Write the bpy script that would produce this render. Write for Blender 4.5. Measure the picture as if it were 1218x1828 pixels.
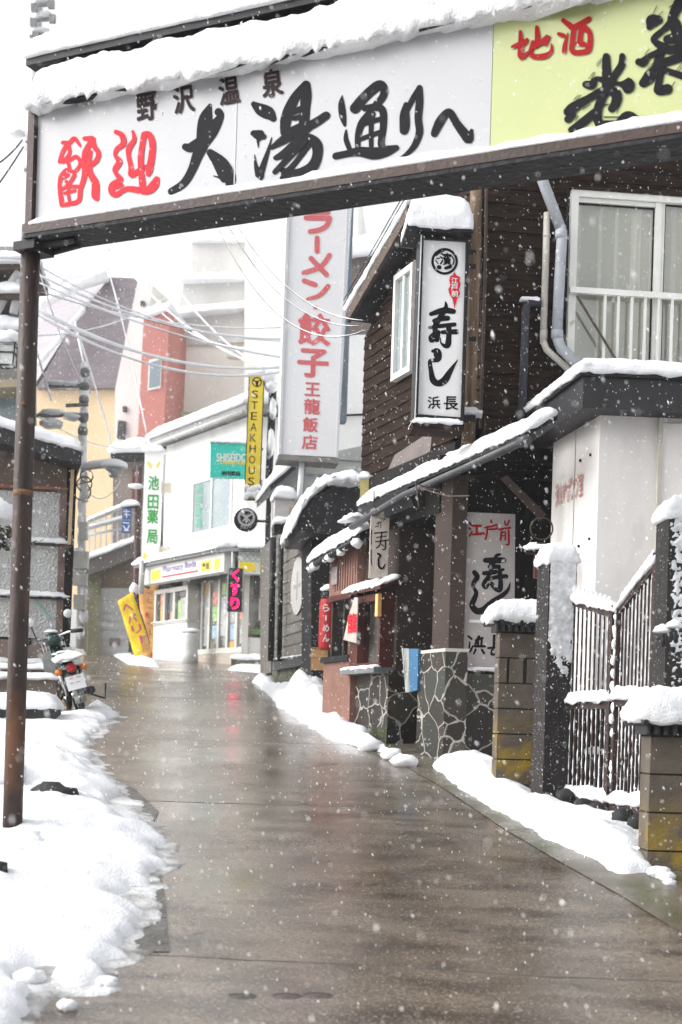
import bpy, math, random
from math import sin, cos, pi, radians, sqrt, atan, exp
from mathutils import Vector, Matrix, noise
random.seed(7)
for o in list(bpy.data.objects): bpy.data.objects.remove(o)
SC = bpy.context.scene; COL = SC.collection

# ---------------------------------------------------------------- camera
F = 2500.0                      # focal length in photo pixels (1218 x 1828)
PX, PY = 609.0, 1300.0          # the level line of sight in the photo
ROLL = atan(0.03); CR, SR = cos(ROLL), sin(ROLL)
EYE = 1.6
cam = bpy.data.cameras.new('camera'); co = bpy.data.objects.new('camera', cam); COL.objects.link(co)
cam.sensor_width = 36.0; cam.sensor_fit = 'AUTO'; cam.lens = 36.0 * F / 1828.0
cam.shift_y = (PY - 914.0) / 1828.0; cam.clip_end = 2000
co.matrix_world = Matrix.Translation((0, 0, EYE)) @ Matrix.Rotation(radians(90), 4, 'X') @ Matrix.Rotation(ROLL, 4, 'Z')
cam.dof.use_dof = True; cam.dof.focus_distance = 10.5; cam.dof.aperture_fstop = 3.2
SC.camera = co
# ---------------------------------------------------------------- sky, sun, exposure
w = bpy.data.worlds.new('World'); SC.world = w; w.use_nodes = True
wn, wl = w.node_tree.nodes, w.node_tree.links
sky = wn.new('ShaderNodeTexSky'); sky.sky_type = 'NISHITA'; sky.sun_disc = False
SUN_EL, SUN_AZ = radians(36), radians(260)
sky.sun_elevation = SUN_EL; sky.sun_rotation = SUN_AZ; sky.dust_density = 4; sky.air_density = 1.2
hs = wn.new('ShaderNodeHueSaturation'); hs.inputs['Saturation'].default_value = 0.13
bg = wn['Background']; bg.inputs['Strength'].default_value = 0.15
wl.new(sky.outputs[0], hs.inputs['Color']); wl.new(hs.outputs[0], bg.inputs['Color'])
sl = bpy.data.lights.new('sun', 'SUN'); sl.energy = 0.5; sl.angle = radians(60); sl.color = (1, .97, .93)
so = bpy.data.objects.new('sun', sl); COL.objects.link(so)
so.rotation_euler = (radians(90) - SUN_EL, 0, pi - SUN_AZ)
SC.view_settings.view_transform = 'Standard'; SC.view_settings.look = 'None'
SC.view_settings.exposure = 1.1; SC.view_settings.gamma = 1
SC.cycles.max_bounces = 8; SC.cycles.volume_bounces = 1; SC.cycles.transparent_max_bounces = 12
SC.cycles.use_denoising = True

# ---------------------------------------------------------------- camera geometry
def ray(px, py):
    u, v = px - PX, py - PY
    return Vector(((u*CR + v*SR)/F, 1.0, -(-u*SR + v*CR)/F))
def U(px, py, d):
    r = ray(px, py); return Vector((r.x*d, d, EYE + r.z*d))
def g(y):                        # height of the rising street
    return .106*y if y < 21 else .106*21 + .070*(y-21) if y < 42 else .106*21 + .07*21
def gp(px, py):                  # the point of the street seen at a pixel
    r = ray(px, py); lo, hi = 1.0, 60.0
    for _ in range(50):
        m = (lo+hi)/2
        if EYE + r.z*m > g(m): lo = m
        else: hi = m
    return Vector((r.x*lo, lo, g(lo)))

class Pl:                        # a vertical plane: s along it, z up, o out of it towards the street
    def __init__(s, a, b):
        s.a = Vector((a[0], a[1], 0)); t = Vector((b[0]-a[0], b[1]-a[1], 0)); s.L = t.length; s.t = t/s.L
        n = Vector((s.t.y, -s.t.x, 0))
        s.n = n if n.dot(-s.a) > 0 else -n
    def w(s, u, z, o=0.0):
        p = s.a + s.t*u + s.n*o; return Vector((p.x, p.y, z))
    def hit(s, px, py, o=0.0):
        r = ray(px, py); a = s.a + s.n*o
        k = s.n.dot(a) / s.n.dot(Vector((r.x, r.y, 0)))
        p = r*k; return (Vector((p.x, p.y, 0)) - a).dot(s.t), EYE + p.z
    def q(s, px, py, o=0.0):
        u, z = s.hit(px, py, o); return s.w(u, z, o)
    def rect(s, x0, y0, x1, y1, o=0.0):
        ym, xm = (y0+y1)/2, (x0+x1)/2
        a, b = s.hit(x0, ym, o)[0], s.hit(x1, ym, o)[0]
        return min(a, b), max(a, b), s.hit(xm, y1, o)[1], s.hit(xm, y0, o)[1]
def frontal(px, d, ang=0.0, py=1000):
    p = U(px, py, d); return Pl((p.x, p.y), (p.x + cos(ang), p.y + sin(ang)))

# ---------------------------------------------------------------- mesh building
def origin_of(p):
    v = Vector((0, 0, 0))
    while p: v = v + p.location; p = p.parent
    return v
class MB:
    def __init__(s): s.v = []; s.f = []
    def add(s, vs, fs):
        b = len(s.v); s.v += [Vector(x) for x in vs]; s.f += [tuple(b+i for i in f) for f in fs]; return s
    def hexa(s, c):              # 4 bottom corners, 4 top corners
        return s.add(c, [(3,2,1,0),(4,5,6,7),(0,1,5,4),(1,2,6,5),(2,3,7,6),(3,0,4,7)])
    def pbox(s, pl, u0, u1, z0, z1, o0, o1):
        return s.hexa([pl.w(u0,z0,o1), pl.w(u1,z0,o1), pl.w(u1,z0,o0), pl.w(u0,z0,o0),
                       pl.w(u0,z1,o1), pl.w(u1,z1,o1), pl.w(u1,z1,o0), pl.w(u0,z1,o0)])
    def xbox(s, pl, x0, y0, x1, y1, o0, o1):      # from a pixel rectangle on the plane
        u0, u1, z0, z1 = pl.rect(x0, y0, x1, y1, o1); return s.pbox(pl, u0, u1, z0, z1, o0, o1)
    def prism(s, pts, vec):
        n = len(pts); vec = Vector(vec)
        return s.add(list(pts) + [p+vec for p in pts],
                     [tuple(range(n)), tuple(range(2*n-1, n-1, -1))] + [(i, (i+1) % n, n+(i+1) % n, n+i) for i in range(n)])
    def xpoly(s, pl, pts, o0, o1):
        return s.prism([pl.q(x, y, o1) for x, y in pts], -pl.n*(o1-o0))
    def box(s, c, sx, sy, sz):
        x, y, z = c; a, b, h = sx/2, sy/2, sz/2
        return s.hexa([(x-a,y-b,z-h),(x+a,y-b,z-h),(x+a,y+b,z-h),(x-a,y+b,z-h),(x-a,y-b,z+h),(x+a,y-b,z+h),(x+a,y+b,z+h),(x-a,y+b,z+h)])
    def tube(s, path, r, n=10, cap=True):
        path = [Vector(p) for p in path]; k = len(path)
        rs = r if isinstance(r, (list, tuple)) else [r]*k
        b = len(s.v); up = None
        for i, p in enumerate(path):
            d = (path[min(i+1, k-1)] - path[max(i-1, 0)]).normalized()
            if up is None: up = Vector((0, 0, 1)) if abs(d.z) < .9 else Vector((1, 0, 0))
            a = d.cross(up).normalized(); c = a.cross(d).normalized(); up = c
            for j in range(n):
                t = 2*pi*j/n; s.v.append(p + (a*cos(t) + c*sin(t))*rs[i])
        for i in range(k-1):
            for j in range(n):
                j2 = (j+1) % n
                s.f.append((b+i*n+j, b+i*n+j2, b+(i+1)*n+j2, b+(i+1)*n+j))
        if cap:
            s.f.append(tuple(b+j for j in range(n-1, -1, -1))); s.f.append(tuple(b+(k-1)*n+j for j in range(n)))
        return s
    def lathe(s, c, prof, n=18, M=None):          # prof: (r, z) pairs around c
        b = len(s.v); c = Vector(c)
        for r, z in prof:
            for j in range(n):
                p = Vector((r*cos(2*pi*j/n), r*sin(2*pi*j/n), z))
                s.v.append(c + (M @ p if M else p))
        for i in range(len(prof)-1):
            for j in range(n):
                j2 = (j+1) % n; s.f.append((b+i*n+j, b+i*n+j2, b+(i+1)*n+j2, b+(i+1)*n+j))
        s.f.append(tuple(b+j for j in range(n-1, -1, -1))); s.f.append(tuple(b+(len(prof)-1)*n+j for j in range(n)))
        return s
    def torus(s, c, R, r, A, B, n=28, m=8):       # ring in the plane spanned by A, B
        c, A, B = Vector(c), Vector(A).normalized(), Vector(B).normalized(); N = A.cross(B); b = len(s.v)
        for i in range(n):
            t = 2*pi*i/n; d = A*cos(t) + B*sin(t)
            for j in range(m):
                f = 2*pi*j/m; s.v.append(c + d*(R + r*cos(f)) + N*r*sin(f))
        for i in range(n):
            for j in range(m):
                s.f.append((b+i*m+j, b+((i+1) % n)*m+j, b+((i+1) % n)*m+(j+1) % m, b+i*m+(j+1) % m))
        return s
    def blob(s, c, rx, ry, rz, amp=.2, fr=3.0, n=14, m=9, flat=False):
        c = Vector(c); b = len(s.v)
        for i in range(m+1):
            f = pi*i/m
            for j in range(n):
                t = 2*pi*j/n; d = Vector((sin(f)*cos(t), sin(f)*sin(t), cos(f)))
                k = 1 + amp*noise.noise(d*fr + c*7)
                p = Vector((d.x*rx*k, d.y*ry*k, d.z*rz*k))
                if flat and p.z < 0: p.z *= .15
                s.v.append(c + p)
        for i in range(m):
            for j in range(n):
                j2 = (j+1) % n; s.f.append((b+i*n+j, b+(i+1)*n+j, b+(i+1)*n+j2, b+i*n+j2))
        return s
    def build(s, name, mat, parent=None, smooth=False, **tags):
        me = bpy.data.meshes.new(name)
        if parent: org = origin_of(parent)
        elif tags.get('kind'): org = Vector((0, 0, 0))
        else:
            n = len(s.v); org = Vector((sum(p.x for p in s.v)/n, sum(p.y for p in s.v)/n, min(p.z for p in s.v)))
        me.from_pydata([p-org for p in s.v], [], s.f)
        me.materials.append(mat)
        if smooth: me.polygons.foreach_set('use_smooth', [True]*len(me.polygons))
        o = bpy.data.objects.new(name, me); COL.objects.link(o)
        if parent: o.parent = parent
        else: o.location = org
        for k, x in tags.items(): o[k] = x
        return o
def thing(name, loc, label, cat, group=None):
    o = bpy.data.objects.new(name, None); COL.objects.link(o); o.location = loc; o.empty_display_size = .2
    o['label'] = label; o['category'] = cat
    if group: o['group'] = group
    return o

def lerp(a, b, t): return a + (b-a)*t
def snow_pad(mb, c, h, cell=.05, amp=.3, lip=.03, droop=.015, fr=5.0, R=None):
    """a lumpy snow load over four corners (front left, front right, back right, back left)"""
    c = [Vector(p) for p in c]; up = Vector((0, 0, 1))
    Lu, Lv = (c[1]-c[0]).length, (c[3]-c[0]).length
    nu = max(4, min(160, int(Lu/cell))); nv = max(4, min(40, int(Lv/cell)))
    R = R or min(h*1.2, Lu*.45, Lv*.45)
    du, dv = (c[1]-c[0]).normalized(), (c[3]-c[0]).normalized()
    P = lambda u, v: lerp(lerp(c[0], c[1], u), lerp(c[3], c[2], u), v)
    b = len(mb.v); idx = {}
    def nz(p, k=fr): return noise.noise(p*k) + .5*noise.noise(p*k*2.3) + .3*noise.noise(p*k*6)
    for i in range(nu+1):
        for j in range(nv+1):
            u, v = i/nu, j/nv; p = P(u, v)
            e = min(min(u, 1-u)*Lu, min(v, 1-v)*Lv); k = min(1, e/R); f = sqrt(max(0, 1-(1-k)**2))
            ed = (i in (0, nu)) or (j in (0, nv))
            hh = h*(.42 + .58*f)*(1 + amp*nz(p)) + min(.012, h*.1)*noise.noise(p*27)
            off = Vector((0, 0, 0))
            if ed:
                m = lip*(.3 + .9*nz(p, fr*2.2))
                if i == 0: off -= du*m
                if i == nu: off += du*m
                if j == 0: off -= dv*m
                if j == nv: off += dv*m
            idx[i, j] = len(mb.v); mb.v.append(p + up*hh + off)
    for i in range(nu):
        for j in range(nv): mb.f.append((idx[i,j], idx[i+1,j], idx[i+1,j+1], idx[i,j+1]))
    ring = [(i, 0) for i in range(nu)] + [(nu, j) for j in range(nv)] + [(i, nv) for i in range(nu, 0, -1)] + [(0, j) for j in range(nv, 0, -1)]
    K = 6 if h > .2 else 4 if h > .1 else 2; rows = [[] for _ in range(K+1)]
    for i, j in ring:
        p = P(i/nu, j/nv); d = Vector((0, 0, 0))
        if i == 0: d -= du
        if i == nu: d += du
        if j == 0: d -= dv
        if j == nv: d += dv
        top = mb.v[idx[i, j]]; zb = p.z - abs(droop*(.5 + 1.8*nz(p, fr*2.6)))
        for k in range(K+1):
            t = k/(K+1); q = Vector((p.x, p.y, lerp(zb, top.z, t)))
            m = lip*(sin(pi*min(1, .18+t*.75)) + .6*nz(q, fr*1.5)) + min(.008, h*.07)*noise.noise(q*29)
            rows[k].append(len(mb.v)); mb.v.append(q + d*m)
    n = len(ring)
    for k in range(n):
        k2 = (k+1) % n
        for r in range(K): mb.f.append((rows[r][k], rows[r][k2], rows[r+1][k2], rows[r+1][k]))
        mb.f.append((rows[K][k], rows[K][k2], idx[ring[k2]], idx[ring[k]]))
    mb.f.append(tuple(reversed(rows[0])))
    return mb
def pad_on(mb, pl, u0, u1, o0, o1, z, h, z1=None, **k):     # snow on a level ledge of a plane
    z1 = z if z1 is None else z1
    return snow_pad(mb, [pl.w(u0, z, o1), pl.w(u1, z1, o1), pl.w(u1, z1, o0), pl.w(u0, z, o0)], h, **k)
def tri(p, a, b):
    ab = b-a; t = max(0, min(1, (p-a).dot(ab)/max(1e-9, ab.length_squared))); return (p-a-ab*t).length
def inside(p, poly):
    r = False; n = len(poly)
    for i in range(n):
        a, b = poly[i], poly[(i+1) % n]
        if (a.y > p.y) != (b.y > p.y) and p.x < (b.x-a.x)*(p.y-a.y)/(b.y-a.y) + a.x: r = not r
    return r
def snow_field(name, pxs, h, cell, w=.2, rag=.08, mound=(), zfun=None, mat=None, grow=0.0, **tags):
    """ground snow: a height field that thins out to a ragged edge along the traced outline"""
    poly = [gp(x, y).to_2d() if not isinstance(x, Vector) else x.to_2d() for x, y in pxs]
    x0, x1 = min(p.x for p in poly)-.25, max(p.x for p in poly)+.25
    y0, y1 = min(p.y for p in poly)-.25, max(p.y for p in poly)+.25
    nx, ny = int((x1-x0)/cell)+1, int((y1-y0)/cell)+1
    mb = MB(); ok = {}
    for i in range(nx+1):
        for j in range(ny+1):
            p = Vector((x0+i*cell, y0+j*cell)); q = Vector((p.x, p.y, 0))
            d = min(tri(p, poly[k], poly[(k+1) % len(poly)]) for k in range(len(poly)))
            if not inside(p, poly): d = -d
            d += grow
            d += rag*(noise.noise(q*3.1) + .45*noise.noise(q*8) + .16*noise.noise(q*19))
            if d < -2.2*cell: continue
            hh = -.06 if d <= 0 else 0
            if d > 0:
                k = min(1, d/w); hh = h*sqrt(1-(1-k)**2)*(1 + .28*noise.noise(q*2.3) + .20*noise.noise(q*6.5) + .12*noise.noise(q*16))
                for mx, my, mr, mh in mound:
                    r2 = ((p.x-mx)**2 + (p.y-my)**2)/(mr*mr)
                    hh += mh*exp(-r2*1.4)*(1 + .35*noise.noise(q*5) + .2*noise.noise(q*11))*k
            else: hh = max(-.06, d*1.2)
            ok[i, j] = len(mb.v); mb.v.append(Vector((p.x, p.y, (zfun or (lambda a, b: g(b)))(p.x, p.y) + hh)))
    for i in range(nx):
        for j in range(ny):
            k = [(i,j),(i+1,j),(i+1,j+1),(i,j+1)]
            if all(a in ok for a in k): mb.f.append(tuple(ok[a] for a in k))
    return mb.build(name, mat or SNOW, None, True, **tags)

# ---------------------------------------------------------------- lettering
_gc = {}
def glyph_mesh(ch, bold=0.0):
    k = (ch, bold)
    if k in _gc: return _gc[k]
    c = bpy.data.curves.new('t', 'FONT'); c.body = ch; c.size = 1; c.offset = bold; c.resolution_u = 4
    o = bpy.data.objects.new('t', c); COL.objects.link(o)
    dg = bpy.context.evaluated_depsgraph_get()
    m = bpy.data.meshes.new_from_object(o.evaluated_get(dg))
    vs = [v.co.copy() for v in m.vertices]; fs = [tuple(p.vertices) for p in m.polygons]
    bpy.data.objects.remove(o); bpy.data.curves.remove(c); bpy.data.meshes.remove(m)
    x0, x1 = min(v.x for v in vs), max(v.x for v in vs); y0, y1 = min(v.y for v in vs), max(v.y for v in vs)
    r = ([((v.x-x0)/max(1e-6, x1-x0)-.5, (v.y-y0)/max(1e-6, y1-y0)-.5) for v in vs], fs)
    _gc[k] = r; return r
def glyph(mb, pl, ch, cx, cy, w, h, o=.004, bold=0.0, rot=0.0, skew=0.0):
    """characters inside a w x h pixel box about a pixel on the plane"""
    vs, fs = glyph_mesh(ch)
    u, z = pl.hit(cx, cy, o); a = pl.hit(cx-w/2, cy, o)[0]; b = pl.hit(cx+w/2, cy, o)[0]
    du = b-a; dz = pl.hit(cx, cy-h/2, o)[1] - pl.hit(cx, cy+h/2, o)[1]
    k = bold*.62; q = k*.7
    for n, (ox, oy) in enumerate(((0,0),(k,0),(-k,0),(0,k),(0,-k),(q,q),(-q,q),(q,-q),(-q,-q)) if bold else ((0,0),)):
        out = []
        for x, y in vs:
            X, Y = (x*(1-k)+ox)*du, (y*(1-k)+oy)*dz + x*skew*dz
            if rot: X, Y = X*cos(rot)-Y*sin(rot), X*sin(rot)+Y*cos(rot)
            out.append(pl.w(u+X, z+Y, o + n*.00012))
        mb.add(out, fs)
    return mb
def glyphs_down(mb, pl, s, cx, y0, y1, w, lean=-.035, o=.004, bold=0.0, fill=.86):
    n = len(s); st = (y1-y0)/n
    for i, ch in enumerate(s):
        y = y0 + st*(i+.5)
        if ch in 'ー': glyph(mb, pl, ch, cx+lean*(y-y0), y, st*fill, w*.16, o, bold, rot=pi/2)
        else: glyph(mb, pl, ch, cx+lean*(y-y0), y, w, st*fill, o, bold)
    return mb
def catmull(P, m=5):
    if len(P) < 3: m = 4
    out = []; n = len(P)
    for i in range(n-1):
        a, b, c, d = P[max(i-1, 0)], P[i], P[i+1], P[min(i+2, n-1)]
        for k in range(m):
            t = k/m
            out.append(tuple(.5*((2*b[j]) + (-a[j]+c[j])*t + (2*a[j]-5*b[j]+4*c[j]-d[j])*t*t + (-a[j]+3*b[j]-3*c[j]+d[j])*t**3) for j in range(3)))
    out.append(P[-1]); return out
LAY = [0.0]
def strokes(mb, pl, off, sc, text, o=.002, wk=1.0, defw=36):
    """brush strokes: 'x,y,w x,y,w; ...' traced on an enlargement of the lettering, laid on the sign plane"""
    for st in text.split(';'):
        P = []
        for tok in st.split():
            a = [float(x) for x in tok.split(',')]
            if len(a) == 2: a.append(P[-1][2] if P else defw)
            P.append(tuple(a))
        P = [(off[0]+x/sc, off[1]+y/sc, max(.4, ww*wk/sc)) for x, y, ww in P]
        C = catmull(P); n = len(C); L, Rr = [], []
        LAY[0] = (LAY[0] + .00012) % .0022; base = o + LAY[0]
        for i, (x, y, ww) in enumerate(C):
            x0, y0, _ = C[max(i-1, 0)]; x1, y1, _ = C[min(i+1, n-1)]
            dx, dy = x1-x0, y1-y0; l = math.hypot(dx, dy) or 1
            nx, ny = -dy/l*ww/2, dx/l*ww/2; oo = base + i*2e-6
            L.append((x+nx, y+ny, oo)); Rr.append((x-nx, y-ny, oo))
        b = len(mb.v)
        for a, c in zip(L, Rr): mb.v.append(pl.q(*a)); mb.v.append(pl.q(*c))
        for i in range(n-1): mb.f.append((b+2*i, b+2*i+1, b+2*i+3, b+2*i+2))
        for e, s in ((0, -1), (n-1, 1)):
            x, y, ww = C[e]; x0, y0, _ = C[max(e-1, 0)]; x1, y1, _ = C[min(e+1, n-1)]
            t = math.atan2(y1-y0, x1-x0) + (pi if s < 0 else 0); bb = len(mb.v)
            for k in range(7):
                f = t - pi/2 + pi*k/6; mb.v.append(pl.q(x+cos(f)*ww/2, y+sin(f)*ww/2, base + e*2e-6))
            mb.f.append(tuple(range(bb, bb+7)))
    return mb
def disc(mb, pl, cx, cy, r, o=.004, n=28, r0=0.0, ky=1.0):
    b = len(mb.v)
    for i in range(n):
        t = 2*pi*i/n; mb.v.append(pl.q(cx+r*cos(t), cy+r*ky*sin(t), o))
    if r0 == 0: mb.f.append(tuple(range(b, b+n))); return mb
    for i in range(n):
        t = 2*pi*i/n; mb.v.append(pl.q(cx+r0*cos(t), cy+r0*ky*sin(t), o))
    for i in range(n): mb.f.append((b+i, b+(i+1) % n, b+n+(i+1) % n, b+n+i))
    return mb
def flat(mb, pl, pts, o=.004):
    return mb.add([pl.q(x, y, o) for x, y in pts], [tuple(range(len(pts)))])

# ---------------------------------------------------------------- materials
def M(name, c1, c2=None, scale=5.0, rough=.65, bump=0.0, bscale=40.0, stretch=(1,1,1), metal=0.0, spec=.4,
      stain=None, stain_scale=2.0, stain_lo=.55, stain_hi=.68, stain_z=None, snow=None, snow_scale=60, emit=None, rough2=None):
    m = bpy.data.materials.new(name); m.use_nodes = True
    N, L = m.node_tree.nodes, m.node_tree.links; B = N['Principled BSDF']
    B.inputs['Roughness'].default_value = rough; B.inputs['Metallic'].default_value = metal
    B.inputs['Specular IOR Level'].default_value = spec
    tc = N.new('ShaderNodeTexCoord'); mp = N.new('ShaderNodeMapping'); mp.inputs['Scale'].default_value = stretch
    L.new(tc.outputs['Object'], mp.inputs['Vector'])
    def nz(sc, det=5, vec=None):
        n = N.new('ShaderNodeTexNoise'); n.inputs['Scale'].default_value = sc; n.inputs['Detail'].default_value = det
        L.new((vec or mp.outputs['Vector']), n.inputs['Vector']); return n.outputs['Fac']
    def ramp(x, lo, hi):
        r = N.new('ShaderNodeMapRange'); r.inputs['From Min'].default_value = lo; r.inputs['From Max'].default_value = hi
        L.new(x, r.inputs['Value']); return r.outputs['Result']
    def mix(f, a, b):
        x = N.new('ShaderNodeMix'); x.data_type = 'RGBA'
        L.new(f, x.inputs['Factor'])
        for s, i in ((a, 6), (b, 7)):
            if isinstance(s, tuple): x.inputs[i].default_value = (*s, 1)
            else: L.new(s, x.inputs[i])
        return x.outputs[2]
    col = c1
    if c2: col = mix(ramp(nz(scale), .33, .67), c1, c2)
    if stain:
        f = ramp(nz(stain_scale, 7, tc.outputs['Object'] if stain_z else None), stain_lo, stain_hi)
        if stain_z:
            sx = N.new('ShaderNodeSeparateXYZ'); L.new(tc.outputs['Object'], sx.inputs[0])
            r = ramp(sx.outputs['Z'], stain_z[1], stain_z[0]); mu = N.new('ShaderNodeMath'); mu.operation = 'MULTIPLY'
            L.new(f, mu.inputs[0]); L.new(r, mu.inputs[1]); f = mu.outputs[0]
        col = mix(f, col if not isinstance(col, tuple) else col, stain)
    if snow:
        col = mix(ramp(nz(snow_scale, 3, tc.outputs['Object']), snow, snow+.06), col, (.86, .87, .89))
    if isinstance(col, tuple): B.inputs['Base Color'].default_value = (*col, 1)
    else: L.new(col, B.inputs['Base Color'])
    if rough2 is not None:
        r = N.new('ShaderNodeMapRange'); r.inputs['From Min'].default_value = .35; r.inputs['From Max'].default_value = .65
        r.inputs['To Min'].default_value = rough; r.inputs['To Max'].default_value = rough2
        L.new(nz(scale*.7), r.inputs['Value']); L.new(r.outputs['Result'], B.inputs['Roughness'])
    if bump:
        b = N.new('ShaderNodeBump'); b.inputs['Strength'].default_value = bump; b.inputs['Distance'].default_value = .02
        L.new(nz(bscale, 4), b.inputs['Height']); L.new(b.outputs[0], B.inputs['Normal'])
    if emit:
        B.inputs['Emission Color'].default_value = (*emit[0], 1); B.inputs['Emission Strength'].default_value = emit[1]
    return m
SNOW = M('snow', (.82, .83, .85), (.73, .745, .775), scale=5, rough=.6, bump=.5, bscale=75, spec=.2)
SLUSH = M('slush', (.70, .71, .72), (.16, .15, .14), scale=5, rough=.4, bump=.6, bscale=40)
FLAKE = M('flake', (.93, .94, .95), rough=.6, spec=.2)
PANEL_W = M('sign_white', (.46, .465, .485), (.42, .425, .445), scale=1.3, rough=.3, stain=(.48, .49, .50), stain_lo=.6, stain_hi=.8)
PANEL_L = M('sign_lime', (.46, .50, .235), (.42, .46, .215), scale=1.3, rough=.3)
INK = M('ink', (.006, .006, .009), rough=.6, spec=.12)
INK2 = M('faded_ink', (.022, .009, .012), rough=.6, spec=.15)
RED = M('red_paint', (.62, .02, .035), rough=.55, spec=.15)
DRED = M('dark_red_paint', (.30, .006, .010), rough=.6, spec=.12)
RUST = M('rusty_steel', (.016, .010, .009), (.040, .019, .013), scale=7, rough=.5, bump=.35, bscale=30, stretch=(1,1,.35), stain=(.12, .05, .02), stain_scale=4, stain_lo=.6, stain_hi=.7)
BEAMM = M('beam_brown', (.05, .026, .020), (.032, .018, .014), scale=6, rough=.5, bump=.2)
TARRED = M('tarred_board', (.006, .007, .009), (.016, .016, .019), scale=14, rough=.7, bump=.9, bscale=22, stretch=(1,1,1), snow=.71, snow_scale=35)
BLACKM = M('black_metal', (.009, .0095, .012), (.016, .016, .018), scale=9, rough=.5, spec=.25, bump=.1)
BROWNW = M('brown_siding', (.036, .022, .016), (.012, .008, .0065), scale=5, rough=.85, spec=.08, bump=.5, bscale=26, stretch=(1.2,1.2,9), stain=(.048, .030, .023), stain_scale=2.2, stain_lo=.58, stain_hi=.8)
BROWNS = M('brown_stucco', (.050, .034, .028), (.036, .025, .021), scale=3, rough=.85, bump=.5, bscale=90)
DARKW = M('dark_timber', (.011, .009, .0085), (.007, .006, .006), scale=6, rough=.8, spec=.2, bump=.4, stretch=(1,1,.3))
OLDLOG = M('weathered_log', (.22, .15, .095), (.10, .065, .04), scale=9, rough=.85, bump=.8, bscale=24, stretch=(3,3,.25))
BRACEW = M('brace_timber', (.10, .074, .06), (.065, .048, .04), scale=8, rough=.8, bump=.5)
WHITEF = M('white_frame', (.74, .74, .71), (.66, .66, .62), scale=4, rough=.4, stain=(.36, .31, .22), stain_scale=6, stain_lo=.66, stain_hi=.76)
PIPEG = M('grey_pipe', (.40, .425, .46), (.33, .35, .385), scale=5, rough=.4, stain=(.2,.19,.17), stain_scale=7, stain_lo=.64, stain_hi=.74)
PIPEB = M('beige_pipe', (.50, .48, .43), (.43, .41, .36), scale=5, rough=.45, stain=(.28,.19,.09), stain_scale=7, stain_lo=.68, stain_hi=.76)
SHEDW = M('shed_panel', (.76, .735, .715), (.66, .635, .615), scale=2.2, rough=.6, bump=.05, stretch=(1,1,.35), stain=(.40, .37, .34), stain_scale=1.8, stain_lo=.56, stain_hi=.8)
FASCIA = M('grey_fascia', (.026, .025, .028), (.017, .0165, .019), scale=6, rough=.5, bump=.15)
CURT = M('curtain', (.66, .66, .59), (.58, .58, .515), scale=2, rough=.9, stretch=(1,1,.2))
BLOCK = M('concrete_block', (.125, .102, .080), (.085, .070, .056), scale=8, rough=.9, bump=.5, bscale=80, stain=(.30, .20, .02), stain_scale=4.2, stain_lo=.42, stain_hi=.54, stain_z=(.12, .55))
MOSSC = M('mossy_concrete', (.15, .145, .12), (.10, .095, .08), scale=6, rough=.9, bump=.4, stain=(.05, .07, .015), stain_scale=3, stain_lo=.48, stain_hi=.6)
TILE = M('roof_tile', (.03, .03, .034), (.018, .018, .021), scale=7, rough=.5, bump=.3)
POSTW = M('gate_timber', (.013, .011, .011), (.022, .018, .017), scale=8, rough=.75, bump=.6, stretch=(2,2,.4), snow=.66, snow_scale=70)
POSTS = M('snow_plastered_timber', (.03, .027, .03), (.06, .06, .066), scale=30, rough=.75, bump=.9, bscale=45, snow=.545, snow_scale=28)
IRON = M('gate_iron', (.014, .010, .009), (.045, .022, .016), scale=12, rough=.6, bump=.3, snow=.66, snow_scale=45)
REDW = M('red_wood', (.095, .020, .015), (.055, .013, .011), scale=7, rough=.5, bump=.2)
PINK = M('pink_brick', (.24, .125, .095), (.18, .095, .072), scale=6, rough=.85, bump=.4, bscale=60)
GREYS = M('grey_siding', (.20, .185, .165), (.155, .145, .13), scale=4, rough=.7, bump=.2, stretch=(1,1,5))
LGREY = M('light_grey_siding', (.38, .39, .38), (.32, .33, .32), scale=3, rough=.7)
WHITEW = M('white_render', (.84, .84, .825), (.78, .78, .765), scale=1.5, rough=.85, stain=(.52, .51, .47), stain_scale=1.0, stain_lo=.58, stain_hi=.85)
CREAM = M('cream_concrete', (.86, .85, .79), (.80, .79, .73), scale=.5, rough=.9, stretch=(1,1,.3), stain=(.52, .51, .47), stain_scale=.5, stain_lo=.55, stain_hi=.85)
CONC = M('grey_concrete', (.60, .59, .575), (.48, .47, .455), scale=.8, rough=.9, stretch=(1,1,.3))
BEIGE = M('beige_render', (.66, .51, .32), (.61, .47, .295), scale=.6, rough=.9)
SLATE = M('purple_grey_slate', (.17, .145, .16), (.125, .105, .12), scale=1.2, rough=.7, stretch=(1,1,6), bump=.3, bscale=6)
SALMON = M('salmon_render', (.50, .20, .17), (.45, .18, .155), scale=.7, rough=.9)
YELLOW = M('yellow_sign', (.82, .63, .04), (.77, .58, .035), scale=3, rough=.4)
TEAL = M('teal_sign', (.02, .52, .43), rough=.35)
GREEN = M('green_paint', (.04, .32, .06), rough=.5)
BLUE = M('blue_paint', (.03, .09, .28), (.025, .075, .24), scale=5, rough=.5)
SKYB = M('pale_blue_panel', (.045, .15, .27), (.035, .12, .22), scale=6, rough=.5)
ORANGE = M('orange_cloth', (.72, .34, .09), (.75, .42, .16), scale=4, rough=.8)
WHITEP = M('white_paint', (.74, .75, .75), rough=.4)
SILVER = M('silver_steel', (.45, .46, .48), (.36, .37, .39), scale=7, rough=.35, metal=.8)
STEELB = M('blue_grey_steel', (.22, .27, .31), (.18, .22, .25), scale=4, rough=.5)
CHROME = M('chrome', (.65, .66, .68), rough=.15, metal=1)
RUBBER = M('rubber', (.014, .014, .015), rough=.8, bump=.3)
BIKEG = M('dark_green_enamel', (.010, .035, .028), rough=.25)
LENSR = M('red_lens', (.45, .008, .02), rough=.15)
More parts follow.
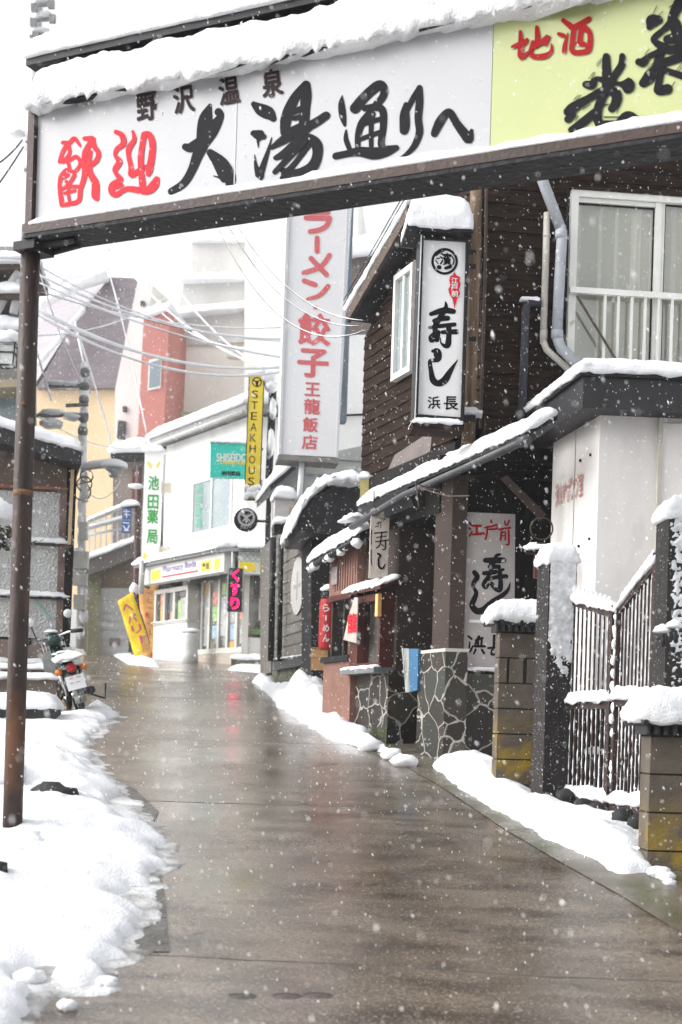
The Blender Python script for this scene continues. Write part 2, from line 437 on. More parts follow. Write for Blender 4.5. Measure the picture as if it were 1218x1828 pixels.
LENSO = M('orange_lens', (.65, .16, .01), rough=.2)
CARD = M('cardboard', (.42, .25, .11), (.37, .215, .09), scale=5, rough=.9)
PURPLE = M('purple_paint', (.30, .22, .42), rough=.5)
PINKP = M('pink_poster', (.75, .32, .36), (.72, .5, .5), scale=6, rough=.4)
LED = M('led_letters', (.3, 0, .03), rough=.5, emit=((1, .0, .06), 3.6))
ROCK = M('rock', (.03, .03, .03), (.014, .014, .015), scale=8, rough=.8, bump=.7, bscale=20)
def glassy(name, tint=(.95, .95, .93), clear=.75, rough=.03):
    m = bpy.data.materials.new(name); m.use_nodes = True; N, L = m.node_tree.nodes, m.node_tree.links
    for n in list(N):
        if n.type != 'OUTPUT_MATERIAL': N.remove(n)
    out = [n for n in N if n.type == 'OUTPUT_MATERIAL'][0]
    t = N.new('ShaderNodeBsdfTransparent'); t.inputs[0].default_value = (*tint, 1)
    gl = N.new('ShaderNodeBsdfGlossy'); gl.inputs['Roughness'].default_value = rough; gl.inputs[0].default_value = (.8, .81, .82, 1)
    fr = N.new('ShaderNodeLayerWeight'); fr.inputs['Blend'].default_value = .35
    mr = N.new('ShaderNodeMapRange'); mr.inputs['To Min'].default_value = (1-clear)*.4; mr.inputs['To Max'].default_value = .45
    L.new(fr.outputs['Fresnel'], mr.inputs['Value'])
    mx = N.new('ShaderNodeMixShader'); L.new(mr.outputs[0], mx.inputs[0]); L.new(t.outputs[0], mx.inputs[1]); L.new(gl.outputs[0], mx.inputs[2])
    L.new(mx.outputs[0], out.inputs[0]); return m
GLASS = glassy('clear_glass')
DGLASS = M('dark_glass', (.05, .055, .055), (.09, .1, .1), scale=2, rough=.06, spec=.6)
BGLASS = M('blue_grey_glass', (.28, .33, .35), (.2, .25, .26), scale=1.5, rough=.1, spec=.6)
def pebbled(name):
    m = M(name, (.52, .53, .52), (.38, .39, .38), scale=1.6, rough=.22, spec=.6)
    N, L = m.node_tree.nodes, m.node_tree.links; B = N['Principled BSDF']
    v = N.new('ShaderNodeTexVoronoi'); v.inputs['Scale'].default_value = 34; tc = [n for n in N if n.type == 'TEX_COORD'][0]
    L.new(tc.outputs['Object'], v.inputs['Vector'])
    b = N.new('ShaderNodeBump'); b.inputs['Strength'].default_value = .7; b.inputs['Distance'].default_value = .03
    L.new(v.outputs['Distance'], b.inputs['Height']); L.new(b.outputs[0], B.inputs['Normal']); return m
PEBBLE = pebbled('pebbled_glass')
def crazy(name):                 # irregular stones in pale raised mortar
    m = M(name, (.05, .05, .05), rough=.6); N, L = m.node_tree.nodes, m.node_tree.links; B = N['Principled BSDF']
    tc = [n for n in N if n.type == 'TEX_COORD'][0]
    nz = N.new('ShaderNodeTexNoise'); nz.inputs['Scale'].default_value = 4; L.new(tc.outputs['Object'], nz.inputs['Vector'])
    ad = N.new('ShaderNodeVectorMath'); ad.operation = 'MULTIPLY_ADD'; ad.inputs[1].default_value = (.17,)*3
    L.new(nz.outputs['Color'], ad.inputs[0]); L.new(tc.outputs['Object'], ad.inputs[2])
    e = N.new('ShaderNodeTexVoronoi'); e.feature = 'DISTANCE_TO_EDGE'; e.inputs['Scale'].default_value = 3.6; L.new(ad.outputs[0], e.inputs['Vector'])
    c = N.new('ShaderNodeTexVoronoi'); c.inputs['Scale'].default_value = 3.6; L.new(ad.outputs[0], c.inputs['Vector'])
    r = N.new('ShaderNodeMapRange'); r.inputs['From Min'].default_value = .016; r.inputs['From Max'].default_value = .036; L.new(e.outputs['Distance'], r.inputs['Value'])
    cr = N.new('ShaderNodeValToRGB'); cr.color_ramp.elements[0].color = (.016, .014, .014, 1); cr.color_ramp.elements[1].color = (.15, .115, .08, 1)
    x = cr.color_ramp.elements.new(.45); x.color = (.055, .044, .034, 1); x = cr.color_ramp.elements.new(.7); x.color = (.030, .045, .043, 1)
    L.new(c.outputs['Color'], cr.inputs[0])
    n2 = N.new('ShaderNodeTexNoise'); n2.inputs['Scale'].default_value = 30; L.new(tc.outputs['Object'], n2.inputs['Vector'])
    mm = N.new('ShaderNodeMix'); mm.data_type = 'RGBA'; mm.blend_type = 'MULTIPLY'; mm.inputs['Factor'].default_value = .6
    L.new(cr.outputs[0], mm.inputs[6]); L.new(n2.outputs['Color'], mm.inputs[7])
    mx = N.new('ShaderNodeMix'); mx.data_type = 'RGBA'; L.new(r.outputs[0], mx.inputs['Factor'])
    mx.inputs[6].default_value = (.36, .335, .30, 1); L.new(mm.outputs[2], mx.inputs[7]); L.new(mx.outputs[2], B.inputs['Base Color'])
    b = N.new('ShaderNodeBump'); b.inputs['Strength'].default_value = .8; b.inputs['Distance'].default_value = .02; b.invert = True
    L.new(r.outputs[0], b.inputs['Height']); L.new(b.outputs[0], B.inputs['Normal']); B.inputs['Roughness'].default_value = .45
    return m
STONE = crazy('crazy_stone')
def road_mat():
    m = M('wet_concrete', (.1, .1, .1)); N, L = m.node_tree.nodes, m.node_tree.links; B = N['Principled BSDF']
    tc = [n for n in N if n.type == 'TEX_COORD'][0]; P = tc.outputs['Object']
    def nz(sc, st=(1,1,1), det=6):
        mp = N.new('ShaderNodeMapping'); mp.inputs['Scale'].default_value = st; L.new(P, mp.inputs[0])
        n = N.new('ShaderNodeTexNoise'); n.inputs['Scale'].default_value = sc; n.inputs['Detail'].default_value = det; L.new(mp.outputs[0], n.inputs['Vector']); return n.outputs['Fac']
    def mr(x, a, b, c=0, d=1):
        r = N.new('ShaderNodeMapRange'); r.inputs[1].default_value = a; r.inputs[2].default_value = b; r.inputs[3].default_value = c; r.inputs[4].default_value = d; L.new(x, r.inputs[0]); return r.outputs[0]
    def mx(f, a, b, bt='MIX'):
        x = N.new('ShaderNodeMix'); x.data_type = 'RGBA'; x.blend_type = bt
        if isinstance(f, float): x.inputs[0].default_value = f
        else: L.new(f, x.inputs[0])
        for s, i in ((a, 6), (b, 7)):
            if isinstance(s, tuple): x.inputs[i].default_value = (*s, 1)
            else: L.new(s, x.inputs[i])
        return x.outputs[2]
    def ma(op, a, b):
        x = N.new('ShaderNodeMath'); x.operation = op
        for s, i in ((a, 0), (b, 1)):
            if isinstance(s, (int, float)): x.inputs[i].default_value = s
            else: L.new(s, x.inputs[i])
        return x.outputs[0]
    big = nz(.8, (1.2, .6, 1)); mid = nz(3.2, (.8, 1.6, 1)); fine = nz(48); grit = nz(85, det=3); agg = nz(34, det=4)
    col = mx(mr(big, .35, .65), (.145, .110, .078), (.210, .174, .134))
    col = mx(mr(mid, .40, .66), col, (.050, .035, .024))
    col = mx(mr(fine, .35, .65, 0, .6), col, (.060, .046, .034)); col = mx(mr(agg, .56, .70, 0, .45), col, (.035, .027, .02)); col = mx(mr(grit, .58, .68, 0, .75), col, (.33, .30, .26))
    sx = N.new('ShaderNodeSeparateXYZ'); L.new(P, sx.inputs[0]); X, Y = sx.outputs[0], sx.outputs[1]
    wob = ma('MULTIPLY', ma('SUBTRACT', nz(1.8), .5), .10); wob2 = ma('MULTIPLY', ma('SUBTRACT', nz(14), .5), .03)
    crack = None
    for c, k, wd in ((5.82, .075, .012), (9.88, -.015, .020), (13.6, .0, .014), (18.2, .0, .02)):
        t = ma('ABSOLUTE', ma('ADD', ma('ADD', ma('SUBTRACT', ma('ADD', Y, ma('MULTIPLY', X, k)), c), wob), wob2), 0)
        q = mr(t, wd*.5, wd, 1, 0); crack = q if crack is None else ma('MAXIMUM', crack, q)
    col = mx(ma('MULTIPLY', crack, .9), col, (.010, .009, .008)); L.new(col, B.inputs['Base Color'])
    pud = mr(nz(1.1, (1.1, .8, 1)), .34, .66)
    rough = ma('ADD', mr(pud, 0, 1, .27, .11), mr(fine, .3, .7, -.05, .06)); L.new(ma('MAXIMUM', rough, ma('MULTIPLY', crack, .95)), B.inputs['Roughness'])
    B.inputs['Specular IOR Level'].default_value = .9
    hb = ma('ADD', ma('MULTIPLY', fine, .25), ma('ADD', ma('MULTIPLY', grit, .3), ma('ADD', ma('MULTIPLY', mid, .5), ma('MULTIPLY', crack, -.15))))
    bp = N.new('ShaderNodeBump'); bp.inputs['Distance'].default_value = .014; L.new(mr(pud, 0, 1, .45, .12), bp.inputs['Strength'])
    L.new(hb, bp.inputs['Height']); L.new(bp.outputs[0], B.inputs['Normal']); return m
ROAD = road_mat()
ASPH = M('patched_asphalt', (.055, .053, .05), (.12, .115, .105), scale=7, rough=.5, bump=.8, bscale=35, rough2=.25)
GUTT = M('mossy_gutter_concrete', (.095, .085, .062), (.14, .122, .098), scale=3, rough=.4, bump=.3, bscale=60, stain=(.06, .07, .02), stain_scale=2, stain_lo=.5, stain_hi=.7, rough2=.2)
# ================================================================ the setting
def sheet(name, mat, x0, x1, ys, dz=0.0):
    mb = MB()
    for i, y in enumerate(ys):
        mb.v += [Vector((x0, y, g(y)+dz)), Vector((x1, y, g(y)+dz))]
        if i: mb.f.append((2*i-2, 2*i-1, 2*i+1, 2*i))
    return mb.build(name, mat, kind='structure')
YS = [-6, 0, 3, 6, 9, 12, 15, 18, 19.5, 21, 22.5, 24, 27, 30, 34, 38, 42, 60, 120, 500]
sheet('ground', M('snowy_ground', (.80, .81, .83), rough=.7, bump=.3, bscale=4), -300, 300, YS, -.03)
sheet('road', ROAD, -9, 3.6, YS[:17])
def ground_sheet(name, pxs, mat, dz):
    return MB().add([gp(x, y) + Vector((0, 0, dz)) for x, y in pxs], [tuple(range(len(pxs)))]).build(name, mat, kind='structure')
ground_sheet('gutter', [(196,1390),(240,1408),(284,1450),(268,1482),(284,1530),(296,1610),(304,1700),(210,1702),(150,1760),(30,1790),(-150,1700),(0,1500)], ASPH, .004)
ground_sheet('roadside_gutter', [(560,1302),(640,1336),(720,1366),(790,1406),(900,1480),(1010,1545),(1110,1600),(1218,1668),(1330,1740),(1330,1560),(1000,1420),(800,1340),(640,1300)], GUTT, .004)

# ---------------------------------------------------------------- snow on the ground
snow_field('snow', [(-60,2050),(38,1812),(44,1770),(20,1748),(70,1738),(84,1752),(120,1764),(190,1752),(208,1700),(232,1672),(250,1640),(226,1606),(262,1580),(292,1540),(282,1500),(258,1470),(200,1470),(190,1430),(222,1420),(196,1400),(168,1380),(150,1330),(176,1300),(208,1276),(176,1258),(160,1266),(120,1282),(60,1290),(-60,1296),(-420,1330),(-420,1700)], .10, .030, w=.30, rag=.085, mound=((-1.75, 8.6, .7, .10), (-2.3, 10.5, .8, .18), (-2.1, 7.0, .7, .08)), kind='stuff')
snow_field('slush', [(30,1850),(60,1770),(190,1764),(214,1712),(240,1672),(258,1640),(270,1580),(296,1540),(290,1490),(262,1462),(238,1430),(214,1400),(180,1370),(156,1330),(184,1300),(214,1280),(150,1300),(60,1500),(-100,1700)], .012, .022, w=.12, rag=.10, mat=SLUSH, grow=.05, kind='stuff')
snow_field('snow', [(772,1366),(806,1396),(880,1446),(1000,1508),(1108,1560),(1158,1556),(1172,1530),(1166,1486),(1080,1470),(1000,1452),(952,1424),(890,1366),(850,1356),(800,1362)], .14, .03, w=.42, rag=.05, mound=((1.0, 11.4, .3, .06),), kind='stuff')
snow_field('snow', [(452,1218),(480,1240),(504,1266),(546,1292),(596,1322),(640,1332),(690,1346),(724,1366),(696,1346),(646,1316),(626,1300),(610,1268),(560,1242),(500,1238),(476,1216)], .16, .035, w=.2, rag=.05, mound=((-.45, 16.2, .5, .22), (-.6, 17.4, .5, .30)), kind='stuff')
snow_field('snow', [(120,1150),(170,1168),(230,1186),(284,1192),(280,1180),(200,1160),(130,1140)], .06, .06, w=.3, rag=.08, kind='stuff')
snow_field('snow', [(408,1196),(490,1204),(494,1196),(470,1190),(420,1188)], .06, .06, w=.3, rag=.08, kind='stuff')
k = 0
for px, py, r in ((190,1762,.035),(1176,1566,.05),(1196,1580,.028),(120,1802,.03),(722,1368,.09),(700,1356,.08),(660,1340,.1),(1150,1540,.08),(1190,1572,.04),(52,1758,.05)):
    o = MB().blob(gp(px, py)+Vector((0, 0, r*.5)), r*1.3, r, r*.75, .35, 2.2, 16, 10).build('snow_clump', SNOW, None, True)
    o['label'] = ('round snow clump alone on the wet road off the left snow edge', 'snow clump at the foot of the right block wall pillar', 'tiny snow crumb below the right block wall', 'flat snow crumb on the road at the bottom left', 'last snow clump beyond the stone pier on the road edge', 'snow lump on a stone by the stone pier foot', 'snow lump under the display window by the road edge', 'snow lump against the block wall edge by the gate', 'small snow crumb in the weeds below the block wall', 'snow lump at the ragged left snow edge near the bottom')[k]
    o['category'] = 'snow clump'; o['group'] = 'loose snow clumps along the road'; k += 1

# drain covers let into the road
for px, py, rx, lab in ((432,1778,.056,'smaller round iron cover in the road, left of the pair'), (512,1778,.058,'middle round iron cover in the wet road'), (567,1777,.062,'round iron cover touching the right of the middle one'), (822,1664,.045,'little dark cover alone in the road near the crack')):
    c = gp(px, py); t = thing('drain_cover', c, lab, 'drain cover', 'round covers in the road')
    Mx = Matrix.Rotation(atan(.106), 3, 'X') @ Matrix.Diagonal((1, .55, 1))
    MB().lathe(c, [(rx, -.02), (rx, .002), (rx*.86, .003), (rx*.90, .001)], 24, Mx).build('rim', ASPH, t)
    MB().lathe(c + Vector((0,0,.001)), [(rx*.8, -.02), (rx*.8, .000), (rx*.3, .003)], 24, Mx).build('lid', M('cover_iron', (.09,.08,.07), (.045,.04,.036), scale=30, rough=.4, bump=.4), t)
c = gp(524, 1856); t = thing('drain_grate', c, 'rectangular iron grate at the bottom edge of the road', 'drain grate')
mb = MB()
for i in range(9):
    x = c.x - .085 + i*.0195; mb.hexa([(x, c.y-.12, g(c.y-.12)-.02), (x+.009, c.y-.12, g(c.y-.12)-.02), (x+.009, c.y+.1, g(c.y+.1)-.02), (x, c.y+.1, g(c.y+.1)-.02)] + [(x, c.y-.12, g(c.y-.12)+.008), (x+.009, c.y-.12, g(c.y-.12)+.008), (x+.009, c.y+.1, g(c.y+.1)+.008), (x, c.y+.1, g(c.y+.1)+.008)])
mb.build('bars', BLACKM, t)
mb = MB()
for y0, y1 in ((-.15, -.122), (.102, .13)):
    mb.hexa([(c.x-.1, c.y+y0, g(c.y+y0)-.02), (c.x+.1, c.y+y0, g(c.y+y0)-.02), (c.x+.1, c.y+y1, g(c.y+y1)-.02), (c.x-.1, c.y+y1, g(c.y+y1)-.02), (c.x-.1, c.y+y0, g(c.y+y0)+.01), (c.x+.1, c.y+y0, g(c.y+y0)+.01), (c.x+.1, c.y+y1, g(c.y+y1)+.01), (c.x-.1, c.y+y1, g(c.y+y1)+.01)])
mb.build('frame', BLACKM, t)

# ================================================================ the sign arch over the street
A = Pl((-1.86, 8.10), (1.50, 6.50))
b0 = A.hit(62, 405)[1]                         # bottom edge of the panels
b1 = A.hit(75, 186)[1]
uL = A.hit(66, 300)[0]; uM = A.hit(879, 150)[0]; uR = A.hit(1420, 100)[0]
base = gp(22, 1478)
ar = thing('sign_arch', base, 'long white and lime signboard arch on a rusty post spanning the street', 'sign arch')
pt, pb = A.q(56, 420, -.06), U(22, 1486, 8.05)
MB().tube([pb - Vector((0, 0, .1)), lerp(pb, pt, .3), lerp(pb, pt, .62), pt + Vector((0, 0, .05))], .056, 20).build('post', RUST, ar, True)
mb = MB().tube([lerp(pb, pt, .558), lerp(pb, pt, .568)], .0575, 20); mb.tube([lerp(pb, pt, .71)-Vector((0, .05, 0)), lerp(pb, pt, .71)-Vector((0, .068, 0))], .012, 10)
mb.build('joint', M('bare_rust', (.20,.10,.05), (.10,.05,.03), scale=20, rough=.8, bump=.4), ar, True)
pr = A.w(uR-.06, g(5.9)-.1, -.06)
MB().tube([pr, A.w(uR-.06, b0, -.06)], .056, 20).build('post', RUST, ar, True)
MB().pbox(A, uL, uM-.004, b0, b1+.08, -.12, 0).build('sign_panel', PANEL_W, ar, label='pale grey left panel of the arch sign')
MB().pbox(A, uM, uR, b0, b1+.08, -.12, .002).build('sign_panel', PANEL_L, ar, label='lime green right panel of the arch sign')
MB().pbox(A, uL+1.32, uL+1.326, b0, b1+.08, 0, .003).build('panel_joint', M('joint_line', (.5,.51,.53), rough=.4), ar)
mb = MB().pbox(A, uL-.05, uR, b0-.052, b0-.004, -.06, .05); mb.pbox(A, uL-.05, uL-.005, b0-.004, b1+.05, -.12, .03)
mb.build('frame', BEAMM, ar)
mb = MB().pbox(A, uL-.05, uR, b0-.075, b0-.0545, -.21, .046); mb.pbox(A, uL-.02, uR, b0-.052, b1+.05, -.14, -.124)
mb.build('soffit', TARRED, ar)
mb = MB()
for z in (b0-.09,):
    mb.tube([A.w(uL-.12, z, -.05), A.w(uL+.25, z, -.05)], .02, 8)
mb.tube([A.w(uL+.0, b0-.1, -.16), A.w(uL+.2, b0-.08, -.16)], .018, 8)
mb.pbox(A, uL-.13, uL+.02, b0-.13, b0-.08, -.16, .03)
mb.build('bracket', BLACKM, ar)
# eave boards and the bar above them
e0 = A.hit(44, 190, .1)[1]; uE = A.hit(47, 186, .1)[0]
mb = MB().hexa([A.w(uE, e0, .07), A.w(uR, e0, .07), A.w(uR, e0+.06, -.34), A.w(uE, e0+.06, -.34),
                A.w(uE, e0+.014, .07), A.w(uR, e0+.014, .07), A.w(uR, e0+.10, -.34), A.w(uE, e0+.10, -.34)])
mb.build('eave', BLACKM, ar)
r0 = A.hit(58, 112, -.1)[1]; u58 = A.hit(58, 112, -.1)[0]
MB().pbox(A, u58-.03, uR, r0-.02, r0+.025, -.36, -.08).build('ridge_bar', BLACKM, ar)
MB().pbox(A, uE+.06, uR, e0+.05, r0-.021, -.2, -.14).build('back_board', BLACKM, ar)
random.seed(3)
mb = MB(); pad_on(mb, A, uE, uR, -.13, .075, e0+.016, .245, cell=.022, amp=.12, lip=.028, droop=.036, fr=6, R=.10); mb.build('snow', SNOW, ar, True)
mb = MB(); pad_on(mb, A, u58-.03, uR, -.38, -.07, r0+.025, .15, cell=.03, amp=.2, lip=.012, droop=.004, fr=4, R=.12); mb.build('snow', SNOW, ar, True)
mb = MB(); pad_on(mb, A, uL, uR, .004, .048, b0-.004, .055, cell=.03, amp=.55, lip=.006, droop=.0, fr=2.4, R=.05); mb.build('snow', SNOW, ar, True)
# snow that fills the bottom corner of the panel
R1, R2, R3, R4 = ((80,200), 3.3833), ((420,130), 5.536), ((580,120), 4.35), ((890,0), 3.713)
mb = MB(); strokes(mb, A, *R1, '110,185,26 150,185,30 180,160,28 215,205,16;140,190,28 110,240,28 90,300,24;140,190,26 150,250,24 110,300,26;110,300,24 150,290,24 190,270,26 215,310,24 180,360,24 130,350,26 95,400,28 140,380,26;140,300,22 150,340,22;95,395,26 90,460,26 105,560,32;100,470,22 150,430,24 180,380,26;105,560,28 150,555,28 205,535,30 215,470,30 240,380,34 240,260,34 260,210,34 290,165,38 240,160,26;120,490,20 180,475,22;130,420,22 150,440,20 140,480,20 150,540,20;160,450,22 200,450,24;285,165,34 300,210,32 325,250,30 310,295,32 270,320,26 275,240,26;270,320,30 275,370,36 305,430,46 305,500,48 312,520,36')
mb.build('lettering', RED, ar)
mb = MB(); strokes(mb, A, *R1, '430,120,28 465,140,34 475,190,36 435,225,30 425,260,22 450,300,38 425,345,34 430,370,26 455,410,38 410,440,40 405,480,40 430,500,34 490,465,32 560,470,40 620,475,48 660,440,56 675,405,36;430,460,16 470,440,16;530,115,14 540,165,28 510,215,36 505,260,28 520,330,30 525,380,38 570,350,28;600,135,36 590,190,34 580,260,36 580,340,36 590,440,40;600,135,34 630,135,36 650,190,40 645,270,40 630,350,44 625,375,30;590,335,30 630,330,30')
mb.build('lettering', RED, ar)
mb = MB(); strokes(mb, A, *R1, '998,-40,24 975,30,80 965,100,92 950,200,76 920,270,66 890,350,54 840,430,50 765,480,44;1050,0,50 1060,30,46 1010,110,80 965,190,60;850,210,44 880,215,60 930,190,70;1000,245,46 1060,310,90 1100,380,100 1115,420,80 1112,440,40;1020,385,6 1070,400,20 1100,400,60')
strokes(mb, A, *R2, '185,310,60 250,360,120 330,400,130 375,450,70;185,600,70 250,620,110 280,630,60;225,670,30 228,740,6;192,810,8 205,920,40 240,1000,90 240,1030,70 275,920,60 325,770,36 360,640,10;690,110,60 600,230,90 540,350,110 500,470,110 490,590,90;700,120,90 700,230,110 690,350,100 680,480,100 660,560,90;560,390,60 700,340,70;580,450,50 680,430,60;500,600,60 620,550,90 760,510,90 900,420,80;360,740,40 480,660,90 600,600,90 720,540,90;400,840,50 480,800,80 600,700,90 700,640,90 800,700,110 810,820,100 760,930,110 660,1000,130 560,1020,120 470,1040,60;390,980,50 470,900,60 560,800,70 660,690,90;480,1000,60 560,930,60 640,830,60 720,710,80;460,960,50 560,1000,100')
strokes(mb, A, *R3, '135,220,8 130,290,52 140,380,56 155,450,24;165,490,16 165,560,40 190,630,40;235,320,84 320,220,80 420,140,80 460,170,66 450,230,60 400,290,60;310,320,50 400,310,60 450,340,60 455,450,56 440,560,56 440,610,60;350,360,60 290,430,60 260,520,52 255,610,44;375,360,40 360,450,40 360,610,36;300,440,40 440,400,40;270,560,36 440,500,40;85,690,56 180,670,56 270,655,76 380,670,96 480,650,84 555,625,46;630,290,40 620,370,76 620,450,80 615,490,70;640,330,40 680,250,44 735,160,44;735,160,48 735,270,60 725,400,58 735,500,58 700,600,50 640,670,34 570,720,22;850,515,56 890,430,72 940,360,60 975,355,60 1020,430,64 1080,510,76 1120,560,70 1140,490,26')
mb.build('lettering', INK, ar)
mb = MB(); strokes(mb, A, *R4, '95,310,26 170,280,40 190,260,20;145,210,22 150,300,40 150,380,36 215,330,14;215,320,22 300,270,40 330,240,30 310,290,30;255,180,26 260,260,40 255,310,24;230,280,30 215,350,36 240,375,36 310,370,40 350,340,26 352,295,14;400,225,26 430,235,32;460,220,10 440,300,30 435,345,30;430,135,30 470,165,40 500,180,40 600,125,36;500,190,36 490,270,34 490,340,36 560,345,36 600,320,40 605,220,36 560,180,50;550,180,30 540,280,40 570,290,30;520,290,26 580,300,26', o=.007)
mb.build('lettering', DRED, ar)
mb = MB(); strokes(mb, A, *R4, '715,375,50 715,450,60 720,560,70 700,620,60 660,720,60 660,800,60 690,830,60 780,830,60 860,790,110 920,790,50;820,370,40 815,430,50 770,500,50 740,560,50;580,560,50 620,560,60 650,520,30 720,540,50 800,555,30 850,565,110;460,740,60 500,710,70 600,650,50 700,600,60 780,620,70 775,680,60 750,720,50;460,790,50 490,760,50;480,860,40 560,810,60 640,740,50;655,440,5 690,395,5;650,425,5 685,385,5;715,885,5 760,840,5;740,885,5 790,845,5;765,885,5 820,845,5;520,880,5 590,820,5;600,520,5 630,478,5;615,525,5 640,480,5;500,660,5 530,630,5;515,665,5 545,630,5;700,775,8 810,775,8;700,802,10 790,802,10;690,700,8 730,690,8;785,750,5 820,650,5;560,725,6 610,690,6;510,800,5 530,765,5;1000,180,40 1020,140,90 1060,130,60;1025,90,5 1050,40,5;1050,110,5 1090,75,5;1200,20,80 1150,120,60 1170,160,80 1200,270,80;1160,130,60 1100,190,40 1040,240,40 1030,270,40 1090,310,60 1150,330,60 1240,300,60;1120,260,60 1240,240,90;930,410,50 960,410,60 1000,370,36 1100,330,50;1080,330,60 1060,400,60 1040,450,50;960,550,60 1000,510,80 1030,450,40;1080,460,50 1060,560,50 1060,600,60 1120,590,70;1090,460,40 1240,510,50;1080,420,60 1240,370,60;970,360,5 1000,325,5;965,490,5 1020,420,5;1150,570,5 1170,540,5;1130,50,6 1170,20,6;1170,480,5 1215,420,5;1190,480,5 1225,430,5', o=.007)
mb.build('lettering', INK, ar)
mb = MB()
for ch, x, y, r in (('野',262,190,.1),('沢',328,177,.12),('温',409,161,.12),('泉',486,148,.12)): glyph(mb, A, ch, x, y, 36, 50, .005, .045, rot=r, skew=-.1)
mb.build('lettering', INK2, ar)

# ================================================================ falling snow
random.seed(11)
def falling():
    vs, fs = [], []
    for _ in range(180000):
        d = 1.2 + 26*random.random()**.46; x = random.uniform(-.34, .34)*d*1.25; zz = random.uniform(-.27, .58)*d*1.12
        z = EYE + zz
        if z < g(d) + .1: continue
        r = random.uniform(.0011, .0034)*(1.9 if random.random() < .03 else 1)*(1 if d > 3 else .8)
        a = Vector((random.gauss(.35, .35), random.gauss(0, .3), -1)).normalized()*r*random.uniform(1.1, 2.8)
        b = a.orthogonal().normalized()*r; c = a.cross(b).normalized()*r*random.uniform(.6, 1); p = Vector((x, d, z)); k = len(vs)
        vs += [p+a, p+b, p+c, p-b, p-c, p-a]
        fs += [(k,k+1,k+2),(k,k+2,k+3),(k,k+3,k+4),(k,k+4,k+1),(k+5,k+2,k+1),(k+5,k+3,k+2),(k+5,k+4,k+3),(k+5,k+1,k+4)]
    me = bpy.data.meshes.new('falling_snow'); me.from_pydata(vs, [], fs); me.materials.append(FLAKE)
    me.polygons.foreach_set('use_smooth', [True]*len(me.polygons))
    o = bpy.data.objects.new('falling_snow', me); COL.objects.link(o); o['kind'] = 'stuff'
falling()
# ================================================================ right side: the dark timber sushi house
FX, FY = 1.146, 12.3
FD = Vector((-.351, .936))                                   # along the street, away from us
Fp = Pl((FX, FY), (FX+FD.x*4, FY+FD.y*4))                     # street wall, s grows away from us
Gp = Pl((FX, FY), (FX+.9945*4, FY+.1045*4))                   # front wall, s grows to the right
def boards(mb, pl, poly, bh, o=.0, th=.014, seed=0):
    """lapped boards clipped to a traced outline on the plane"""
    P = [Vector(pl.hit(x, y)) for x, y in poly]; rnd = random.Random(seed)
    z = min(p.y for p in P); zt = max(p.y for p in P)
    def span(zz):
        xs = []
        for i in range(len(P)):
            a, b = P[i], P[(i+1) % len(P)]
            if (a.y > zz) != (b.y > zz): xs.append(a.x + (b.x-a.x)*(zz-a.y)/(b.y-a.y))
        return (min(xs), max(xs)) if len(xs) > 1 else None
    while z < zt:
        a, b = span(z+.004), span(min(z+bh, zt)-.004)
        if a and b:
            j = rnd.uniform(-.002, .003); z1 = z+bh
            mb.hexa([pl.w(a[0],z,o+th+j), pl.w(a[1],z,o+th+j), pl.w(a[1],z,o-.03), pl.w(a[0],z,o-.03),
                     pl.w(b[0],z1,o+.002), pl.w(b[1],z1,o+.002), pl.w(b[1],z1,o-.03), pl.w(b[0],z1,o-.03)])
        z += bh
    return mb
hs_ = thing('timber_house', Fp.w(0, 0, g(12.3)), 'dark brown boarded two storey restaurant with stone base right of the street', 'house')
fpoly = [(652,600),(700,515),(748,430),(800,370),(862,300),(862,752),(770,812),(645,893)]
gpoly = [(866,150),(1330,150),(1330,770),(866,768)]
mb = boards(MB(), Fp, fpoly, .115, seed=1); mb.build('siding', BROWNW, hs_, label='boarded street wall of the timber house')
mb = boards(MB(), Gp, gpoly, .125, seed=2); mb.build('siding', BROWNW, hs_, label='boarded front wall of the timber house')
zt = Gp.hit(1000, 150)[1]; zg = 4.02
C3 = [Gp.w(.02, 0, -.035), Gp.w(3.6, 0, -.035), Gp.w(3.6, 0, -2.9), Fp.w(2.72, 0, -.035)]
def up(c, z): return [Vector((p.x, p.y, z)) for p in c]
MB().prism(up([C3[0]+Vector((.03,.03,0))]+C3[1:3]+[Gp.w(.4,0,-2.9)], zg), (0, 0, zt-zg)).build('wall', DARKW, hs_)
MB().xpoly(Fp, [(656,604),(700,520),(748,436),(800,376),(858,306),(858,748),(770,808),(652,885)], -.5, -.034).build('wall', DARKW, hs_)
MB().xpoly(Gp, [(840,150),(1345,150),(1345,120),(840,120)], -3.2, .35).build('roof', BLACKM, hs_)
# gable roof over the street wall
v0, v1 = Fp.hit(628, 556, .18), Fp.hit(738, 366, .18)
e = Fp.hit(862, 300)[1] + .3
mb = MB().hexa([Fp.w(v0[0], v0[1]-.10, .2), Fp.w(v1[0], v1[1]-.10, .2), Fp.w(v1[0], v1[1]-.10, -1.2), Fp.w(v0[0], v0[1]-.10, -1.2),
                Fp.w(v0[0], v0[1]+.0, .2), Fp.w(v1[0], v1[1]+.0, .2), Fp.w(v1[0], v1[1]+.0, -1.2), Fp.w(v0[0], v0[1]+.0, -1.2)])
mb.build('roof', TILE, hs_)
mb = MB().hexa([Fp.w(v0[0]-.03, v0[1]-.13, .24), Fp.w(v1[0], v1[1]-.13, .24), Fp.w(v1[0], v1[1]-.13, .2), Fp.w(v0[0]-.03, v0[1]-.13, .2),
                Fp.w(v0[0]-.03, v0[1]+.05, .24), Fp.w(v1[0], v1[1]+.05, .24), Fp.w(v1[0], v1[1]+.05, .2), Fp.w(v0[0]-.03, v0[1]+.05, .2)])
mb.build('bargeboard', BRACEW, hs_)
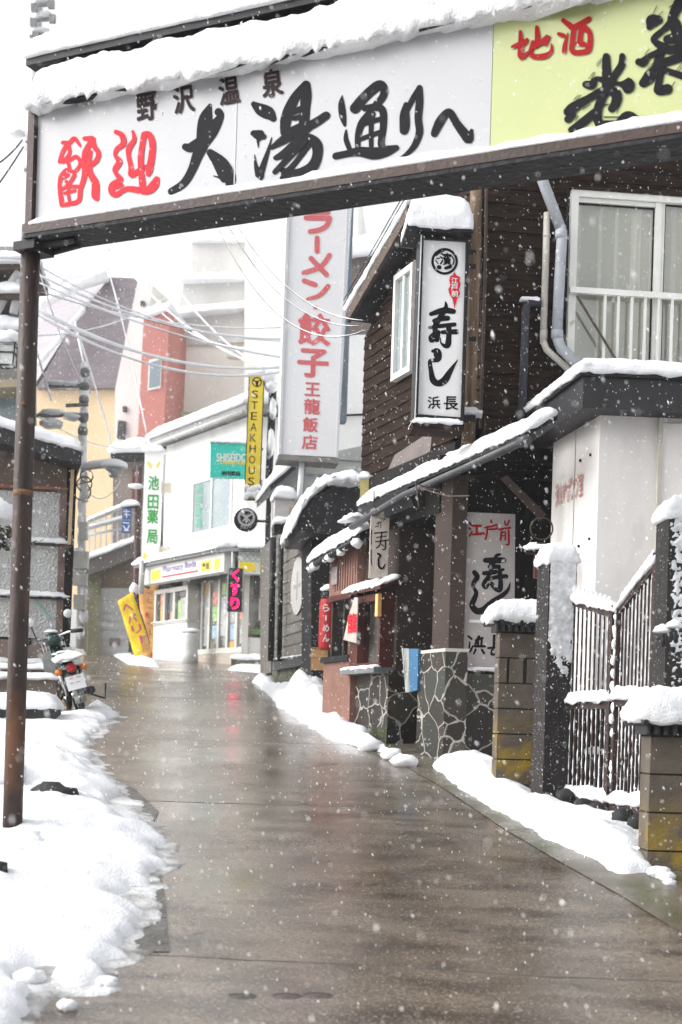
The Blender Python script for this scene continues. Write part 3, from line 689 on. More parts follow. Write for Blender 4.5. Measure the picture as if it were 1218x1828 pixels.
mb = MB(); snow_pad(mb, [Fp.w(v0[0]+.02, v0[1]+.0, .24), Fp.w(v1[0], v1[1]+.0, .24), Fp.w(v1[0], v1[1]+.0, -1.2), Fp.w(v0[0]+.02, v0[1]+.0, -1.2)], .17, cell=.045, amp=.16, lip=.02, R=.09); mb.build('snow', SNOW, hs_, True)
mb = MB()
for k in (.06, .12):
    mb.tube([Fp.w(v0[0]+.03, v0[1]+k, .262), Fp.w(v1[0], v1[1]+k, .262)], .006, 6)
mb.build('roof_seam', BLACKM, hs_)
# street-side window
x0, x1, z0, z1 = Fp.rect(712, 478, 745, 668)
z1 = Fp.hit(728, 484)[1]; z0 = Fp.hit(728, 672)[1]
wf = MB().pbox(Fp, x0, x0+.05, z0, z1, .0, .07); wf.pbox(Fp, x1-.05, x1, z0, z1, .0, .07); wf.pbox(Fp, x0+.051, x1-.051, z0, z0+.06, .0, .075); wf.pbox(Fp, x0+.051, x1-.051, z1-.06, z1, .0, .07); wf.pbox(Fp, (x0+x1)/2-.02, (x0+x1)/2+.02, z0+.061, z1-.061, .0, .06)
wn_ = wf.build('window', WHITEF, hs_)
MB().pbox(Fp, x0+.05, x1-.05, z0+.06, z1-.06, .005, .03).build('pane', BGLASS, wn_)
# corner post, cables
cp = [U(851, 322, 12.15), U(846, 480, 12.15), U(841, 640, 12.15), U(836, 790, 12.15)]
MB().tube(cp, [.052,.055,.058,.06], 14).build('corner_post', OLDLOG, hs_, True)
MB().tube([U(869, 336, 12.22), U(866, 500, 12.22), U(862, 640, 12.22), U(858, 765, 12.22)], .014, 8).build('conduit', BRACEW, hs_, True)
MB().box(U(838, 748, 12.08), .10, .08, .05).build('bracket', BLACKM, hs_)
mb = MB(); q = U(838, 740, 12.08); snow_pad(mb, [q+Vector((-.08,-.05,0)), q+Vector((.08,-.05,0)), q+Vector((.08,.05,0)), q+Vector((-.08,.05,0))], .07, cell=.02); mb.build('snow', SNOW, hs_, True)
# front window: aluminium, curtains, balcony bars
gx = lambda px, o=.06: Gp.hit(px, 550, o)[0]
gz = lambda py, px=1100, o=.06: Gp.hit(px, py, o)[1]
a, b, zt1, zb1, zm = gx(1016), gx(1330), gz(342, 1020), gz(700), gz(522, 1020)
mb = MB(); n = 240
for i in range(n+1):
    u = lerp(a+.04, b, i/n); o = .026 + .020*sin(i*.24 + 2.6*noise.noise(Vector((i*.05, 0, 0)))) + .004*sin(i*.9)
    mb.v += [Gp.w(u, zb1, o), Gp.w(u, zt1-.04, o*.8+.004)]
    if i: mb.f.append((2*i-2, 2*i, 2*i+1, 2*i-1))
mb.f.append((0, 1, 2*n+1, 2*n)); mb.build('curtain', CURT, hs_, True)
m1 = gx(1169)
wf = MB()
for u0, u1, za, zb, oo in ((a-.02, a+.045, zb1, zt1, .115), (a+.046, b, zt1-.055, zt1, .115), (m1-.028, m1+.028, zb1, zt1-.056, .10), (m1+.029, m1+.06, zb1, zt1-.056, .085), (a+.046, m1-.029, zt1-.095, zt1-.057, .09)):
    wf.pbox(Gp, u0, u1, za, zb, -.02, oo)
gk = MB()
for u0, u1, za, zb in ((a+.0465, a+.058, zb1, zt1-.0975), (m1-.042, m1-.0295, zb1, zt1-.0975), (a+.058, m1-.042, zt1-.112, zt1-.0975), (m1+.0605, m1+.072, zb1, zt1-.0575), (m1+.072, b, zt1-.072, zt1-.0575)): gk.pbox(Gp, u0, u1, za, zb, .063, .07)
wf = wf.build('window', WHITEF, hs_); gk.build('gasket', BLACKM, wf)
MB().pbox(Gp, a-.035, a-.021, zb1, zt1, -.02, .06).build('shadow_strip', BLACKM, wf)  # solid black strip imitating the shade in the recess beside the frame
MB().pbox(Gp, a+.046, m1-.029, zb1, zt1-.096, .058, .062).build('pane', GLASS, wf)
MB().pbox(Gp, m1+.061, b, zb1, zt1-.057, .058, .062).build('pane', GLASS, wf)
MB().pbox(Gp, a-.02, b, zm-.03, zm+.02, .118, .16).build('railing', WHITEF, hs_)
rl = hs_.children[-1]
for px in (1080, 1104, 1128, 1152, 1176, 1200, 1224, 1248):
    u = gx(px, .14); MB().pbox(Gp, u-.011, u+.011, zb1, zm-.031, .128, .150).build('bar', WHITEF, hs_)
MB().tube([Gp.q(1030, 528, .17), Gp.q(1112, 662, .17)], .012, 8).build('stay_rod', BRACEW, hs_)
MB().pbox(Gp, a-.04, b, zt1+.001, zt1+.035, -.02, .13).build('lintel', BROWNW, hs_)
# pipes on the front wall
def gpath(pts, o): return [Gp.q(x, y, o) for x, y in pts]
mb = MB().tube(gpath([(958,290),(968,320),(1001,408)], .16), .047, 14); mb.tube(gpath([(1001,404),(1003,430),(999,500),(994,605)], .16), .047, 14); mb.tube(gpath([(994,600),(1002,622),(1050,668)], .16), .047, 14)
for x, y0, y1 in ((1002,412,426),(995,590,604)): mb.tube(gpath([(x,y0),(x-.4,y1)], .16), .053, 14)
mb.build('downpipe', PIPEG, hs_, True, label='thick grey downpipe')
mb = MB().tube(gpath([(977,380),(975,450),(970,612)], .12), .030, 12); mb.tube(gpath([(970,608),(976,624),(1020,664)], .12), .030, 12)
for x, y0, y1 in ((976.5,418,424),(971,590,606)): mb.tube(gpath([(x,y0),(x-.4,y1)], .12), .034, 12)
mb.build('downpipe', PIPEB, hs_, True, label='thin beige downpipe')
mb = MB().tube(gpath([(964,541),(944,540),(939,552),(936,640),(930,790)], .14), .036, 12); mb.build('vent_pipe', M('navy_pipe', (.018,.022,.032), rough=.5, bump=.2, snow=.66, snow_scale=60), hs_, True)
mb = MB(); p = Gp.q(930, 533, .17); q = Gp.q(964, 534, .17); dy = Vector((0, .07, 0)); snow_pad(mb, [p, q, q+dy, p+dy], .03, cell=.02, amp=.2, lip=.004); mb.build('snow', SNOW, hs_, True)
# pent roof along the street wall, gutter and snow
o1 = .28
pn, pf = Fp.hit(938, 771, o1), Fp.hit(640, 902, o1)
mb = MB()
def slab(mb, u0, z0, u1, z1, oa, za, ob, zb, th):      # sloping eave: outer edge (oa, +za) inner edge (ob, +zb)
    return mb.hexa([Fp.w(u0,z0+za-th,oa), Fp.w(u1,z1+za-th,oa), Fp.w(u1,z1+zb-th,ob), Fp.w(u0,z0+zb-th,ob), Fp.w(u0,z0+za,oa), Fp.w(u1,z1+za,oa), Fp.w(u1,z1+zb,ob), Fp.w(u0,z0+zb,ob)])
slab(mb, pn[0], pn[1], pf[0], pf[1], o1, 0, -.0, .16, .035)
mb.build('pent_roof', BLACKM, hs_)
mb = MB(); snow_pad(mb, [Fp.w(pf[0],pf[1]+.004,o1), Fp.w(pn[0],pn[1]+.004,o1), Fp.w(pn[0],pn[1]+.16,.02), Fp.w(pf[0],pf[1]+.16,.02)], .085, cell=.035, amp=.35, lip=.02, R=.06); mb.build('snow', SNOW, hs_, True)
mb = MB(); um, zm_ = lerp(pf[0], pn[0], .36), lerp(pf[1], pn[1], .36)
mb.hexa([Fp.w(um,zm_-.21,o1-.06), Fp.w(pf[0],pf[1]-.21,o1-.06), Fp.w(pf[0],pf[1]-.21,0), Fp.w(um,zm_-.21,0), Fp.w(um,zm_-.04,o1+.015), Fp.w(pf[0],pf[1]-.04,o1+.015), Fp.w(pf[0],pf[1]-.04,0), Fp.w(um,zm_-.04,0)])
mb.build('fascia', FASCIA, hs_)
mb = MB(); mb.tube([Fp.w(pn[0]-.12, pn[1]-.09, o1+.05), Fp.w(um, zm_-.12, o1+.05), Fp.w(pf[0]+.05, pf[1]-.22, o1+.05)], .032, 12)
mb.tube([Fp.w(pn[0]-.14, pn[1]-.09, o1+.05), Fp.w(pn[0]-.02, pn[1]-.09, o1+.05)], .042, 12)
mb.build('gutter', M('dark_gutter', (.07,.073,.08), (.045,.047,.052), scale=6, rough=.4), hs_, True)
mb = MB(); snow_pad(mb, [Fp.w(pf[0]+.28,pf[1]-.14,o1+.08), Fp.w(pf[0]-.1,pf[1]-.14,o1+.08), Fp.w(pf[0]-.1,pf[1]-.14,o1+.0), Fp.w(pf[0]+.28,pf[1]-.14,o1+.0)], .06, cell=.025, amp=.4); mb.build('snow', SNOW, hs_, True)
# plain board under the siding
MB().xpoly(Fp, [(690,845),(768,806),(772,768),(705,812)], -.0, .022).build('patch_board', M('grey_board', (.16,.135,.125), (.12,.10,.095), scale=4, rough=.7), hs_)
wl_ = Fp.q(651, 872, .12)
MB().box(wl_, .09, .09, .20).build('wall_lamp', M('yellowed_plastic', (.48,.40,.16), rough=.4), hs_)
mb = MB(); snow_pad(mb, [wl_+Vector((-.055,-.055,.10)), wl_+Vector((.055,-.055,.10)), wl_+Vector((.055,.055,.10)), wl_+Vector((-.055,.055,.10))], .07, cell=.02); mb.build('snow', SNOW, hs_, True)
# ground floor: stone base, pillar, doorway, window block
G0 = Pl((.915, 12.5), (.915+.9945*3, 12.5+.1045*3)); F0 = Pl((.915, 12.5), (.915+FD.x*3, 12.5+FD.y*3))
zs = F0.hit(765, 1166)[1]
def lwall(c, t, z0, z1, mat, name, **k):        # a block with an L corner: along the street t, along the front c
    pts = [G0.w(0,z0,0), G0.w(c,z0,0), G0.w(c,z0,-.35), F0.w(t,z0,-.35), F0.w(t,z0,0)]
    return MB().prism(pts, (0, 0, z1-z0)).build(name, mat, hs_, **k)
lwall(.2, .60, 1.0, zs, STONE, 'stone_base', label='stone base of the corner pillar')
MB().pbox(G0, .201, 1.7, 1.0, G0.hit(860, 1203, -.05)[1], -.34, -.05).build('stone_base', STONE, hs_, label='low stone front under the sushi board')
MB().prism([G0.w(-.006,zs,.006), G0.w(.206,zs,.006), G0.w(.206,zs,-.34), F0.w(.606,zs,-.34), F0.w(.606,zs,.006)], (0,0,.03)).build('coping', M('mortar', (.46,.44,.40), rough=.8), hs_)
zc = pn[1]-.05
MB().prism([G0.w(.03,zs+.031,-.05), G0.w(.17,zs+.031,-.05), G0.w(.17,zs+.031,-.4), F0.w(.42,zs+.031,-.4), F0.w(.42,zs+.031,-.05)], (0,0,zc-zs-.03)).build('pillar', BROWNS, hs_)
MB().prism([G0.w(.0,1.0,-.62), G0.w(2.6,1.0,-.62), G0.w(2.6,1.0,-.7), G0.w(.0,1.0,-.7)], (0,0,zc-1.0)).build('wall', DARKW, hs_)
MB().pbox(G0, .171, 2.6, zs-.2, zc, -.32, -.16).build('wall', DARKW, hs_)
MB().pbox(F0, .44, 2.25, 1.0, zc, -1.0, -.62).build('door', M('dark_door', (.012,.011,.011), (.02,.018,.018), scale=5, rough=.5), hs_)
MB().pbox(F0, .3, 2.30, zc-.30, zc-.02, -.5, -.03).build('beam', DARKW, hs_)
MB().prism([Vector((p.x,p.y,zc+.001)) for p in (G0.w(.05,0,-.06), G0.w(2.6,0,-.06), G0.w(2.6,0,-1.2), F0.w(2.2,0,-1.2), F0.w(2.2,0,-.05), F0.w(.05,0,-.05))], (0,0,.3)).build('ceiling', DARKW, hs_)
# window block farther up the street
ta, tb = 1.32, 2.21
zk = F0.hit(665, 1200)[1]
def fblock(t0, t1, z0, z1, o0, o1, mat, name, par=hs_, **k): return MB().pbox(F0, t0, t1, z0, z1, o0, o1).build(name, mat, par, **k)
fblock(ta, tb, 1.2, zk, -.62, 0, STONE, 'stone_base', label='mossy stone base under the display window')
MB().pbox(F0, ta-.004, tb, 1.35, 1.62, .0, .006).build('moss', M('moss', (.035,.05,.012), (.08,.08,.06), scale=9, rough=.95, bump=.6), hs_)
fblock(ta, tb, zk+.001, zc-.02, -.62, -.07, BROWNS, 'wall', label='brown stucco wall of the window block')
wz0, wz1 = F0.hit(665, 1193)[1], F0.hit(665, 1064)[1]
wt0, wt1 = F0.hit(692, 1130)[0], F0.hit(638, 1130)[0]
wd = MB().pbox(F0, wt0, wt0+.05, wz0, wz1, -.06, .08); wd.pbox(F0, wt1-.22, wt1, wz0, wz1, -.06, .08); wd.pbox(F0, wt0+.051, wt1-.221, wz0, wz0+.05, -.06, .08); wd.pbox(F0, wt0+.051, wt1-.221, wz1-.07, wz1, -.06, .08)
wd = wd.build('display_window', REDW, hs_)
MB().pbox(F0, wt0+.05, wt1-.22, wz0+.05, wz1-.07, .01, .014).build('pane', GLASS, wd)
MB().pbox(F0, wt0+.03, wt1-.2, wz0+.03, wz1-.05, -.058, -.05).build('blind', M('pale_blind', (.40,.41,.40), (.12,.12,.12), scale=3.5, rough=.8, stretch=(3,3,.5)), wd)
MB().pbox(F0, wt0-.02, wt0+.05, wz1-.24, wz1-.02, .081, .12).build('paper_lamp', ORANGE, hs_)
mb = MB().pbox(F0, wt0-.06, wt1+.05, wz0-.06, wz0-.004, -.06, .16); mb.build('sill', SILVER, hs_)
mb = MB(); pad_on(mb, F0, wt0-.05, wt1+.04, .085, .16, wz0-.004, .025, cell=.03, amp=.4, lip=.004); mb.build('snow', SNOW, hs_, True)
mb = MB().hexa([F0.w(wt0-.12,wz1+.02,.14), F0.w(wt1+.08,wz1+.02,.14), F0.w(wt1+.08,wz1+.10,-.06), F0.w(wt0-.12,wz1+.10,-.06), F0.w(wt0-.12,wz1+.06,.14), F0.w(wt1+.08,wz1+.06,.14), F0.w(wt1+.08,wz1+.14,-.06), F0.w(wt0-.12,wz1+.14,-.06)])
mb.build('hood', REDW, hs_)
mb = MB(); snow_pad(mb, [F0.w(wt1+.08,wz1+.06,.14), F0.w(wt0-.12,wz1+.06,.14), F0.w(wt0-.12,wz1+.14,-.06), F0.w(wt1+.08,wz1+.14,-.06)], .05, cell=.03, amp=.3, lip=.015); mb.build('snow', SNOW, hs_, True)
# brace and dark underside near the shed
MB().hexa([p for p in [G0.q(893,855,.10), G0.q(965,930,.10), G0.q(965,930,.02), G0.q(893,855,.02), G0.q(905,848,.10), G0.q(976,918,.10), G0.q(976,918,.02), G0.q(905,848,.02)]]).build('brace', BRACEW, hs_)
MB().xpoly(G0, [(786,812),(1000,806),(1000,838),(786,842)], -.16, -.02).build('beam', DARKW, hs_)
MB().tube([Fp.w(lerp(pf[0],pn[0],.55), zm_-.16, o1-.02), F0.q(745,870,.25), F0.q(800,886,.2), F0.q(838,885,.15)], .006, 6).build('cable', BRACEW, hs_)
MB().tube([Fp.w(lerp(pf[0],pn[0],.5), zm_-.16, o1-.02), F0.q(742,860,.3), F0.q(748,905,.28)], .006, 6).build('cable', BRACEW, hs_)

# blue and silver notice board leaning in the doorway
nb = thing('notice_board', F0.w(.95, F0.hit(730,1237)[1], .02), 'thin upright board with a silver side and a blue side hung in the sushi doorway', 'notice board')
MB().xpoly(F0, [(730,1158),(747,1158),(745,1232),(732,1235)], -.0, .03).build('panel', SKYB, nb, label='blue panel')
MB().xpoly(F0, [(717,1157),(729.6,1158),(731.6,1235),(724,1236)], -.0, .03).build('panel', M('streaked_silver', (.42,.43,.41), (.12,.13,.12), scale=7, rough=.4, stretch=(4,4,.5)), nb, label='streaked silver panel')
# hanging board with worn lettering on the window block
W1 = frontal(660, 13.75, radians(3)); hb = thing('hanging_sign', W1.q(678, 1030, 0), 'weathered wooden hanging board with small black sushi lettering under the gutter', 'hanging sign')
MB().xpoly(W1, [(663,908),(696,908),(692,1031),(659,1031)], -.05, .03).build('board', M('grey_wood', (.50,.45,.40), (.40,.355,.315), scale=5, rough=.8, stretch=(3,3,.3), bump=.3), hb)
mb = MB()
for x in (668, 690): mb.tube([W1.q(x, 909, 0), W1.q(x, 876, 0)], .008, 6)
mb.build('hanger', BLACKM, hb)
mb = MB(); R = ((640,700), 2.688)
strokes(mb, W1, (470,800), 3.26, '648,495,8 720,488,8;660,520,7 716,512,7;655,545,8 728,535,8;690,490,8 680,560,8 660,580,8;712,535,8 710,585,8 695,590,7;690,560,7 700,570,7;668,615,14 682,625,13 672,650,12 675,690,12 695,700,12 712,672,4', o=.0315)
strokes(mb, W1, (470,800), 3.26, '660,440,4 690,430,5;672,425,4 668,460,4;685,440,4 684,465,4;700,385,4 722,400,4;690,410,4 712,415,4;718,380,3 700,425,3;652,460,4 664,452,4', o=.0315)
mb.build('lettering', INK, hb)
mb = MB(); strokes(mb, W1, (470,800), 3.26, '632,475,5 628,520,6 630,560,4;630,590,5 628,640,6 631,680,5', o=.0315); mb.build('lettering', INK2, hb)

# white illuminated vertical sign on the corner
VS = frontal(790, 11.85, radians(4), 600); vs_ = thing('vertical_sign', VS.q(785, 760, 0), 'white vertical sushi signboard with a black crest and snowy little roof on the house corner', 'vertical sign')
MB().xpoly(VS, [(757,425),(833,430),(823,745),(746,739)], -.20, .0).build('panel', M('sign_face_white', (.80,.80,.80), (.74,.745,.75), scale=1.5, rough=.3), vs_)
mb = MB().xpoly(VS, [(751,418),(757,418),(746,752),(739,750)], -.22, .035); mb.xpoly(VS, [(833,420),(839,420),(829,752),(823,752)], -.22, .035); mb.xpoly(VS, [(746.3,740),(823,745),(822.7,749),(746,745)], -.22, .03); mb.xpoly(VS, [(757,418),(833,422),(833,430),(757,426)], -.22, .03)
mb.build('frame', BLACKM, vs_)
MB().xpoly(VS, [(751.5,419),(753.5,419),(742,748),(740,748)], .036, .041).build('edge_trim', WHITEP, vs_)
mb = MB().xpoly(VS, [(736,752),(829,757),(829,768),(738,764)], -.25, .07); mb.build('ledge', BROWNW, vs_)
mb = MB(); p, q = VS.q(738, 753, .07), VS.q(825, 757, .07); snow_pad(mb, [p, q, q-VS.n*.3, p-VS.n*.3], .055, cell=.03, amp=.3, lip=.01); mb.build('snow', SNOW, vs_, True)
mb = MB().xpoly(VS, [(727,398),(842,406),(846,414),(727,406)], -.35, .14); mb.xpoly(VS, [(745,406),(838,411),(838,419),(745,416)], -.25, .06)
mb.build('roof', BLACKM, vs_)
mb = MB(); p, q = VS.q(730, 402, .14), VS.q(843, 408, .14); snow_pad(mb, [p, q, q-VS.n*.5, p-VS.n*.5], .30, cell=.03, amp=.10, lip=.012, fr=3, R=.12); mb.build('snow', SNOW, vs_, True)
mb = MB()
for y in (445, 470, 600): mb.xpoly(VS, [(838,y),(850,y+1),(850,y+8),(838,y+7)], -.06, -.03)
mb.build('bracket', BLACKM, vs_)
mb = MB(); R = ((740,420), 5.373)
disc(mb, VS, 740+290/5.373, 420+250/5.373, 128/5.373, .004, 40, 104/5.373)
glyph(mb, VS, '濱', 740+300/5.373, 420+228/5.373, 112/5.373, 118/5.373, .003, .05)
strokes(mb, VS, *R, '210,190,20 240,160,26 280,150,16;205,240,14 225,270,14;235,305,40 242,308,40;300,315,30 345,300,34 350,290,20;215,225,12 240,220,12;360,200,12 380,240,14 370,280,14', o=.006)
mb.build('emblem', INK, vs_)
MB(); mb = flat(MB(), VS, [(740+x/5.373, 420+y/5.373) for x, y in ((385,350),(405,385),(438,400),(434,440),(446,470),(425,520),(440,560),(412,600),(385,705),(366,610),(342,575),(325,520),(345,480),(335,430),(345,390),(370,378))], .007)
tg = mb.build('seal', RED, vs_)
mb = MB()
for ch, x, y in (('江',387,435),('戸',384,500),('前',388,560)): glyph(mb, VS, ch, 740+x/5.373, 420+y/5.373, 66/5.373, 58/5.373, .0095, .04)
mb.build('lettering', WHITEP, vs_)
mb = MB(); strokes(mb, VS, *R, '160,755,40 280,720,60 375,730,50;300,640,14 300,700,44 240,800,52 200,870,52 200,960,50 165,1010,44 148,975,24 180,940,24;190,820,40 260,800,50 320,795,50;145,885,26 250,870,40 385,855,40;270,930,40 400,925,52;330,880,52 330,980,52 320,1050,60 290,1060,40 255,1030,16 250,985,10;230,930,44 215,1000,52;175,1110,30 215,1120,80 225,1180,70 190,1200,40 150,1210,40 160,1300,46 180,1390,62 230,1420,62 290,1390,72 340,1310,52 415,1195,8', o=.002)
mb.build('lettering', INK, vs_)
mb = MB(); glyph(mb, VS, '浜', 740+188/5.373, 420+1605/5.373, 120/5.373, 120/5.373, .002, .035, rot=.06); glyph(mb, VS, '長', 740+350/5.373, 420+1610/5.373, 135/5.373, 130/5.373, .002, .035, rot=.03)
mb.build('lettering', INK, vs_)

# the sushi board in the recess
EB = Pl(G0.w(0,0,-.09).to_2d(), G0.w(3,0,-.09).to_2d()); eb = thing('sushi_board', EB.q(875, 1196, 0), 'tall grey sushi board with red and black brush lettering in the dark recess', 'signboard')
MB().xpoly(EB, [(831,914),(920,918),(918,1196),(825,1194)], -.04, .0).build('board', M('board_grey', (.42,.395,.39), (.34,.32,.315), scale=2, rough=.55), eb)
mb = MB().xpoly(EB, [(825,1194),(918,1196),(918,1201),(825,1199)], -.05, .03); mb.build('ledge', BLACKM, eb)
mb = MB(); p, q = EB.q(826, 1194, .03), EB.q(917, 1196, .03); snow_pad(mb, [p, q, q-EB.n*.028, p-EB.n*.028], .02, cell=.02, amp=.3, lip=.002); mb.build('snow', SNOW, eb, True)
R = ((820,900), 6.09)
mb = MB(); strokes(mb, EB, *R, '110,200,24 130,225,22;105,260,22 125,275,20;115,345,24 140,300,20;150,235,26 235,235,26;190,240,26 190,325,26;150,330,26 265,320,30;280,255,20 415,225,24;345,175,22 350,200,22;310,245,24 300,330,22 285,380,20;330,275,22 410,265,22 415,235,22;490,185,20 505,225,22;545,175,18 525,225,20;435,275,24 555,255,24;460,300,22 450,390,24;465,310,18 500,305,18 500,390,18;465,345,14 500,340,14;535,285,22 540,380,24 535,440,22 505,435,16', o=.002)
mb.build('lettering', DRED, eb)
mb = MB(); strokes(mb, EB, *R, '285,610,56 380,610,66 480,610,66;390,590,40 410,555,36 445,545,24;345,600,40 345,680,50;330,680,46 430,680,50;270,750,46 380,740,48 480,710,30;300,820,36 420,790,46 510,785,50;370,640,56 330,760,40 280,840,46 260,880,36 290,910,36 320,870,24;440,720,48 450,850,54 440,930,58 390,920,40 340,870,20;350,850,24 375,870,20;165,740,50 195,790,60 160,850,50 150,900,40 185,960,46 160,1040,60 140,1100,62 190,1160,72 260,1150,72 350,1070,62 470,990,52 530,930,36 555,850,8', o=.002)
mb.build('lettering', INK, eb)
mb = MB(); strokes(mb, EB, *R, '100,1435,22 135,1465,24;115,1500,16 110,1570,22;120,1600,24 150,1540,18;215,1440,30 175,1520,26;180,1480,24 255,1455,24;170,1545,28 280,1545,28;205,1480,24 205,1545,24;245,1470,24 240,1545,24;180,1580,24 160,1625,20;245,1580,24 270,1620,26;380,1430,30 375,1560,26;380,1435,22 460,1430,22;380,1475,20 450,1470,20;380,1515,20 450,1510,20;315,1565,24 480,1550,24;370,1560,26 350,1630,26 400,1630,26;420,1570,24 470,1630,26', o=.002)
mb.build('lettering', INK, eb)
mb = flat(MB(), EB, [(820+x/6.09, 900+y/6.09) for x, y in ((110,1255),(268,1260),(298,1274),(270,1292),(110,1286))], .004); mb.build('arrow', WHITEP, eb)

# ================================================================ the pump shed
d_s = 11.0
sc_ = U(1067, 900, d_s); SF = Pl((sc_.x, sc_.y), (sc_.x+cos(.06)*2, sc_.y+sin(.06)*2))       # front, to the right
ls = U(985, 900, 12.1); SL = Pl((sc_.x, sc_.y), (ls.x, ls.y))                             # side towards the street
sh = thing('pump_shed', Vector((sc_.x, sc_.y, g(11))), 'white panelled shed with dark snowy eave behind the iron gate', 'shed')
zb, zt_ = g(11)-.1, SF.hit(1070, 738)[1]
n2 = SF.w(2.0, 0, 0); bk = ls.to_2d() + (n2.to_2d()-sc_.to_2d())
MB().prism([Vector((sc_.x,sc_.y,zb)), Vector((n2.x,n2.y,zb)), Vector((bk.x,bk.y,zb)), Vector((ls.x,ls.y,zb))], (0,0,zt_-zb)).build('wall', SHEDW, sh)
us = SF.hit(1178, 900)[0]
MB().pbox(SF, us, 2.0, zb, zt_-.06, .0, .03).build('door', SHEDW, sh)
mb = MB().pbox(SF, us-.035, us-.003, zb, zt_-.03, .0, .045); mb.build('door_frame', PIPEB, sh)
MB().tube([SF.w(us+.26, zb+.2, .034), SF.w(us+.26, zt_-.08, .034)], .004, 6).build('door_seam', BRACEW, sh)
mb = MB(); Rl = SL.L
mb.pbox(SL, Rl*.48, Rl*.49, zb, zt_, .0, .008); mb.build('panel_seam', M('seam', (.48,.465,.44), rough=.6), sh)
mb = MB()
for x, y in ((1054,812),(1036,822),(1052,962),(1033,975)): c = SL.q(x, y, .008); mb.lathe(c, [(.01,-.01),(.01,.01)], 8)
mb.build('bolt', BLACKM, sh)
mb = MB(); u, z = SL.hit(1013, 876, .01)
for i, ch in enumerate('消火栓ポンプ室'):
    vs, fs = glyph_mesh(ch, .02); k = Rl*(.86 - .088*i); mb.add([SL.w(k - x*.085*Rl*.9, z + y*.20 , .010) for x, y in vs], fs)
mb.build('lettering', M('faded_red', (.50,.23,.19), rough=.6), sh)
# eave: deep dark fascia, tapering towards the street
f1, f2, f3 = SF.hit(1042, 672, .22), SF.hit(1042, 728, .22), SF.hit(1300, 676, .22)
ztop, zbot = f1[1], f2[1]
cA = SF.w(f1[0], 0, .22).to_2d(); cB = SF.w(2.2, 0, .22).to_2d(); eL = U(935, 745, 12.35).to_2d(); cC = (ls + (n2-sc_)).to_2d()
base4 = [Vector((p.x, p.y, zbot)) for p in (cA, cB, cC, eL)]
MB().prism(base4, (0, 0, ztop-zbot)).build('eave', FASCIA, sh)
mb = MB(); off = [(-.03,-.03),(.03,-.03),(.03,.03),(-.03,.03)]
MB().prism([Vector((p.x+o[0], p.y+o[1], ztop+.002)) for p, o in zip((cA, cB, cC, eL), off)], (0,0,.035)).build('roof', BLACKM, sh)
mb = MB(); snow_pad(mb, [Vector((p.x+o[0], p.y+o[1], ztop+.038)) for p, o in zip((cA, cB, cC, eL), off)], .125, cell=.035, amp=.10, lip=.018, R=.12, fr=2.5); mb.build('snow', SNOW, sh, True)
# small red lantern house hung at the shed side
ln = U(965, 1010, 11.3); lt = thing('lantern', ln, 'small brown box lantern with a snowy roof half hidden behind the left gate post', 'lantern')
MB().box(ln, .10, .10, .20).build('body', REDW, lt)
MB().box(ln+Vector((-.01,-.053,.02)), .05, .006, .11).build('pane', M('lamp_glass', (.6,.5,.36), rough=.3), lt)
MB().hexa([ln+Vector(v) for v in ((-.11,-.11,.10),(.11,-.11,.10),(.11,.11,.10),(-.11,.11,.10),(-.03,-.03,.19),(.03,-.03,.19),(.03,.03,.19),(-.03,.03,.19))]).build('roof', BLACKM, lt)
mb = MB(); snow_pad(mb, [ln+Vector(v) for v in ((-.10,-.10,.125),(.10,-.10,.125),(.10,.10,.15),(-.10,.10,.15))], .05, cell=.02); mb.build('snow', SNOW, lt, True)
mb = MB(); mb.torus(ln+Vector((0,0,.30)), .09, .007, (1,0,0), (0,0,1)); mb.build('ring', IRON, lt)

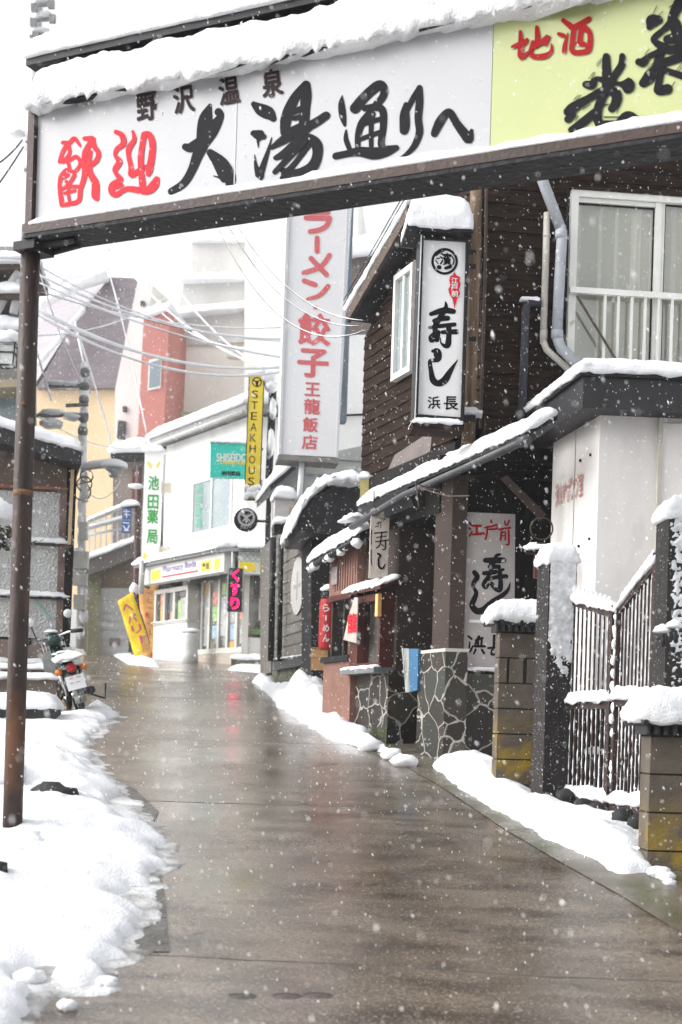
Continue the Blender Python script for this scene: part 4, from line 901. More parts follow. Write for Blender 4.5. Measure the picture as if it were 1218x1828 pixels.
# ================================================================ block walls with tile copings
def blockwall(label, x0, x1, y0, y1, d, ang, rows, slot, th=.16, cap=(0,0), snow_h=.13, ends=None):
    pl = frontal((x0+x1)/2, d, ang, (y0+y1)/2)
    u0, u1, z0, z1 = pl.rect(x0, y0, x1, y1)
    t = thing('block_wall', pl.w((u0+u1)/2, z0, 0), label, 'block wall', 'concrete block walls by the gate')
    MB().pbox(pl, u0+.006, u1-.006, z0-.3, z1, -th+.01, -.014).build('mortar', M('shaded_mortar', (.035,.03,.026), rough=.95), t); mb = MB(); rh = (z1-z0)/rows; rnd = random.Random(rows)  # mortar core darkened, painting shade into the joints and slit
    for r in range(rows+1):
        za = z0 + (r-1)*rh; zb = za+rh-.011; n = 1 if u1-u0 < .35 else 2
        if r == slot:
            w = (u1-u0)
            for a, b in ((0, .22), (.30, .68), (.80, 1)) if n == 1 else ((0, .42), (.56, 1)):
                mb.pbox(pl, u0+a*w, u0+b*w, za, zb, -th, 0)
            continue
        for k in range(n):
            a, b = u0+(u1-u0)*k/n, u0+(u1-u0)*(k+1)/n; e = rnd.uniform(-.002,.003)
            mb.pbox(pl, a, b-.010*(k < n-1), za, zb, -th, e)
    mb.build('blocks', BLOCK, t)
    mb = MB().pbox(pl, u0-.03, u1+.03, z1+.0, z1+.05, -th-.03, .03); nt = max(4, int((u1-u0+.2)/.055))
    mb.hexa([pl.w(u0-.07,z1+.051,.10), pl.w(u1+.07,z1+.051,.10), pl.w(u1+.07,z1+.12,-th/2), pl.w(u0-.07,z1+.12,-th/2), pl.w(u0-.07,z1+.08,.10), pl.w(u1+.07,z1+.08,.10), pl.w(u1+.07,z1+.15,-th/2), pl.w(u0-.07,z1+.15,-th/2)])
    mb.hexa([pl.w(u0-.07,z1+.12,-th/2-.002), pl.w(u1+.07,z1+.12,-th/2-.002), pl.w(u1+.07,z1+.051,-th-.10), pl.w(u0-.07,z1+.051,-th-.10), pl.w(u0-.07,z1+.15,-th/2-.002), pl.w(u1+.07,z1+.15,-th/2-.002), pl.w(u1+.07,z1+.08,-th-.10), pl.w(u0-.07,z1+.08,-th-.10)])
    for i in range(nt+1):
        u = u0-.06+(u1-u0+.12)*i/nt; mb.tube([pl.w(u, z1+.065, .118), pl.w(u, z1+.15, -th/2)], .019, 8)
        mb.tube([pl.w(u, z1+.065, -th-.118), pl.w(u, z1+.15, -th/2)], .019, 8)
    for i in range(nt): 
        u = u0-.06+(u1-u0+.12)*(i+.5)/nt; mb.lathe(pl.w(u, z1+.03, .05), [(.016,-.03),(.018,.03)], 8)
    mb.build('tile_coping', TILE, t)
    mb = MB(); snow_pad(mb, [pl.w(u0-.07,z1+.088,.11), pl.w(u1+.07,z1+.088,.11), pl.w(u1+.07,z1+.088,-th-.11), pl.w(u0-.07,z1+.088,-th-.11)], snow_h, cell=.022, amp=.16, lip=.022, droop=.02, fr=6, R=.13); mb.build('snow', SNOW, t, True)
    return t
blockwall('narrow concrete block pier with snowy tile coping between stone base and left gate post', 889, 952, 1128, 1400, 10.75, radians(6), 6, 5, snow_h=.17)
blockwall('wide concrete block wall with a slit and snow mound at the right edge of the photo', 1158, 1330, 1314, 1588, 7.95, radians(3), 4, 3, th=.2, snow_h=.19)

# ================================================================ gate posts and the iron gate
def gate_post(label, x, y0, y1, d, w, turn):
    b, t = U(x, y1, d), U(x+ (y1-y0)*.03, y0, d); th = thing('gate_post', b, label, 'gate post', 'dark posts of the iron gate')
    R = Matrix.Rotation(turn, 3, 'Z'); h = w/2
    cs = [R @ Vector(v) for v in ((-h,-h,0),(h,-h,0),(h,h,0),(-h,h,0))]
    MB().hexa([Vector((b.x,b.y,b.z-.25))+c for c in cs] + [Vector((b.x,b.y,t.z))+c for c in cs]).build('post', POSTW, th)
    k = .004; f = lambda a, bb, z0, z1: [Vector((b.x,b.y,z0))+a, Vector((b.x,b.y,z0))+bb, Vector((b.x,b.y,z1))+bb, Vector((b.x,b.y,z1))+a]
    a1, a2 = R @ Vector((-h*.96,-h-k,0)), R @ Vector((h*.9,-h-k,0)); zl = lerp(b.z, t.z, .53)
    mb = MB(); n, m = 22, 110; id_ = {}; left = 'left' in label; zl = zl if left else lerp(b.z, t.z, .42)
    for i in range(n+1):
        for j in range(m+1):
            p = lerp(a1, a2, i/n); z = lerp(zl, t.z-.004, j/m); q = Vector((b.x,b.y,z))+p
            e = min(1, 5*min(i/n, 1-i/n)+.1); cv = (2.2*j/m + .02 if left else .45*j/m + .02) + (.5 if left else .65)*noise.noise(q*(16 if left else 38)) + .35*noise.noise(q*70) - .55*(1-e); bulge = max(0, min(1, cv*1.8))*(.021 + .008*noise.noise(q*30))
            nn = R @ Vector((0,-1,0)); id_[i,j] = len(mb.v); mb.v.append(q + nn*(bulge-.012))
    for i in range(n):
        for j in range(m): mb.f.append((id_[i,j], id_[i+1,j], id_[i+1,j+1], id_[i,j+1]))
    mb.build('plastered_snow', M('wind_snow', (.84,.85,.87), (.55,.56,.58), scale=16, rough=.7, bump=.6, bscale=60), th, True)
    top = [Vector((b.x,b.y,t.z))+c*1.06 for c in cs]
    mb = MB(); snow_pad(mb, top, .15, cell=.018, amp=.12, lip=.014, droop=.02, R=.11); mb.build('snow', SNOW, th, True)
    return b, t
lp = gate_post('left dark gate post with snow stuck to its upper half beside the block pier', 982, 1006, 1442, 10.15, .215, radians(15))
rp = gate_post('tall right gate post under a round snow cap behind the wide block wall', 1203, 930, 1540, 8.75, .27, radians(4))
gl0, gl1 = U(1003, 1420, 10.15), U(1092, 1415, 9.55); gr1 = U(1166, 1440, 8.95)
gt = thing('iron_gate', (gl0+gl1)/2, 'rusty double iron gate with thin upright bars crusted in snow', 'gate')
def leaf(label, a, b, x0, x1, ytop0, ytop1, ymid, ybot):
    pl = Pl((a.x, a.y), (b.x, b.y)); e = Empty = None
    L = pl.L; s0, s1 = .02, L-.02
    zt0, zt1 = pl.hit(x0, ytop0)[1], pl.hit(x1, ytop1)[1]; zm = pl.hit((x0+x1)/2, ymid)[1]; zb = pl.hit((x0+x1)/2, ybot)[1]
    mb = MB()
    mb.hexa([pl.w(s0,zt0-.05,.02), pl.w(s1,zt1-.05,.02), pl.w(s1,zt1-.05,-.02), pl.w(s0,zt0-.05,-.02), pl.w(s0,zt0,.02), pl.w(s1,zt1,.02), pl.w(s1,zt1,-.02), pl.w(s0,zt0,-.02)])
    for z in (zm, zb): mb.pbox(pl, s0, s1, z-.055, z, -.024, .024)
    for s, zz in ((s0, zt0), (s1-.04, zt1)): mb.pbox(pl, s, s+.04, zb-.04, zz+.04, -.026, .026)
    fr = mb.build('gate_leaf', IRON, gt, label=label)
    n = 10; sn = MB()
    for i in range(1, n):
        s = lerp(s0+.02, s1-.02, i/n); zz = lerp(zt0, zt1, i/n)
        MB().tube([pl.w(s, zb, 0), pl.w(s, zz+.07, 0)], .0075, 7).build('bar', IRON, fr)
        sn.lathe(pl.w(s, zz+.045, 0), [(.012,-.05),(.024,-.01),(.022,.02),(.008,.05)], 8)
        N_ = 40; pts = [pl.w(s-.003, lerp(zb, zz, k/N_), .006) for k in range(N_+1)]
        sn.tube(pts, [max(.0005, .0030 + .0085*noise.noise(q*22) + .003*noise.noise(q*60)) for q in pts], 6)
    for zz in (zm, zb): snow_pad(sn, [pl.w(s0,zz,.04), pl.w(s1,zz,.04), pl.w(s1,zz,-.04), pl.w(s0,zz,-.04)], .075, cell=.018, amp=.35, lip=.012)
    snow_pad(sn, [pl.w(s0,zt0,.03), pl.w(s1,zt1,.03), pl.w(s1,zt1,-.03), pl.w(s0,zt0,-.03)], .06, cell=.018, amp=.4, lip=.01)
    sn.build('snow', SNOW, fr, True)
    return pl
P1 = leaf('left leaf of the iron gate', gl0, gl1, 1003, 1092, 1068, 1092, 1252, 1424)
P2 = leaf('right leaf of the iron gate', gl1, gr1, 1104, 1166, 1090, 1000, 1246, 1436)
mb = MB(); p = gl1
for k in range(70):
    z = lerp(p.z+.02, U(1098,1085,9.5).z, random.random()); r = random.uniform(.012,.024); mb.blob(Vector((p.x+random.uniform(-.02,.03), p.y-.035, z)), r, r, r*1.6, .3, 2, 8, 6)
mb.build('snow', SNOW, gt, True)
# dark boarding and lumps behind the gate
MB().box(U(1092, 1350, 10.6), .95, .05, .72).build('board_fence', DARKW, None, label='dark boards behind the lower half of the iron gate', category='fence')
mb = MB()
c = U(1060, 1360, 10.2); mb.blob(c, .07, .07, .1, .3); st = thing('garden_stub', c, 'small snow-topped stub seen through the bars of the iron gate', 'stub')
MB().blob(c-Vector((0,0,.05)), .06, .06, .12, .25).build('stem', ROCK, st, True); MB().blob(c+Vector((0,0,.06)), .08, .08, .05, .3, 3, 14, 9, True).build('snow', SNOW, st, True)
k = 0
for x, y, d, r in ((1010,1425,9.9,.05),(1060,1455,9.4,.06),(1112,1462,9.0,.055),(1140,1470,8.9,.05),(1040,1440,9.6,.045)):
    c = U(x, y, d); MB().blob(c, r*1.4, r*1.2, r*1.3, .35, 2.5).build('rock', ROCK, None, True, label=('dark stone at the foot of the left gate post', 'dark stone under the meeting stiles of the gate', 'dark stone under the right gate leaf', 'dark stone beside the wide block wall under the gate', 'dark stone under the left gate leaf')[k], category='stone', group='dark stones under the gate'); k += 1
for k, (x, y, d) in enumerate(((1184,1130,8.35),(1206,1122,8.3))):
    c = U(x, y, d); t = thing('latch_hook', c, ('left', 'right')[k] + ' one of two snow-covered hooks jutting from the tall right gate post', 'hook', 'hooks on the right gate post')
    MB().tube([c+Vector((0,.12,-.02)), c+Vector((0,0,-.02)), c+Vector((.0,-.02,-.08))], .014, 8).build('hook', BLACKM, t, True)
    MB().blob(c+Vector((0,.03,.01)), .05, .08, .04, .3, 3, 12, 8, True).build('snow', SNOW, t, True)

# ================================================================ ramen shop up the street from the sushi house
rs = thing('ramen_shop', F0.w(2.7, 1.6, -.3), 'low pink fronted noodle shop with dark porch roof next to the sushi house', 'shop')
t0, t1 = 2.215, 3.05
zp = F0.hit(612, 1182)[1]; zw = F0.hit(612, 1062)[1]; ze = F0.hit(600, 978)[1]
fblock(t0, t1, 1.2, zp, -.8, .06, PINK, 'planter_wall', rs)
fblock(t0, t1, zp+.001, zp+.06, -.3, .10, BLACKM, 'counter', rs)
fblock(t0, t1, zw, ze-.05, -.35, .02, PINK, 'wall', rs)
mb = MB()
for i in range(9):
    u = lerp(t0+.04, t1-.2, i/8); mb.pbox(F0, u, u+.02, zw+.05, ze-.1, .021, .032)
mb.build('slats', M('pale_slats', (.26,.14,.11), rough=.7), rs)
fblock(t1-.3, t1-.12, zw+.12, ze-.22, .033, .045, M('plate', (.30,.27,.26), (.2,.18,.18), scale=12, rough=.5), 'name_plate', rs)
fblock(t0, t1, zp+.061, zw-.001, -.35, -.2, M('shop_interior', (.30,.22,.15), (.05,.035,.03), scale=2.4, rough=.7), 'shop_window', rs)
for u in (t0+.02, (t0+t1)/2, t1-.05): fblock(u, u+.035, zp+.061, zw-.001, -.06, -.01, BROWNS, 'mullion', rs)
fblock(t0+.1, t1-.04, zw-.06, zw-.001, -.0, .05, REDW, 'red_trim', rs)
EO = .16; p, q = F0.hit(643, 950, EO), F0.hit(553, 1003, EO)
mb = MB(); slab_pts = lambda za, zb, th: [F0.w(p[0],p[1]+za-th,EO), F0.w(q[0],q[1]+za-th,EO), F0.w(q[0],q[1]+zb-th,-.1), F0.w(p[0],p[1]+zb-th,-.1), F0.w(p[0],p[1]+za,EO), F0.w(q[0],q[1]+za,EO), F0.w(q[0],q[1]+zb,-.1), F0.w(p[0],p[1]+zb,-.1)]
mb.hexa(slab_pts(0, .12, .05)); mb.build('eave', DARKW, rs)
mb = MB(); snow_pad(mb, [F0.w(q[0],q[1]+.002,EO+.01), F0.w(p[0],p[1]+.002,EO+.01), F0.w(p[0],p[1]+.10,0), F0.w(q[0],q[1]+.10,0)], .13, cell=.035, amp=.15, lip=.02, R=.1); mb.build('snow', SNOW, rs, True)
for i, r in enumerate((.055,.03,.045,.05,.028,.05,.04)):
    u = lerp(p[0], q[0], (i+.4*(i%2))/6.5); c = F0.w(u, lerp(p[1], q[1], i/6.5)-.09-r*.4, EO+.03); MB().blob(c, r*1.1, r, r*.9, .45, 3, 10, 7).build('snow', SNOW, rs, True)
MB().tube([F0.w(p[0], p[1]-.08, EO+.03), F0.w(q[0], q[1]-.08, EO+.03)], .035, 10).build('gutter', BLACKM, rs, True)
# dark porch with a curved roof behind it
RP = frontal(585, 17.0, radians(8), 900)
mb = MB().xpoly(RP, [(530,932),(548,905),(566,885),(592,870),(645,868),(650,960),(535,948)], -1.6, .0); mb.build('porch_roof', TILE, rs)
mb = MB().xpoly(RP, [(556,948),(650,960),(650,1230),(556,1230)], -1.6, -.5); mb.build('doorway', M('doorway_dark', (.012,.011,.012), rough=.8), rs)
mb = MB()
pts = [(524,938),(540,905),(560,880),(590,858),(640,855)]
for a_, b_ in zip(pts, pts[1:]):
    pa, pb_ = RP.q(*a_, .08), RP.q(*b_, .08); snow_pad(mb, [pa, pb_, pb_-RP.n*1.5, pa-RP.n*1.5], .14, cell=.06, amp=.5, lip=.05, droop=.05, R=.15)
mb.build('snow', SNOW, rs, True)
# things outside the noodle shop
bx = U(570, 1193, 16.8)
cb = thing('cardboard_box', bx, 'tall brown cardboard box on the snow at the noodle shop doorway', 'box')
mb = MB().hexa([bx+Vector(v) for v in ((-.10,-.08,-.02),(.10,-.08,-.02),(.10,.1,-.02),(-.10,.1,-.02),(-.10,-.08,.23),(.10,-.08,.23),(.10,.1,.23),(-.10,.1,.23))]); mb.build('carton', CARD, cb)
mb = MB().box(bx+Vector((0,-.082,.12)), .2, .003, .012); mb.box(bx+Vector((0,-.082,.24)), .2, .02, .012); mb.build('flap', M('card_edge', (.3,.17,.08), rough=.9), cb)
ls_ = U(584, 1160, 16.6); lp_ = thing('paper_lantern', ls_, 'tall red paper lantern with white top and white characters at the noodle shop door', 'lantern')
RL = frontal(584, 16.5, 0, 1100)
h = .0069
MB().lathe(ls_, [(.085,0),(.10,.03),(.105,.1),(.105,.5),(.10,.56),(.09,.6)], 18).build('shade', M('red_paper', (.38,.016,.016), (.30,.012,.012), scale=6, rough=.6), lp_, True)
MB().lathe(ls_+Vector((0,0,.601)), [(.088,0),(.092,.05),(.07,.10),(.03,.125)], 16).build('cap', BLACKM, lp_, True)
MB().blob(ls_+Vector((0,0,.70)), .10, .10, .075, .2, 3, 14, 9, True).build('snow', SNOW, lp_, True)
mb = MB()
for i, ch in enumerate('らーめん'):
    glyph(mb, frontal(584, 16.49, 0, 1100), ch, 582, 1085+i*18, 11 if ch != 'ー' else 9, 13 if ch != 'ー' else 3, 0, .03, rot=pi/2 if ch == 'ー' else 0)
mb.build('lettering', WHITEP, lp_)
bn = F0.hit(626, 1110, .16); bb = thing('cloth_banner', F0.w(bn[0], bn[1]-.25, .16), 'white tapering cloth banner with a red character by the shop counter', 'banner')
mb = MB().xpoly(F0, [(633,1066),(639,1067),(636,1148),(613,1142),(624,1095)], .14, .15); mb.build('cloth', M('white_cloth', (.46,.42,.39), (.38,.34,.31), scale=6, rough=.9), bb)
mb = MB(); glyph(mb, F0, '龍', 629, 1112, 17, 34, .158, .045); mb.build('lettering', RED, bb)
mb = MB().tube([F0.q(634,1062,.15), F0.q(640,1060,.15)], .012, 8); mb.build('rod', DARKW, bb)
# ================================================================ grey sided house with the oval badge
def bg(pl, pts, o0, o1, mat, name, par=None, **k): return MB().xpoly(pl, pts, o0, o1).build(name, mat, par, **k)
sA, sB = U(487, 1200, 21.3), U(561, 1180, 18.4)
SP = Pl((sA.x, sA.y), (sB.x, sB.y))
gh = thing('siding_house', SP.w(1.5, g(20), -.5), 'low grey board sided house with a white oval badge on its street wall', 'house')
spoly = [(490,962),(540,945),(561,935),(562,1180),(488,1196)]
mb = boards(MB(), SP, spoly, .155, seed=5); mb.build('siding', GREYS, gh)
bg(SP, [(490,950),(561,930),(562,1185),(488,1200)], -1.2, -.031, GREYS, 'wall', gh)
bg(SP, [(486,1198),(562,1184),(561,1240),(485,1255)], -1.2, .0, MOSSC, 'base', gh)
bg(SP, [(489,1178),(549,1170),(549,1186),(489,1197)], .015, .05, FASCIA, 'sill_board', gh)
mb = MB(); p, q = SP.q(489,1177,.05), SP.q(549,1169,.05); snow_pad(mb, [p, q, q-SP.n*.03, p-SP.n*.03], .02, cell=.04); mb.build('snow', SNOW, gh, True)
mb = MB(); u, z = SP.hit(531, 1046, .024)
for k in range(28): t = 2*pi*k/28; mb.v.append(SP.w(u+.46*cos(t), z+.40*sin(t), .026))
mb.f.append(tuple(range(28))); mb.build('oval_badge', M('badge_white', (.55,.54,.52), rough=.5), gh)
mb = MB(); mb.pbox(SP, u-.25, u+.25, z-.03, z+.03, .0265, .028); mb.pbox(SP, u-.05, u+.05, z-.2, z+.2, .0265, .0283); mb.build('emblem', M('badge_grey', (.36,.35,.34), rough=.5), gh)
mb = MB()
for x, w in ((488, .05), (503, .035)): c = SP.q(x, 960, .10); e_ = SP.q(x-4, 1180, .10); mb.tube([c, e_], w, 10)
mb.build('downpipe', BLACKM, gh, True)
bg(SP, [(516,905),(524,905),(523,960),(515,960)], .05, .12, OLDLOG, 'timber', gh)
mb = MB(); c = SP.q(523, 976, .12); mb.box(c, .22, .16, .05); mb.build('bracket', BLACKM, gh)
mb = MB(); snow_pad(mb, [c+Vector(v) for v in ((-.14,-.1,.03),(.14,-.1,.03),(.14,.1,.03),(-.14,.1,.03))], .09, cell=.03); mb.build('snow', SNOW, gh, True)
# gabled upper part behind
GB = frontal(560, 22.3, radians(10), 860)
gb = thing('gable_house', U(560, 1180, 22.8), 'pale grey board gable behind the noodle sign and its steel leg', 'house')
mb = boards(MB(), GB, [(486,905),(492,862),(540,822),(560,806),(655,800),(655,960),(486,960)], .26, th=.03, seed=9); mb.build('siding', LGREY, gb)
bg(GB, [(484,962),(655,962),(655,1200),(484,1200)], -1.5, -.05, GREYS, 'wall', gb)
p, q, r_ = GB.q(482, 876, .25), GB.q(540, 826, .25), GB.q(664, 806, .25)
mb = MB().hexa([p-GB.n*1.8, p, q, q-GB.n*1.8] + [v+Vector((0,0,.1)) for v in (p-GB.n*1.8, p, q, q-GB.n*1.8)]); mb.build('roof', TILE, gb)
mb = MB(); snow_pad(mb, [p+Vector((0,0,.1)), q+Vector((0,0,.1)), q+Vector((0,0,.1))-GB.n*1.8, p+Vector((0,0,.1))-GB.n*1.8], .2, cell=.07, amp=.2, lip=.04); mb.build('snow', SNOW, gb, True)
# snow covered meter cabinet on the corner
EC = frontal(508, 19.9, radians(8), 900); eb_ = thing('meter_cabinet', EC.q(508, 944, 0), 'pale cabinet under a thick snow cap on the corner of the grey sided house', 'cabinet')
bg(EC, [(492,884),(526,886),(524,934),(490,936)], -.3, .0, M('cabinet_pale', (.50,.49,.47), (.42,.41,.39), scale=5, rough=.5), 'casing', eb_)
bg(EC, [(489,936),(526,934),(525,944),(490,950)], -.35, .04, BLACKM, 'tray', eb_)
mb = MB(); p, q = EC.q(490, 888, .04), EC.q(528, 890, .04); snow_pad(mb, [p, q, q-EC.n*.38, p-EC.n*.38], .19, cell=.035, amp=.12, lip=.02, R=.15); mb.build('snow', SNOW, eb_, True)
mb = MB(); p, q = EC.q(489, 934, .07), EC.q(526, 932, .07); snow_pad(mb, [p, q, q-EC.n*.06, p-EC.n*.06], .09, cell=.035); mb.build('snow', SNOW, eb_, True)

# ================================================================ tall noodle sign on its steel leg
RSg = frontal(560, 20.2, radians(7), 700); rg = thing('noodle_sign', RSg.q(560, 1000, -.2), 'very tall white lit sign with red noodle lettering above the grey houses', 'vertical sign')
bg(RSg, [(521,300),(623,300),(600,816),(503,811)], -.35, .0, M('lit_white', (.80,.80,.815), (.76,.76,.775), scale=.6, rough=.35), 'panel', rg)
mb = MB().xpoly(RSg, [(515,300),(520.7,300),(502.7,811),(498,811)], -.36, .03); mb.xpoly(RSg, [(623.3,300),(628,300),(604,817),(600.3,817)], -.36, .03); mb.build('frame', M('pale_metal', (.55,.56,.58), rough=.4), rg)
bg(RSg, [(497,811.5),(606,817.5),(605,827),(496,820)], -.4, .06, M('sign_tray', (.24,.235,.22), (.17,.165,.155), scale=7, rough=.7), 'tray', rg)
bg(RSg, [(628,380),(634,300),(622,300),(629,390),(612,752),(604,752),(619,380)][0:1]+[(634,300),(619,752),(607,752),(628,380)], -.6, -.37, STEELB, 'steel_leg', rg)
mb = MB().tube([RSg.q(541, 820, -.15), RSg.q(535, 906, -.15)], .05, 10); mb.build('pole', STEELB, rg, True)
mb = MB().tube([RSg.q(539.5, 822, -.10), RSg.q(533.8, 900, -.10)], .04, 8); mb.build('snow', SNOW, rg, True)
PKR = M('pink_red_paint', (.62, .13, .14), rough=.5)
mb = MB(); R = ((490,370), 3.97)
strokes(mb, RSg, *R, '250,35,36 380,35,36;225,75,36 390,78,36;392,78,36 370,130,36 320,160,36 255,172,36;303,218,36 303,312,36;390,340,36 330,420,36 210,465,36;260,362,36 370,478,36;212,520,36 290,550,36;380,560,36 320,625,34 235,650,22;290,712,30 292,712,30', o=.006)
mb.build('lettering', PKR, rg)
mb = MB()
glyph(mb, RSg, '餃', 490+283/3.97, 370+865/3.97, 228/3.97, 225/3.97, .006, .055); glyph(mb, RSg, '子', 490+275/3.97, 370+1105/3.97, 218/3.97, 200/3.97, .006, .06)
for ch, x, y, w_, h_ in (('王',270,1290,108,94),('龍',267,1412,112,108),('飯',255,1540,106,104),('店',250,1665,108,100)): glyph(mb, RSg, ch, 490+x/3.97, 370+y/3.97, w_/3.97, h_/3.97, .006, .05)
mb.build('lettering', PKR, rg)
# white walls behind it
wb = thing('white_building', U(640, 1100, 26), 'plain white walled building between the noodle sign and the timber house', 'building')
W2 = frontal(630, 25, radians(8), 800)
bg(W2, [(600,600),(700,595),(700,1000),(590,1000)], -4, 0, WHITEW, 'wall', wb)
bg(W2, [(596,832),(660,830),(660,862),(596,862)], .0, .25, STEELB, 'ledge', wb)
MB().tube([W2.q(596,742,.06), W2.q(655,740,.06)], .02, 8).build('cable', BLACKM, wb)
hb2 = thing('far_brown_house', U(640, 900, 32), 'small brown walled house with a white roof above the sushi house gable', 'house')
W3 = frontal(640, 31, 0, 480)
bg(W3, [(622,455),(700,455),(700,800),(622,800)], -4, 0, M('far_brown', (.16,.13,.12), (.12,.10,.09), scale=2, rough=.8), 'wall', hb2)
mb = MB(); p, q = W3.q(615,458,.3), W3.q(720,450,.3); snow_pad(mb, [p, q, q-W3.n*4+Vector((0,0,1.0)), p-W3.n*4+Vector((0,0,1.0))], .5, cell=.15, amp=.1); mb.build('snow', SNOW, hb2, True)

# ================================================================ the pharmacy on the bend
pc = U(432, 1180, 31.0); pl_ = U(286, 1180, 34.6)
PS = Pl((pc.x, pc.y), (pl_.x, pl_.y)); PF = Pl((pc.x, pc.y), (pc.x+2.998, pc.y+.12))
ph = thing('pharmacy', Vector((pc.x-1, pc.y+2, g(32))), 'white two storey corner pharmacy with yellow shop front and snowy canopy', 'shop')
zg0 = 2.3; zc0 = PS.hit(420, 978)[1]; zc1 = PS.hit(420, 1010)[1]; zr = PS.hit(420, 752)[1]
foot = [Vector((pc.x,pc.y,0)), PF.w(4,0,0), PF.w(4,0,-7), PS.w(PS.L,0,-6), Vector((pl_.x,pl_.y,0))]
MB().prism([Vector((p.x,p.y,zc0)) for p in foot], (0,0,zr-zc0)).build('wall', WHITEW, ph)
ins = [PS.w(.5,0,-.5), PF.w(4,0,-.5), PF.w(4,0,-7), PS.w(PS.L-.02,0,-6), PS.w(PS.L-.02,0,-.5)]
MB().prism([Vector((p.x,p.y,zg0)) for p in ins], (0,0,zc0-zg0-.01)).build('shop_interior', M('shop_inside', (.45,.44,.40), (.2,.19,.17), scale=1.5, rough=.8), ph)
# roof: eave following the photo's line, snow above
e1_, e2_ = PS.hit(455, 734, .35), PS.hit(283, 812, .35)
def pslab(z0, z1, oa, ob, th, u0, u1, zin):
    return MB().hexa([PS.w(u0,z0-th,oa), PS.w(u1,z1-th,oa), PS.w(u1,z1+zin-th,ob), PS.w(u0,z0+zin-th,ob), PS.w(u0,z0,oa), PS.w(u1,z1,oa), PS.w(u1,z1+zin,ob), PS.w(u0,z0+zin,ob)])
zr1 = max(zr, e1_[1])
pslab(zr1+.16, zr1+.16, .35, -6, .16, -.5, PS.L+.25, .55).build('roof', M('roof_edge', (.22,.22,.22), rough=.6), ph)
mb = MB(); snow_pad(mb, [PS.w(PS.L+.25,zr1+.165,.38), PS.w(-.5,zr1+.165,.38), PS.w(-.5,zr1+.71,-6), PS.w(PS.L+.25,zr1+.71,-6)], .30, cell=.12, amp=.1, lip=.05, R=.3); mb.build('snow', SNOW, ph, True)
mb = MB().tube([PS.w(-.4,zr1-.02,.36), PS.w(PS.L+.2,zr1-.02,.36)], .05, 8); mb.build('gutter', M('pale_gutter', (.42,.41,.39), rough=.5), ph, True)
# upstairs window
u0, u1 = PS.hit(346, 900)[0], PS.hit(416, 900)[0]; zz0, zz1 = PS.hit(380, 945)[1], PS.hit(380, 856)[1]
a_, b_ = min(u0,u1), max(u0,u1)
wf = MB().pbox(PS, a_, b_, zz0-.05, zz0, -.02, .06); wf.pbox(PS, a_, b_, zz1, zz1+.05, -.02, .05); wf.pbox(PS, a_, a_+.05, zz0, zz1, -.02, .05); wf.pbox(PS, b_-.05, b_, zz0, zz1, -.02, .05); wf.pbox(PS, (a_+b_)/2-.03, (a_+b_)/2+.03, zz0, zz1, -.02, .05)
wf = wf.build('window', WHITEF, ph)
for c_, d_ in ((a_+.05, (a_+b_)/2-.03), ((a_+b_)/2+.03, b_-.05)): MB().pbox(PS, c_, d_, zz0, zz1, .0, .02).build('pane', BGLASS, wf)
mb = MB()
for i, ch in enumerate('池田薬局'): glyph(mb, PS, ch, 356-i*.7, 873+i*20, 11, 15, .03, .03)
mb.build('lettering', M('window_green', (.12,.36,.26), rough=.5), ph)
# canopy
c0, c1 = PS.hit(426, 972, .75), PS.hit(286, 1010, .75)
zcan = (c0[1]+c1[1])/2
can = [PS.w(PS.L+.05,0,.75), PS.w(-.15,0,.75), PF.w(-.12,0,.75), PF.w(4,0,.75), PF.w(4,0,-.1), PS.w(PS.L+.05,0,-.1)]
can = [Vector((p.x,p.y,zcan)) for p in can]
MB().prism(can, (0,0,.07)).build('canopy', M('canopy_edge', (.16,.16,.16), rough=.5), ph)
mb = MB(); snow_pad(mb, [PS.w(PS.L+.05,zcan+.075,.78), PS.w(-.15,zcan+.075,.78), PS.w(-.1,zcan+.2,.02), PS.w(PS.L+.05,zcan+.2,.02)], .17, cell=.08, amp=.12, R=.12)
snow_pad(mb, [PF.w(-.1,zcan+.075,.78), PF.w(4,zcan+.075,.78), PF.w(4,zcan+.2,.02), PF.w(.1,zcan+.2,.02)], .17, cell=.08, amp=.12, R=.12); mb.build('snow', SNOW, ph, True)
zf0 = zcan-.42
MB().pbox(PS, -.2, PS.L, zf0, zcan-.002, .35, .62).build('fascia', M('fascia_white', (.60,.60,.60), rough=.4), ph)
MB().pbox(PF, -.12, 4, zf0-.05, zcan-.002, .35, .62).build('fascia', M('fascia_grey', (.60,.61,.60), rough=.4), ph)
for u, w_ in ((-.02,.28),(.42,.5),(3.05,.5),):
    MB().pbox(PS, u, u+w_, zf0+.06, zf0+.3, .60, .626).build('yellow_panel', M('shop_yellow', (.66,.55,.03), rough=.4) if u < .1 else YELLOW, ph)
mb = MB(); 
vs, fs = glyph_mesh('Pharmacy Ikeda', .0); mb.add([PS.w(2.02 - x*1.75, zf0+.26 + y*.2, .63) for x, y in vs], fs); mb.build('lettering', M('sign_purple', (.16, .09, .30), rough=.5), ph)
MB().pbox(PS, 1.05, 2.95, zf0+.09, zf0+.125, .60, .628).build('stripe', RED, ph)
mb = MB(); vs, fs = glyph_mesh('薬局', .02); mb.add([PS.w(.67 - x*.36, zf0+.18 + y*.16, .631) for x, y in vs], fs); mb.build('lettering', BLACKM, ph)
for u, w_ in ((-.1,.34),(.33,.6),(1.02,.68),(1.8,.68)): MB().pbox(PF, u, u+w_, zf0-.0, zf0+.2, .6, .627).build('yellow_panel', M('front_yellow', (.78,.58,.015), rough=.4), ph)
mb = MB()
for i in range(26):
    u = -.05+i*.12
    for sg in (1, -1): mb.tube([PF.w(u, zf0+.2, .625), PF.w(u+sg*.17, zcan-.03, .625)], .007, 4)
